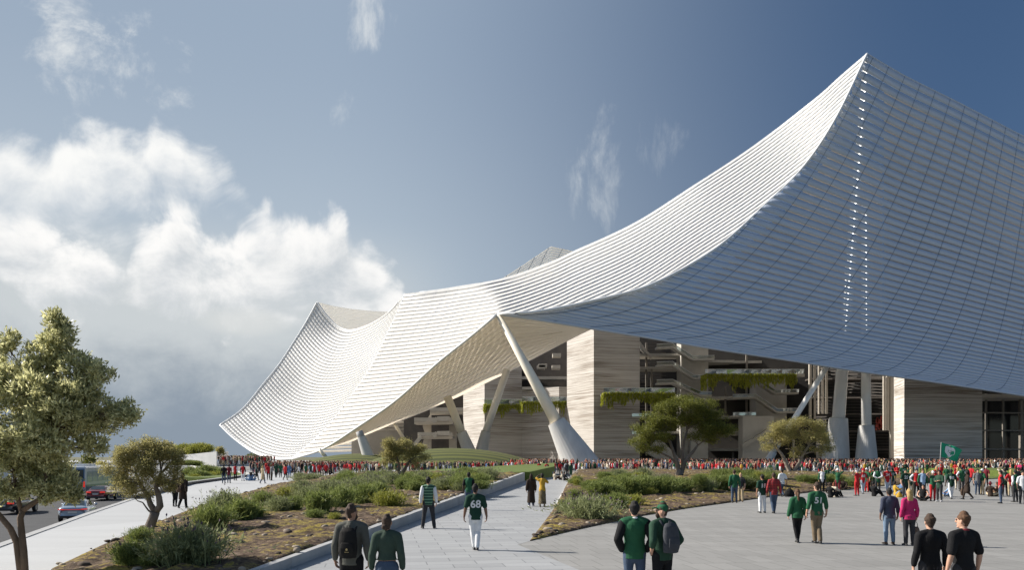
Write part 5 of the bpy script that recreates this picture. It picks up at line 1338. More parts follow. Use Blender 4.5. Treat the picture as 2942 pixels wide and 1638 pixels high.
def add_hair(mb,q,style,m):
    if style in ('short','crop','fade'):
        th=.010 if style=='crop' else .017
        mb.tube([q(0,-.030,-.045),q(0,-.030,.0),q(0,-.022,.045),q(0,-.016,.074),q(0,-.016,.096)],[(.058,.062),(.072+th*.5,.080),(.077+th,.092+th*.5),(.071+th,.086+th),(.052+th,.062+th)],n=16,m=m,round_ends=True)
    elif style in ('long','bun','pony','bob'):
        mb.tube([q(0,-.036,-.06),q(0,-.03,.0),q(0,-.022,.045),q(0,-.016,.076),q(0,-.014,.099)],[(.070,.066),(.082,.086),(.086,.100),(.080,.095),(.058,.070)],n=16,m=m,round_ends=True)
        if style=='long': mb.tube([q(0,-.06,.03),q(0,-.085,-.06),q(0,-.10,-.16),q(0,-.105,-.26),q(.005,-.10,-.33)],[(.080,.050),(.088,.050),(.094,.045),(.085,.036),(.045,.020)],n=12,m=m,round_ends=True)
        if style=='bob': mb.tube([q(0,-.05,.03),q(0,-.06,-.05),q(0,-.062,-.11)],[(.084,.060),(.090,.062),(.070,.048)],n=12,m=m,round_ends=True)
        if style=='bun': mb.ball(q(-.015,-.095,-.07),(.052,.045,.045),m); mb.tube([q(0,-.055,0),q(0,-.075,-.09)],[(.075,.05),(.045,.03)],n=10,m=m,round_ends=True)
        if style=='pony': mb.tube([q(0,-.10,.03),q(0,-.135,-.02),q(0,-.13,-.14),q(.01,-.12,-.28),q(.012,-.11,-.36)],[.028,.036,.040,.034,.015],n=10,m=m,round_ends=True)
    elif style=='afro':
        for p,rr in (((0,-.02,.05),.122),((.05,-.03,.04),.09),((-.05,-.03,.04),.09),((0,-.06,0),.10)): mb.ball(q(*p),rr,m)
def add_beard(mb,q,m): mb.tube([q(0,.048,-.112),q(0,.055,-.085),q(0,.050,-.055)],[(.040,.042),(.056,.048),(.062,.046)],n=10,m=m,round_ends=True)
def add_hat(mb,q,kind,m):
    if kind=='cap':
        mb.tube([q(0,-.016,.045),q(0,-.014,.085),q(0,-.012,.130)],[(.090,.108),(.086,.104),(.045,.058)],n=16,m=m,round_ends=True)
        mb.tube([q(0,.070,.052),q(0,.125,.050),q(0,.165,.040)],[(.066,.010),(.072,.009),(.040,.008)],n=12,m=m,side=(1,0,0),round_ends=True)
    if kind in ('hat','sunhat'):
        mb.tube([q(0,-.012,.04),q(0,-.012,.09),q(0,-.012,.135)],[(.094,.110),(.088,.104),(.066,.080)],n=16,m=m,round_ends=True)
        mb.tube([q(0,-.012,.036),q(0,-.012,.052)],[(.19,.20),(.185,.195)],n=24,m=m)
    if kind=='hood': mb.tube([q(0,-.05,-.14),q(0,-.035,-.05),q(0,-.025,.04),q(0,-.02,.13)],[(.105,.085),(.098,.100),(.098,.110),(.060,.070)],n=14,m=m,round_ends=True)
# ---- cloth materials
def cloth(name,c,var=.10): return pmat('cloth_'+name,c,.85,var,9,.25,60,spec=.2)
CLO={k:cloth(k,v) for k,v in dict(green=(.022,.095,.045),dark_green=(.014,.045,.028),forest=(.022,.055,.034),sage=(.040,.062,.046),red=(.42,.022,.026),maroon=(.15,.020,.028),white=(.66,.67,.68),cream=(.52,.46,.36),black=(.010,.010,.011),charcoal=(.035,.035,.038),grey=(.16,.165,.17),olive=(.10,.10,.085),navy=(.045,.052,.082),blue=(.10,.17,.30),denim=(.055,.080,.125),light_denim=(.15,.21,.29),pale_denim=(.38,.43,.50),pink=(.42,.025,.115),yellow=(.50,.30,.04),khaki=(.17,.13,.085),beige=(.42,.34,.22),brown=(.075,.048,.032),dark_brown=(.035,.024,.018),sky=(.30,.42,.58)).items()}
def plaid(name,a,b,s=14):
    m,t,bs=new_mat(name); tc=t.new('ShaderNodeTexCoord').outputs['Object']; sp=t.new('ShaderNodeSeparateXYZ'); t.l.new(tc,sp.inputs[0])
    f=lambda o: t.math('GREATER_THAN',t.math('SINE',t.math('MULTIPLY',o,s*6.28)),.15)
    c=t.mix(t.math('MULTIPLY',t.math('ADD',f(sp.outputs[0]),f(sp.outputs[2])),.5),C4(a),C4(b)); t.l.new(c,bs.inputs['Base Color']); bs.inputs['Roughness'].default_value=.85; CLO[name]=m; return m
def stripe(name,a,b,s=9):
    m,t,bs=new_mat(name); tc=t.new('ShaderNodeTexCoord').outputs['Object']; sp=t.new('ShaderNodeSeparateXYZ'); t.l.new(tc,sp.inputs[0])
    c=t.mix(t.math('GREATER_THAN',t.math('SINE',t.math('MULTIPLY',sp.outputs[2],s*6.28)),.35),C4(a),C4(b)); t.l.new(c,bs.inputs['Base Color']); bs.inputs['Roughness'].default_value=.85; CLO[name]=m; return m
plaid('plaid_red',(.40,.025,.028),(.012,.010,.012)); stripe('striped_green',(.014,.055,.034),(.14,.27,.17),10)
def printed(name,cols,s):
    m,t,bs=new_mat(name); tc=t.new('ShaderNodeTexCoord').outputs['Object']; n=t.noise(tc,s,3,.6,1.0); t.l.new(t.ramp(n,cols,'CONSTANT'),bs.inputs['Base Color']); bs.inputs['Roughness'].default_value=.85; CLO[name]=m
printed('printed_skirt',[(0,(.02,.02,.03)),(.42,(.22,.15,.03)),(.5,(.05,.06,.09)),(.56,(.30,.22,.07)),(.62,(.02,.02,.02))],12)
SKIN={'light':pmat('skin_light',(.50,.29,.20),.55,.06,8),'tan':pmat('skin_tan',(.34,.18,.11),.55,.06,8),'brown':pmat('skin_brown',(.15,.075,.045),.5,.06,8),'dark':pmat('skin_dark',(.065,.034,.022),.5,.06,8)}
HAIR={'black':pmat('hair_black',(.010,.008,.007),.85,.3,30),'brown':pmat('hair_brown',(.045,.026,.016),.85,.35,30),'blond':pmat('hair_blond',(.42,.28,.11),.85,.3,30),'red':pmat('hair_red',(.17,.05,.02),.85,.3,30),'chestnut':pmat('hair_chestnut',(.09,.045,.022),.85,.35,30)}
SHOE={'black':pmat('shoe_black',(.013,.013,.013),.5,.2,9),'white':pmat('shoe_white',(.6,.6,.6),.6,.1,9),'brown':pmat('shoe_brown',(.075,.04,.02),.5,.2,9)}
M_eye=pmat('eye',(.03,.02,.015),.2,.1)
def wrinkle(me,amp,seed,scale=9):
    """shallow folds pressed into cloth"""
    n=len(me.vertices); co=np.empty(n*3,np.float32); me.vertices.foreach_get('co',co); co=co.reshape(-1,3); nr=np.empty(n*3,np.float32); me.vertices.foreach_get('normal',nr); nr=nr.reshape(-1,3)
    h=fbm(co[:,0]*scale+co[:,2]*scale*.35+50,co[:,2]*scale*.55-co[:,1]*scale+80,seed,3)-.45
    co+=nr*(h*amp)[:,None]; me.vertices.foreach_set('co',co.ravel()); me.update()
NUMB=0
def back_number(txt,shirt_me,parent,size,z,front=False,mat=None,name='jersey_number',x=0.0):
    cu=bpy.data.curves.new('n','FONT'); cu.body=txt; cu.size=size; cu.align_x='CENTER'; cu.align_y='CENTER'; cu.offset=size*.022; cu.fill_mode='BOTH' if hasattr(cu,'fill_mode') and False else cu.fill_mode
    o=bpy.data.objects.new('n',cu); TMP.objects.link(o); dg=bpy.context.evaluated_depsgraph_get(); dg.update(); me=bpy.data.meshes.new_from_object(o.evaluated_get(dg)); bpy.data.objects.remove(o)
    bm=bmesh.new(); bm.from_mesh(me); bmesh.ops.triangulate(bm,faces=bm.faces); 
    for _ in range(3):
        ed=[e for e in bm.edges if e.calc_length()>.03]
        if not ed: break
        bmesh.ops.subdivide_edges(bm,edges=ed,cuts=1); bmesh.ops.triangulate(bm,faces=bm.faces)
    bv=BVHTree.FromPolygons([v.co for v in shirt_me.vertices],[tuple(p.vertices) for p in shirt_me.polygons])
    s=-1 if not front else 1
    for v in bm.verts:
        X=v.co.x*(1 if not front else -1)+x; Z=v.co.y+z
        h=bv.ray_cast(Vector((X,s*.8,Z)),Vector((0,-s,0)))
        v.co=Vector((X,(h[0].y if h[0] else s*.14)+s*.006,Z))
    bmesh.ops.recalc_face_normals(bm,faces=bm.faces); bm.to_mesh(me); bm.free(); me.materials.clear(); me.materials.append(mat or CLO['white'])
    return link(name,me,parent)
def hero(label,x,d,H,facing,kind='stand',top='tee',topc='green',bot='trousers',botc='denim',shoe='black',skin='light',hair='short',hairc='brown',hat=None,hatc='black',female=False,sleevec=None,turn=0,nod=0,beard=False,number=None,nz=1.24,ns=.30,mirror=False,inf=.018,group=None,build=1.0,extra=None):
    """close-up person: continuous body with clothes, hair and shoes as children"""
    j=pose(kind,female=female,mirror=mirror); root=empty('person',((x-CX)/F*d,d,0),facing); root.scale=(H/1.78,)*3
    tag(root,label,'person',group)
    b=MB(); pts,rad=torso_pts(j,female,fac=build); b.tube(pts,rad,n=18,m=0,round_ends=True)
    for i in (0,1):
        add_arm(b,j,i,0,hires=True); add_leg(b,j,i,0); add_foot(b,j,i,0,-.006)
        b.tube([j['nek'],lerp3(j['nek'],j['sh'][i],.6),j['sh'][i]],[.058,.058,.060],n=12,m=0,round_ends=True)
    q=add_head(b,j,0,turn,nod,True,1)
    me,lab=remesh(b,.0085,3,True); me.materials.append(SKIN[skin]); me.materials.append(M_eye); me.polygons.foreach_set('material_index',lab); body=link('body',me,root)
    def piece(nm,mb,mat,vox=.011,sm=5,wr=0,seed=1):
        me,_=remesh(mb,vox,sm); me.materials.append(mat)
        if wr: wrinkle(me,wr,seed)
        me.polygons.foreach_set('use_smooth',[True]*len(me.polygons)); return link(nm,me,root)
    sd=int(abs(x)*7)%97
    # upper garment
    T=MB(); lo=-.02 if top in('tee','polo','long','vest') else -.06
    ext={'tee':.40,'polo':.42,'long':.93,'rolled':.70,'jacket':.95,'vest':.0,'coat':.95,'robe':.95,'tank':0.0,'crop':.96}[top]
    e=inf+(.014 if top in('jacket','coat') else .004 if top=='vest' else 0)+(.012 if top=='robe' else 0)
    pts,rad=torso_pts(j,female,-.09 if top!='crop' else .05,.53,e,build)
    px,py,pz=j['pel']
    if top in('tee','polo','long','rolled','vest','jacket'):
        pts=[(pts[0][0],pts[0][1],pts[0][2]-.035)]+pts; rad=[(rad[0][0]*1.02,rad[0][1]*1.02)]+rad
    if top=='coat': pts=[(px,py-.01,pz-.45),(px,py-.01,pz-.25)]+pts; rad=[(.215,.165),(.20,.15)]+rad
    if top=='robe': pts=[(px,py,.20),(px,py,.50)]+pts; rad=[(.235,.19),(.215,.17)]+rad
    T.tube(pts,rad,n=20,m=0)
    for i in (0,1):
        nk=tuple(a+b for a,b in zip(j['nek'],(0,-.004,.0))); T.tube([lerp3(nk,j['sh'][i],.10),lerp3(nk,j['sh'][i],.45),lerp3(nk,j['sh'][i],.8),j['sh'][i]],[.058+e*.6,.062+e*.8,.062+e,.060+e],n=12,round_ends=True)
        if ext and not sleevec: add_arm(T,j,i,0,inf=e+.002,upto=ext,hand=False)
    n_=Vector(j['nek']); T.tube([n_+Vector((0,-.014,-.05)),n_+Vector((0,-.010,.0)),n_+Vector((0,-.006,.022))],[.105,.088,.074],n=16)
    shirt=piece({'jacket':'jacket','coat':'coat','robe':'robe','vest':'vest'}.get(top,'shirt'),T,CLO[topc],wr=.016 if top!='robe' else .02,seed=sd)
    if sleevec:
        for i in (0,1):
            S_=MB(); add_arm(S_,j,i,0,inf=e,upto=ext or .93,hand=False); piece('sleeve',S_,CLO[sleevec],wr=.012,seed=sd+i)
    # lower garment
    if bot in('trousers','jeans','leggings','joggers'):
        L=MB(); e2={'trousers':.016,'jeans':.014,'leggings':.006,'joggers':.02}[bot]; up=.96 if bot!='leggings' else .93
        pts,rad=torso_pts(j,female,-.09,.06,.016,build); L.tube(pts,rad,n=16,round_ends=True)
        for i in (0,1): add_leg(L,j,i,0,inf=e2,upto=up,flare=.010 if bot=='trousers' else .004)
        piece('trousers' if bot!='leggings' else 'leggings',L,CLO[botc],wr=.012 if bot!='leggings' else .004,seed=sd+5)
    if bot=='skirt':
        L=MB(); L.tube([(px,py,.17),(px,py,.45),(px,py,.75),(px,py,.93),(px,py,1.04)],[(.215,.185),(.205,.175),(.195,.165),(.180,.140),(.155,.120)],n=20); piece('skirt',L,CLO[botc],wr=.03,seed=sd+7)
    for i in (0,1):
        S_=MB(); add_foot(S_,j,i,0,.006); piece('shoe',S_,SHOE[shoe] if shoe!='bare' else SKIN[skin],.010,2)
    if hair:
        hm=MB(); add_hair(hm,q,hair,0); me,_=remesh(hm,.009,2); me.materials.append(HAIR[hairc]); wrinkle(me,.016,sd+9,38); link('hair',me,root)
    if beard:
        hm=MB(); add_beard(hm,q,0); me,_=remesh(hm,.009,2); me.materials.append(HAIR[hairc]); link('beard',me,root)
    if hat: hm=MB(); add_hat(hm,q,hat,0); piece('hat' if hat!='hood' else 'headscarf',hm,CLO[hatc],.010,2)
    if top in ('polo','jacket','long','rolled') :
        c=MB(); n_=Vector(j['nek']); c.tube([n_+Vector((0,-.010,.0)),n_+Vector((0,-.004,.042))],[.082,.070],n=16); piece('collar',c,CLO[extra if extra in CLO else topc],.009,2)
    if number: back_number(number,shirt.data,root,ns,nz)
    root['q']=0; del root['q']
    return root,j,q
# ---- bags
def backpack(label,root,j,mat,straps,w=.155,dp=.075,h=.235,zc=1.20,emblem=False):
    """worn on the back: a thing of its own, shaped in the wearer's frame"""
    b=MB(); y=-.135-dp
    b.tube([(0,y,zc-h),(0,y-.012,zc-h*.55),(0,y-.006,zc+h*.2),(0,y+.005,zc+h*.75),(0,y+.03,zc+h)],[(w*.88,dp*.86),(w,dp*1.08),(w*.98,dp),(w*.86,dp*.82),(w*.55,dp*.5)],n=20)
    me,_=remesh(b,.012,3); me.materials.append(mat); wrinkle(me,.010,3,16)
    o=empty('backpack',root.location,root.rotation_euler.z); o.scale=root.scale; tag(o,label,'backpack'); link('body',me,o)
    p=MB(); p.tube([(0,y-dp*.95,zc-h*.78),(0,y-dp*1.12,zc-h*.35),(0,y-dp*.98,zc+h*.05)],[(w*.66,.02),(w*.74,.03),(w*.62,.02)],n=16); me,_=remesh(p,.011,3); me.materials.append(mat); link('front_pocket',me,o)
    for s in (-1,1):
        t_=MB().tube([(s*.085,y+dp*.7,zc+h*.75),(s*.10,-.06,zc+h+.045),(s*.105,.06,zc+h*.9),(s*.12,.115,zc+.06),(s*.13,.08,zc-.12),(s*.12,-.07,zc-h*.7)],[(.026,.008)]*6,n=8); t_.build('strap',straps,o,smooth=True)
    t_=MB().tube([(-.03,y+.02,zc+h*.93),(-.02,y+.02,zc+h*1.16),(.02,y+.02,zc+h*1.16),(.03,y+.02,zc+h*.93)],[.008]*4,n=8); t_.build('handle',straps,o,smooth=True)
    if emblem:
        e=MB(); yy=y-dp*1.12-.034
        e.tube([(0.01,yy,zc-h*.40),(0.01,yy-.004,zc-h*.40)],[.019,.018],n=16); e.box((-.022,yy,zc-h*.40-.045),(.042,yy+.03,zc-h*.40-.037)); e.build('emblem',pmat('emblem_gold',(.45,.33,.14),.5,.1),o)
    return o
BL=0.0
# foreground figures ------------------------------------------------------
def dH(headpx,H): return F*(CH-H)/(headpx-HY)       # distance of a figure of height H whose head top is at that row
def dF(foot): return F*CH/(foot-HY)
r1=hero('man in a grey top with a black backpack, nearest figure left of the path',1010,dH(1454,1.80),1.80,R(-4),'stand','long','olive','trousers','black',skin='tan',hair='short',hairc='brown',turn=R(-38),beard=True)
backpack('black backpack with a small gold emblem worn by the man in the grey top',r1[0],r1[1],cloth('pack_black',(.016,.015,.014)),cloth('strap_black',(.02,.02,.02)),emblem=True)
hero('woman with a low dark bun and loose dark green top beside the backpack man',1112,dH(1482,1.68),1.68,R(2),'stand','crop','sage','jeans','denim',skin='tan',hair='bun',hairc='brown',female=True,turn=R(-14),inf=.020)
hero('man in a green striped waistcoat over white sleeves, hands at hips by the low wall',1231,dF(1520),1.84,R(6),'wide','vest','striped_green','trousers','charcoal',skin='tan',hair='short',hairc='black',sleevec='white',turn=R(-25))
hero('man in a green shirt with black sleeves, standing between the wall and number 68',1347,39,1.82,R(-10),'stand','tee','green','jeans','denim',skin='dark',hair='crop',hairc='black',turn=R(-10),sleevec='black')
hero('man in a dark green shirt numbered 68 and white trousers walking up the path',1366,dF(1582),1.82,R(5),'stroll','tee','dark_green','trousers','white',skin='brown',hair='crop',hairc='black',turn=R(-25),number='68',ns=.285,nz=1.25,mirror=True)
hero('woman in a long dark robe and headscarf standing on the path',1526,dF(1456),1.66,R(3),'stand','robe','dark_brown','trousers','denim',skin='tan',hair=None,hat='hood',hatc='dark_brown',female=True,shoe='white')
hero('woman in a mustard top and printed long skirt raising both hands to take a photo',1558,dF(1458),1.72,R(-8),'photo','tee','yellow','skirt','printed_skirt',skin='dark',hair='crop',hairc='black',female=True,shoe='bare',mirror=False)
hero('man in a green bomber jacket with black sleeves, hands in pockets, beside the capped man',1823,dH(1446,1.80),1.80,R(-3),'pocket','jacket','green','jeans','denim',skin='light',hair='short',hairc='black',sleevec='black',extra='white')
r9=hero('bearded man in a green cap and dark green shirt looking left, rucksack on back',1903,dH(1449,1.79),1.79,R(28),'pocket','rolled','forest','trousers','black',skin='light',hair='short',hairc='brown',hat='cap',hatc='green',turn=R(48),beard=True)
backpack('grey rucksack on the back of the man in the cap',r9[0],r9[1],cloth('pack_grey',(.055,.058,.066)),cloth('strap_grey',(.04,.042,.05)),w=.165,dp=.09,h=.245,zc=1.22)
hero('man in a plain green sweater and jeans beside a blonde woman at the right bed',2110,dF(1446),1.84,R(-8),'stand','long','green','jeans','denim',skin='light',hair='short',hairc='brown',turn=R(-10))
hero('blonde woman in a dark top and beige trousers leaning by the man in plain green',2128,dF(1444)+.3,1.66,R(150),'hip1','tee','charcoal','trousers','beige',skin='light',hair='long',hairc='blond',female=True,shoe='brown')
hero('man in a green shirt numbered 18 and white trousers, left of the plaid shirt',2190,dF(1475),1.76,R(10),'stand','tee','dark_green','trousers','white',skin='tan',hair='short',hairc='black',number='18',ns=.27,nz=1.27,turn=R(12))
hero('man in a red and black plaid shirt and dark jeans beside number 18',2223,dF(1476),1.84,R(-5),'stroll','long','plaid_red','jeans','denim',skin='tan',hair='short',hairc='brown',turn=R(8))
hero('man in a white T-shirt and dark jeans at the tip of the planting bed',2247,dF(1429),1.78,R(20),'walk','tee','white','jeans','denim',skin='tan',hair='short',hairc='black')
hero('woman with a ponytail, green jacket and black leggings, walking next to number 51',2291,dF(1560),1.60,R(-4),'stroll','jacket','green','leggings','black',skin='light',hair='pony',hairc='chestnut',female=True)
hero('man in a green sweater numbered 51 and khaki trousers walking away',2347,dF(1563),1.81,R(4),'stroll','rolled','green','trousers','khaki',skin='light',hair='short',hairc='brown',number='51',ns=.25,nz=1.27,turn=R(20),mirror=True)
hero('man in a navy long-sleeved top and blue jeans next to the woman in pink',2555,dF(1566),1.66,R(0),'stand','rolled','navy','jeans','light_denim',skin='brown',hair='crop',hairc='black',build=1.08,shoe='brown')
rp=hero('woman with long blonde hair, pink top and black trousers',2612,dF(1569),1.64,R(0),'stand','long','pink','trousers','charcoal',skin='light',hair='long',hairc='blond',female=True,build=1.1)
def handbag(root,j,side,label):
    h=Vector(j['hd'][side]); o=empty('handbag',root.location,root.rotation_euler.z); o.scale=root.scale; tag(o,label,'handbag')
    c=h+Vector((0,0,-.30)); m=MB().tube([c+Vector((0,0,-.13)),c+Vector((0,0,-.05)),c+Vector((0,0,.06)),c+Vector((0,0,.10))],[(.115,.05),(.125,.062),(.09,.045),(.062,.022)],n=18,side=(1,0,0)); me,_=remesh(m,.010,2); me.materials.append(pmat('bag_leather',(.10,.055,.030),.5,.2,7)); link('body',me,o)
    for s in (-1,1): MB().tube([c+Vector((-.05,s*.02,.09)),c+Vector((-.035,s*.016,.20)),c+Vector((0,s*.01,.255)),c+Vector((.035,s*.016,.20)),c+Vector((.05,s*.02,.09))],[.006]*5,n=8).build('handle',pmat('bag_strap',(.05,.03,.02),.5,.1),o,smooth=True)
handbag(rp[0],rp[1],0,'brown leather handbag hanging from the hand of the woman in pink')
hero('dark-haired man in a plain black long-sleeved top beside the black polo shirt',2672,12.9,1.65,R(0),'stand','long','black','trousers','charcoal',skin='light',hair='short',hairc='brown',build=1.0)
hero('man in a black short-sleeved polo shirt at the bottom right, face turned left',2768,12.2,1.735,R(12),'stand','polo','black','trousers','charcoal',skin='light',hair='short',hairc='chestnut',turn=R(28),extra='maroon',build=.97)
rh=hero('person in a wide black hat and dark coat walking on the white pavement',525,dF(1463),1.72,R(-6),'walk','coat','dark_brown','trousers','black',skin='brown',hair='bob',hairc='black',hat='hat',hatc='black')
def sidebag(root,label,mat):
    o=empty('shoulder_bag',root.location,root.rotation_euler.z); o.scale=root.scale; tag(o,label,'bag')
    m=MB().tube([(-.10,-.20,.86),(-.09,-.215,.98),(-.06,-.21,1.08)],[(.13,.05),(.14,.06),(.10,.04)],n=16); me,_=remesh(m,.012,2); me.materials.append(mat); link('body',me,o)
    MB().tube([(-.12,-.20,1.02),(.02,-.16,1.25),(.12,-.10,1.44),(.13,.02,1.49),(.02,.16,1.25),(-.16,.10,1.05)],[(.018,.006)]*6,n=8).build('strap',mat,o,smooth=True)
sidebag(rh[0],'brown shoulder bag slung across the back of the person in the wide black hat',cloth('bag_brown',(.09,.055,.035)))
hero('long-haired woman in dark clothes half hidden by the olive tree',503,dF(1459)+.6,1.66,R(4),'stroll','jacket','charcoal','leggings','black',skin='tan',hair='long',hairc='black',female=True)
# ================================================================== the crowd: single-mesh figures, coloured by zone
ZS=dict(skin=0,hair=1,top=2,sleeve=3,bot=4,shoe=5)
def figure_mesh(kind,vox,female=False,ext=.42,topk='tee',bot='trousers',hair='short',hat=None,mirror=False,name='person',build=1.0):
    j=pose(kind,female=female,mirror=mirror); b=MB()
    pts,rad=torso_pts(j,female,fac=build,inf=.014); b.tube([(pts[0][0],pts[0][1],pts[0][2]-.03)]+pts,[rad[0]]+rad,n=14,m=2,round_ends=True)
    if topk=='coat' and not j['sit']: px,py,pz=j['pel']; b.tube([(px,py-.01,pz-.42),(px,py-.01,pz-.2),(px,py,pz)],[(.21,.16),(.20,.15),(.18,.13)],n=14,m=2,round_ends=True)
    for i in (0,1):
        b.tube([lerp3(j['nek'],j['sh'][i],.1),lerp3(j['nek'],j['sh'][i],.5),j['sh'][i]],[.066,.07,.07],n=10,m=2,round_ends=True)
        add_arm(b,j,i,0,hand=True)
        if ext: add_arm(b,j,i,3,inf=.014,upto=ext,hand=False)
        add_leg(b,j,i,4,inf=.012 if bot!='skirt' else 0,upto=.95); add_foot(b,j,i,5,.004)
    if bot=='skirt' and not j['sit']: px,py,pz=j['pel']; b.tube([(px,py,.30),(px,py,.6),(px,py,.92)],[(.21,.18),(.2,.17),(.17,.13)],n=14,m=4,round_ends=True)
    pts,rad=torso_pts(j,female,-.09,.02,.008); b.tube(pts,rad,n=12,m=4,round_ends=True)
    q=add_head(b,j,0); 
    if hat: add_hat(b,q,hat,1)
    if hair: add_hair(b,q,hair,1)
    me,lab=remesh(b,vox,2,True,.4); me.name=name
    for k in ('skin_tan',): 
        for _ in range(6): me.materials.append(SKIN['tan'])
    me.polygons.foreach_set('material_index',lab); return me
def dress(o,skin,hairm,top,sleeve,bot,shoe):
    for i,m in enumerate((SKIN[skin],hairm,CLO[top],CLO[sleeve] if sleeve not in SKIN else SKIN[sleeve],CLO[bot] if bot not in SKIN else SKIN[bot],SHOE[shoe])):
        s=o.material_slots[i]; s.link='OBJECT'; s.material=m
CACHE={}
def fig(kind,vox,**kw):
    key=(kind,vox,tuple(sorted(kw.items())))
    if key not in CACHE: CACHE[key]=figure_mesh(kind,vox,**kw)
    return CACHE[key]
PEOPLE=[]
def person(x,foot,label,top,bot,kind='stand',facing=0,H=1.75,sleeve=None,ext=.42,skin='tan',hair='short',hairc='black',hat=None,hatc=None,female=False,topk='tee',botk='trousers',shoe='black',mirror=False,vox=.019,group=None,num=None,numback=True,z=0,d=None,build=1.0):
    d=d or F*(CH-z)/(foot-HY); me=fig(kind,vox,female=female,ext=ext,topk=topk,bot=botk,hair=hair,hat=hat,mirror=mirror,build=build)
    o=link('person',me); o.location=((x-CX)/F*d,d,z); s=H/1.78; o.scale=(s,s,s); o.rotation_euler=(0,0,R(facing))
    hm=(CLO[hatc] if hat else HAIR[hairc]); dress(o,skin,hm,top,sleeve or top,bot,shoe); tag(o,label,'person',group); PEOPLE.append(o)
    if num: back_number(num,me,o,.26,1.27,front=not numback)
    return o
GR='people standing on the right plaza'
P_=person
# -------- right plaza, person by person
P_(2362,1415,'woman with an open green jacket over a white top, left of the 28 shirt','white','black',facing=170,sleeve='green',ext=.95,hair='long',hairc='chestnut',female=True,group=GR)
P_(2378,1404,'person in a light green shirt behind the dark 28 shirt','green','charcoal',facing=190,group=GR)
P_(2387,1406,'man in a cap and dark shirt numbered 28','dark_green','charcoal',facing=180,hat='cap',hatc='dark_green',skin='brown',num='28',numback=False,H=1.82,group=GR)
P_(2407,1419,'person in a green top and dark red trousers with hands on a white cap','green','maroon','head',facing=150,hat='cap',hatc='white',female=True,group=GR)
P_(2386,1431,'seated person in black, shoulder to shoulder with a cream-shirted friend','black','black','sitside',facing=-60,group=GR,hairc='brown')
P_(2398,1429,'seated red-haired person in a cream shirt','cream','black','sitside',facing=-60,hair='bob',hairc='red',ext=.95,female=True,group=GR)
P_(2423,1409,'person in dark clothes sitting cross-legged at the right bed edge','dark_brown','dark_brown','sit',facing=150,ext=.95,skin='brown',group=GR)
P_(2462,1426,'person in red overalls with hands on a white cap','red','red','head',facing=20,hat='cap',hatc='white',female=True,ext=0,skin='light',group=GR)
P_(2479,1420,'man in a red cap, red shirt numbered 68 and pale jeans','red','pale_denim','stroll',facing=180,hat='cap',hatc='red',num='68',numback=False,group=GR,skin='light')
P_(2490,1415,'person in green and red with a white cap, behind the red 68 shirt','green','red','stand',facing=120,hat='cap',hatc='white',group=GR,female=True)
P_(2501,1413,'man in a red waistcoat over white sleeves and dark trousers','red','black','stand',facing=160,sleeve='white',ext=.95,group=GR,skin='light')
P_(2511,1414,'person in a green jacket and grey trousers left of the folded white sleeves','green','grey','stand',facing=10,ext=.95,group=GR)
P_(2522,1416,'man in a green waistcoat with white sleeves folded behind, dark trousers','green','charcoal','back',facing=-15,sleeve='white',ext=.95,H=1.8,group=GR)
P_(2511,1427,'dark-haired man in black sitting on the paving','black','black','sitside',facing=-75,ext=.95,skin='light',group=GR)
P_(2549,1416,'man in a red T-shirt with a white number and pale jeans, seen from behind','red','pale_denim','stroll',facing=-5,num='24',H=1.8,group=GR,skin='light',hairc='chestnut')
P_(2563,1411,'man in a dark shirt numbered 17 and blue jeans beside the red 24 shirt','dark_green','denim','stand',facing=0,num='17',group=GR)
P_(2578,1386,'man in a red sweater with folded arms and white trousers','red','white','fold',facing=165,ext=.95,group=GR)
P_(2593,1388,'person in a bright green T-shirt next to folded red arms','green','black','stand',facing=180,num='4',numback=False,group=GR)
P_(2574,1424,'person in a yellow jacket crouching low on the paving','yellow','pale_denim','sitside',facing=-100,ext=.95,hair='bob',hairc='black',female=True,group=GR)
P_(2588,1420,'person in a blue jacket sitting behind the yellow jacket','blue','denim','sitside',facing=90,ext=.95,group=GR)
P_(2601,1432,'man in a cap and dark green shirt numbered 22','dark_green','charcoal','stand',facing=190,hat='cap',hatc='dark_green',num='22',numback=False,H=1.82,group=GR,skin='light')
P_(2617,1427,'blonde woman in a dark green shirt, hand on hip, beige trousers','dark_green','beige','hip1',facing=170,hair='bob',hairc='blond',female=True,skin='light',num='2',numback=False,group=GR)
P_(2633,1430,'man in a red waistcoat over a white shirt and black trousers','red','black','hip1',facing=175,sleeve='white',ext=.95,group=GR,H=1.8,skin='light')
P_(2651,1432,'man in an open green jacket over a light blue shirt, dark trousers','sky','charcoal','stand',facing=178,sleeve='green',ext=.95,skin='light',hairc='chestnut',H=1.8,group=GR)
P_(2652,1440,'person in a black vest top sitting cross-legged in front of the green jacket','black','black','sit',facing=150,ext=0,skin='light',group=GR)
P_(2680,1441,'woman in a green shirt and red trousers with both hands on a white cap','green','red','head',facing=180,hat='cap',hatc='white',female=True,ext=.0,num='1',numback=False,skin='light',group=GR)
P_(2699,1443,'man in a dark green sweatshirt, dark trousers and white shoes','forest','charcoal','fold',facing=120,ext=.95,shoe='white',H=1.8,group=GR)
P_(2690,1400,'long-haired blonde person beside the flag pole','red','black','stand',facing=10,hair='long',hairc='blond',female=True,group=GR)
fb=P_(2703,1386,'person in a red sweater and red cap holding the green flag','red','charcoal','stand',facing=175,ext=.95,hat='cap',hatc='red',group=GR,H=1.78)
P_(2720,1398,'person in a light green shirt to the left of the dark 98 shirt','green','grey','stand',facing=-20,group=GR)
P_(2733,1435,'man in a dark green shirt numbered 98 and white trousers stepping forward','dark_green','white','stroll',facing=-12,num='98',skin='dark',H=1.82,group=GR)
P_(2751,1408,'long-haired blonde woman in a red top and cream trousers','red','cream','stand',facing=-10,hair='long',hairc='blond',female=True,skin='light',group=GR)
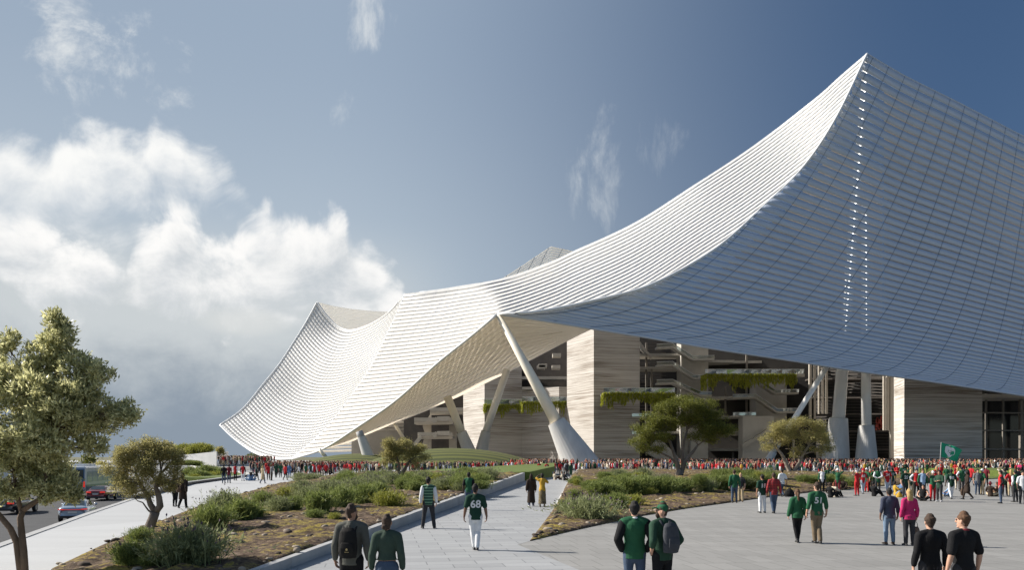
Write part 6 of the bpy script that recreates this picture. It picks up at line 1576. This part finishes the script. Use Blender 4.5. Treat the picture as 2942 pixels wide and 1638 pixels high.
P_(2763,1413,'man in a green waistcoat with white sleeves, hands on hips, charcoal trousers','green','charcoal','hips',facing=-5,sleeve='white',ext=.95,H=1.82,group=GR)
P_(2730,1428,'person in light blue sitting on the paving behind the white trousers','sky','blue','sit',facing=90,group=GR,ext=.95)
P_(2779,1437,'person in a dark brown coat with a large brown bag striding left','dark_brown','dark_brown','walk',facing=75,ext=.95,hair='afro',skin='dark',topk='coat',group=GR)
P_(2791,1397,'man in a bright red T-shirt and jeans behind the brown coat','red','denim','walk',facing=-60,group=GR,H=1.8)
P_(2776,1400,'person in a dark green jacket left of the bright red T-shirt','forest','charcoal','stand',facing=0,ext=.95,group=GR)
P_(2809,1423,'person in a grey T-shirt with a white sash and dark jeans','grey','denim','stand',facing=170,group=GR,skin='light')
P_(2822,1423,'person in a green T-shirt, white cap and beige trousers','green','beige','hip1',facing=100,hat='cap',hatc='white',group=GR,shoe='brown',female=True)
P_(2833,1400,'person in a maroon top with white scarf behind the beige trousers','maroon','black','walk',facing=140,hat='cap',hatc='white',group=GR)
P_(2846,1428,'seated woman in a red hat and beige skirt','dark_brown','beige','sit',facing=-50,hat='hat',hatc='maroon',female=True,botk='skirt',group=GR)
P_(2862,1427,'person seated close to the red-hatted woman','brown','beige','sit',facing=40,ext=0,hair='long',hairc='brown',female=True,group=GR)
P_(2875,1448,'man in a red waistcoat with black sleeves and dark jeans, hands in pockets','red','denim','pocket',facing=60,sleeve='black',ext=.95,H=1.84,group=GR,skin='light')
P_(2887,1426,'man in a dark shirt behind the red waistcoat','dark_green','black','stand',facing=-20,num='11',H=1.82,group=GR)
P_(2904,1428,'blonde woman in a red top and beige trousers, hand on hip','red','beige','hip1',facing=-10,hair='long',hairc='blond',female=True,mirror=True,skin='light',group=GR)
P_(2917,1444,'man in a green waistcoat with white sleeves and dark trousers near the right edge','green','charcoal','pocket',facing=15,sleeve='white',ext=.95,H=1.82,group=GR)
P_(2938,1449,'man in a white T-shirt and dark trousers at the right frame edge','white','charcoal','stand',facing=170,skin='light',group=GR,H=1.8)
P_(2926,1412,'dark-haired person in dark clothes behind the white T-shirt','charcoal','black','stand',facing=20,ext=.95,group=GR)
P_(2880,1402,'person in a tan cap shading the eyes with one arm','cream','olive','photo',facing=-30,hat='cap',hatc='olive',group=GR)
P_(2160,1399,'person in dark clothing standing deep behind the plaid shirt','charcoal','black','stand',facing=30,ext=.95,group=GR)
P_(2213,1371,'person in a green shirt and white trousers on the lawn behind the pale tree','green','white','walk',facing=-20,group=GR)
# -------- left pavement group
GL='people on the white pavement left of the planting bed'
P_(643,1390,'person in a black jacket and blue jeans, leftmost on the white pavement','black','denim','stand',facing=0,ext=.95,skin='dark',H=1.82,topk='tee',group=GL)
P_(658,1389,'person in a maroon shirt and grey jeans beside the black jacket','maroon','denim','stand',facing=-5,ext=.6,skin='dark',H=1.82,group=GL)
P_(676,1382,'person in a red waistcoat with white sleeves and black trousers','red','black','stand',facing=-10,sleeve='white',ext=.95,H=1.8,group=GL)
P_(698,1383,'person in a red top with black sleeves and white trousers','red','white','stand',facing=0,sleeve='black',ext=.95,H=1.8,group=GL)
P_(717,1382,'child-sized seated figure in pale blue on the pavement','sky','sky','sit',facing=60,ext=.95,female=True,hair='long',group=GL)
P_(724,1382,'second seated figure in blue, right of the pale blue one','blue','sky','sit',facing=-20,ext=.95,group=GL,hair='long',female=True)
P_(737,1381,'person in a dark green top and black trousers striding right','forest','black','walk',facing=-70,ext=.95,sleeve='grey',group=GL)
P_(755,1391,'person in a long beige coat, nearest to the planting bed','beige','denim','walk',facing=-30,ext=.95,topk='coat',female=True,hair='bob',hairc='blond',group=GL)
P_(771,1380,'person in a red jacket and dark trousers next to the grey sweatshirt','red','black','stand',facing=20,ext=.95,group=GL)
P_(780,1382,'person in a grey sweatshirt and brown trousers','grey','dark_brown','phone',facing=-50,ext=.95,group=GL,hairc='red')
P_(793,1374,'person in a dark green shirt and black trousers walking away','forest','black','walk',facing=20,group=GL)
P_(806,1373,'slim person in a green top behind the walking figure','green','charcoal','stand',facing=40,group=GL)
P_(820,1381,'person in a bright red shirt and black trousers mid-stride','red','black','walk',facing=-25,ext=.9,group=GL,skin='dark')
P_(831,1375,'person in blue denim from shoulder to ankle','blue','blue','stand',facing=0,ext=.95,group=GL)
P_(857,1376,'seated figure in cream beside a black-clad friend','cream','brown','sit',facing=20,ext=.95,group=GL,hair='long',hairc='brown',female=True)
P_(850,1376,'seated figure in black beside the cream top','black','black','sit',facing=-20,ext=.95,group=GL)
P_(879,1376,'person in a green waistcoat and red trousers','green','red','stand',facing=5,sleeve='beige',ext=.95,group=GL)
P_(893,1373,'person in a dark top with pale sleeves and navy trousers','forest','navy','wide',facing=0,sleeve='sky',ext=.6,group=GL)
P_(904,1374,'person in a red shirt with white sleeves and black trousers','red','black','wide',facing=0,sleeve='white',ext=.95,group=GL)
P_(918,1372,'person in a red shirt carrying a blue pack','red','black','stand',facing=0,sleeve='red',ext=.95,group=GL)
P_(937,1371,'person in a red hooded top and black trousers','red','black','stand',facing=0,ext=.95,group=GL)
P_(926,1371,'seated figure with a pale top between two red shirts','cream','brown','sit',facing=40,group=GL)
P_(947,1366,'person sitting in black at the right end of the pavement group','black','black','sitside',facing=-80,ext=.95,group=GL)
P_(1043,1362,'person in a beige jacket standing above the shrubs','beige','black','stand',facing=0,ext=.95,group=GL)
P_(1054,1366,'seated person in black beside the beige jacket','black','black','sit',facing=0,group=GL,hairc='blond',hair='long',female=True)
# -------- end of the path
GC='people at the far end of the path'
P_(1549,1366,'man in a red sweater with his back turned at the grass edge','red','black','stand',facing=0,ext=.95,group=GC,H=1.85)
P_(1571,1369,'man in a red shirt numbered 23 and khaki trousers','red','khaki','stand',facing=0,num='23',group=GC,H=1.85)
P_(1584,1371,'person in a light blue shirt sitting at the end of the path','sky','denim','sit',facing=-20,ext=.95,group=GC)
P_(1594,1380,'seated person in a cream top, in the middle of the path','cream','brown','sitside',facing=-60,ext=.95,hair='bob',hairc='chestnut',female=True,group=GC)
P_(1613,1380,'seated person in cream facing left','cream','black','sitside',facing=80,ext=.95,hair='bob',hairc='brown',female=True,group=GC)
P_(1622,1382,'person in black sitting back to back with cream','black','black','sit',facing=-60,ext=.95,group=GC)
P_(1610,1367,'man in a red T-shirt and beige trousers in front of the big column','red','beige','stand',facing=10,group=GC,H=1.85)
P_(1630,1370,'person all in charcoal grey left of the pale kerb','charcoal','black','stand',facing=0,ext=.95,group=GC,H=1.86)
P_(1640,1374,'person in a dark green coat with a walking stick by the pale kerb','forest','black','stand',facing=20,ext=.95,topk='coat',group=GC,H=1.8)
P_(1655,1366,'person in a red jacket with white sleeves at the top of the pale kerb','red','denim','stand',facing=0,sleeve='white',ext=.95,group=GC,H=1.82)
# bags and things on the ground
def ground_bag(x,foot,label,mat,s=1.0):
    q=G(x,foot); o=empty('bag',q,random.uniform(0,3)); tag(o,label,'bag'); m=MB().tube([(0,0,.02),(0,0,.14*s),(0,0,.30*s),(0,.02,.38*s)],[(.24*s,.17*s),(.26*s,.18*s),(.19*s,.13*s),(.08*s,.06*s)],n=14,round_ends=True); me,_=remesh(m,.02,3); me.materials.append(mat); wrinkle(me,.04,3,9); link('body',me,o)
    MB().tube([(-.06*s,0,.36*s),(-.04*s,0,.46*s),(.04*s,0,.46*s),(.06*s,0,.36*s)],[.012]*4,n=8).build('handle',mat,o,smooth=True)
ground_bag(2268,1428,'black bag slumped on the bed edge beside the white T-shirt man',CLO['black'],1.3)
ground_bag(2716,1426,'tan bag lying on the paving by the white trousers',CLO['beige'],.8)
ground_bag(2584,1430,'yellow bag on the paving by the crouching figure',CLO['yellow'],.8)
ground_bag(2284,1372,'grey rucksack leaning against the pale two-trunk tree',CLO['grey'],1.5)
q=fb.location; bg_=empty('shoulder_bag',P(2766,1428,51.5),R(40)); tag(bg_,'large brown bag hanging behind the striding brown coat','bag')
m=MB().tube([(0,0,.15),(0,0,.35),(0,0,.55)],[(.20,.10),(.24,.13),(.14,.07)],n=14,round_ends=True); me,_=remesh(m,.02,3); me.materials.append(CLO['brown']); link('body',me,bg_)
MB().tube([(-.1,0,.6),(-.02,.1,.9),(.1,.2,1.15)],[.015]*3,n=8).build('strap',CLO['brown'],bg_,smooth=True)
# -------- flag
d=fb.location.y-.3; fl=empty('flag',P(2700,1345,d),0); tag(fl,'large green flag with a round white emblem flying on a thin pole over the crowd','flag')
s_=d/F; b_=P(2700,1345,d)
def fp(x,y): v=P(x,y,d)-b_; return (v.x,v.y,v.z)
MB().tube([fp(2699,1358),fp(2704,1271)],[.03,.022],n=10).build('pole',pmat('pole_grey',(.42,.43,.42),.5,.1),fl,smooth=True)
nx,ny=26,16; V=[];Q=[]; c00,c10,c11,c01=[np.array(fp(*p)) for p in ((2704,1271.5),(2767,1292),(2751,1327),(2704.5,1314))]
def flagpt(u,v):
    p=(1-u)*(1-v)*c00+u*(1-v)*c10+u*v*c11+(1-u)*v*c01
    p=p+np.array([0,math.sin(u*7+v*2.2)*.22*u**.6,math.sin(u*5.2+v*1.2)*.07*u]); return p
for jv in range(ny+1):
    for iu in range(nx+1): V.append(flagpt(iu/nx,jv/ny))
for jv in range(ny):
    for iu in range(nx): a=jv*(nx+1)+iu; Q.append((a,a+1,a+nx+2,a+nx+1))
me=np_mesh('cloth',np.array(V),Q,[cloth('flag_green',(.02,.28,.155),.06)],smooth=True); fo=link('cloth',me,fl); so_m=fo.modifiers.new('t','SOLIDIFY'); so_m.thickness=.01
V=[flagpt(.42,.47)+np.array([0,-.03,0])];Q=[]; N=36
for k in range(N):
    a=2*math.pi*k/N; rr=1+.08*math.sin(a*5)+.10*math.cos(a*3+1); V.append(flagpt(.42+.235*rr*math.cos(a),.47+.35*rr*math.sin(a))+np.array([0,-.03,0]))
me=bpy.data.meshes.new('emblem'); me.from_pydata([tuple(v) for v in V],[],[(0,1+k,1+(k+1)%N) for k in range(N)]); me.materials.append(CLO['white']); link('emblem',me,fl)
m=MB()
for (u,v,r0) in ((.37,.42,.018),(.46,.38,.014),(.40,.56,.016),(.49,.52,.014),(.34,.52,.012)): q=flagpt(u,v); m.ball((q[0],q[1]-.04,q[2]),(r0*4,.006,r0*3),nu=8,nv=6)
m.build('emblem_marks',cloth('emblem_green',(.12,.26,.16)),fl)
for u,v,nm in ((.40,.08,'emblem_crown'),(.36,.90,'emblem_ribbon')):
    q=flagpt(u,v); MB().ball((q[0],q[1]-.04,q[2]),(.15,.006,.06),nu=10,nv=6).build(nm,cloth('emblem_pale',(.45,.55,.38)),fl)
# -------- individuals of the wider crowd
rc=np.random.default_rng(99)
TOPS=['red']*25+['maroon']*9+['green']*7+['dark_green']*12+['forest']*6+['white']*9+['black']*10+['charcoal']*6+['brown']*4+['grey']*6+['cream']*6+['navy']*4+['pink']*1+['yellow']*2+['beige']*4+['blue']*4
BOTS=['black']*28+['charcoal']*16+['denim']*18+['white']*10+['beige']*8+['pale_denim']*8+['red']*4+['khaki']*4
POSES=['stand']*9+['wide']*3+['hips','fold','back','walk','walk','stroll','stroll','photo','head','phone','pocket','hip1','sit','sit']
LOD=[]
for k in range(26):
    fem=bool(k%3==1); LOD.append(dict(kind=POSES[(k*7)%len(POSES)],female=fem,ext=(.42,.95,.95)[k%3],hair=(['long','bob','pony','bun'][k%4] if fem else ['short','crop','short'][k%3]),hat=('cap' if k%9==4 else None),mirror=bool(k%2)))
WORD={'stand':'standing','wide':'feet apart','hips':'hands on hips','fold':'arms folded','back':'hands behind back','walk':'walking','stroll':'strolling','photo':'arm raised','head':'hands on head','phone':'looking at a phone','pocket':'hands in pockets','hip1':'one hand on hip','sit':'sitting'}
def place(x): 
    for lim,t_ in ((820,'on the pavement under the far left roof tip'),(930,'on the pavement near the small leaning post'),(1000,'by the grey column stub'),(1090,'left of the twin-lobed tree'),(1240,'right of the twin-lobed tree'),(1380,'before the striped mound'),(1500,'at the right foot of the mound'),(1640,'near the big leaning column'),(1800,'in front of the stone tower'),(1905,'left of the dark pine'),(2010,'right of the dark pine'),(2180,'below the pale stair core'),(2330,'behind the pale two-trunk tree'),(2460,'by the left concrete column foot'),(2560,'by the right concrete column foot'),(2700,'left of the green flag'),(2820,'right of the green flag'),(4000,'before the dark glass front')):
        if x<lim: return t_
COLFEET=[(1667,170,7),(2400,203,5),(2489,200,4),(2195,194,2),(2195,175,3)]
def ok_spot(X,Y):
    for x,d,rr in COLFEET:
        if math.hypot(X-(x-CX)/F*d,Y-d)<rr: return False
    return True
def adhoc(region,n):
    out=[]
    x0,x1,y0,y1,pw,z=region
    k=0
    while k<n:
        x=rc.uniform(x0,x1); y=y1-(y1-y0)*rc.random()**pw; d=F*(CH-z)/(y-HY)
        if not ok_spot((x-CX)/F*d,d): continue
        out.append((x,y,d,z)); k+=1
    return out
spots=adhoc((725,1090,1352,1369,.7,0),56)+adhoc((870,1090,1352,1364,1,0),16)+adhoc((1085,1400,1353,1361,1,0),30)+adhoc((1400,1545,1351,1358,1,0),18)+adhoc((1545,1665,1351,1366,.7,0),20)+adhoc((1665,2330,1357,1363,1,0),18)+adhoc((2330,2945,1362,1378,.6,0),40)+adhoc((2400,2945,1357,1364,1,0),24)
spots=[s for s in spots if not inside(np.array([(s[0]-CX)/F*s[2]]),np.array([s[2]]),bed_right)[0]]
room=298-len([o for o in bpy.data.objects if o.parent is None and o.name.startswith('person')])
spots=spots[:room]
for n_,(x,y,d,z) in enumerate(spots):
    v=LOD[rc.integers(0,len(LOD))]; top=str(rc.choice(TOPS)); bot=str(rc.choice(BOTS)); hc=str(rc.choice(['black','black','brown','brown','chestnut','blond'])); sk=str(rc.choice(['light','tan','tan','brown','dark']))
    me=fig(v['kind'],.030,female=v['female'],ext=v['ext'],hair=v['hair'],hat=v['hat'],mirror=v['mirror'])
    o=link('person',me); o.location=((x-CX)/F*d,d,z); s=rc.uniform(.93,1.05)*(.95 if v['female'] else 1); o.scale=(s,s,s); o.rotation_euler=(0,0,rc.normal(0,.7) if rc.random()<.7 else rc.uniform(0,6.28))
    hatc=str(rc.choice(['white','red','dark_green','black'])); sl='white' if rc.random()<.12 and v['ext']>.5 else top
    dress(o,sk,CLO[hatc] if v['hat'] else HAIR[hc],top,sl,bot,str(rc.choice(['black','black','white','brown'])))
    w=lambda c:c.replace('_',' ').replace('pale denim','pale jeans').replace('denim','dark jeans')
    bt=w(bot); bt=bt if 'jeans' in bt else bt+' trousers'
    hd=(f'{hatc.replace("_"," ")} cap' if v['hat'] else f'{hc} hair')
    lab_=f'{w(top)} top, {bt}, {hd}, {WORD[v["kind"]]} {place(x)}'
    if len(lab_.split())>16: lab_=f'{w(top)} top, {bt}, {hd}, {place(x)}'
    tag(o,lab_,'person','people in the crowd before the stadium')
# -------- the far crowd, one mass
lowv=[]
for k,(kd,fem,ex) in enumerate([('stand',False,.42),('stand',True,.95),('wide',False,.95),('walk',False,.42),('hips',True,.42),('stroll',False,.95),('fold',False,.95),('photo',True,.42)]):
    me=figure_mesh(kd,.060,female=fem,ext=ex,hair='long' if fem else 'short'); me.calc_loop_triangles()
    V=np.empty(len(me.vertices)*3,np.float32); me.vertices.foreach_get('co',V); T_=np.empty(len(me.loop_triangles)*3,np.int32); me.loop_triangles.foreach_get('vertices',T_); mi=np.array([me.polygons[t_.polygon_index].material_index for t_ in me.loop_triangles]); lowv.append((V.reshape(-1,3),T_.reshape(-1,3),mi)); bpy.data.meshes.remove(me)
pal=[SKIN['light'],SKIN['tan'],SKIN['brown'],HAIR['black'],HAIR['brown'],HAIR['blond']]+[CLO[c] for c in dict.fromkeys(TOPS+BOTS)]+[SHOE['black'],SHOE['white']]
names=['light','tan','brown','black_h','brown_h','blond_h']+list(dict.fromkeys(TOPS+BOTS))+['sb','sw']; IX={n:i for i,n in enumerate(names)}
far=adhoc((1660,2960,1352.5,1361.5,1.1,0),520)+adhoc((1660,2960,1334.5,1346.3,.9,.4),1500)+adhoc((1462,1660,1335,1346.3,1,.4),230)+adhoc((1090,1545,1341,1357,1.4,0),260)+adhoc((720,1090,1341,1362,1.3,0),420)+adhoc((626,770,1332,1338.5,1,1.0),150)+[(x,0,rc.uniform(218,228),1.0) for x in rc.uniform(628,790,70)]
Vs=[];Fs=[];Ms=[];off=0
for x,y,d,z in far:
    V,T_,mi=lowv[rc.integers(0,8)]; s=rc.uniform(.92,1.05); a=rc.uniform(0,6.28); ca,sa=math.cos(a)*s,math.sin(a)*s
    X=(x-CX)/F*d; q=np.stack([V[:,0]*ca-V[:,1]*sa+X,V[:,0]*sa+V[:,1]*ca+d,V[:,2]*s+z],1); Vs.append(q); Fs.append(T_+off); off+=len(V)
    top=IX[str(rc.choice(TOPS))]; z6=np.array([IX[str(rc.choice(['light','tan','brown']))],IX[str(rc.choice(['black_h','black_h','brown_h','blond_h']))],top,top,IX[str(rc.choice(BOTS))],IX['sb']]); Ms.append(z6[mi])
me=np_mesh('crowd',np.concatenate(Vs),np.concatenate(Fs),pal,np.concatenate(Ms),smooth=True); tag(link('crowd',me),kind='stuff')
# ================================================================== tidy up
bpy.data.collections.remove(TMP)
labs={}
for o in bpy.data.objects:
    if o.parent is None and 'label' in o: labs.setdefault(o['label'],[]).append(o)
for l,os_ in labs.items():
    if len(os_)>1:
        g=next((o['group'] for o in os_ if 'group' in o),None) or ('identical '+os_[0].get('category','thing')+'s')
        for o in os_: o['group']=g
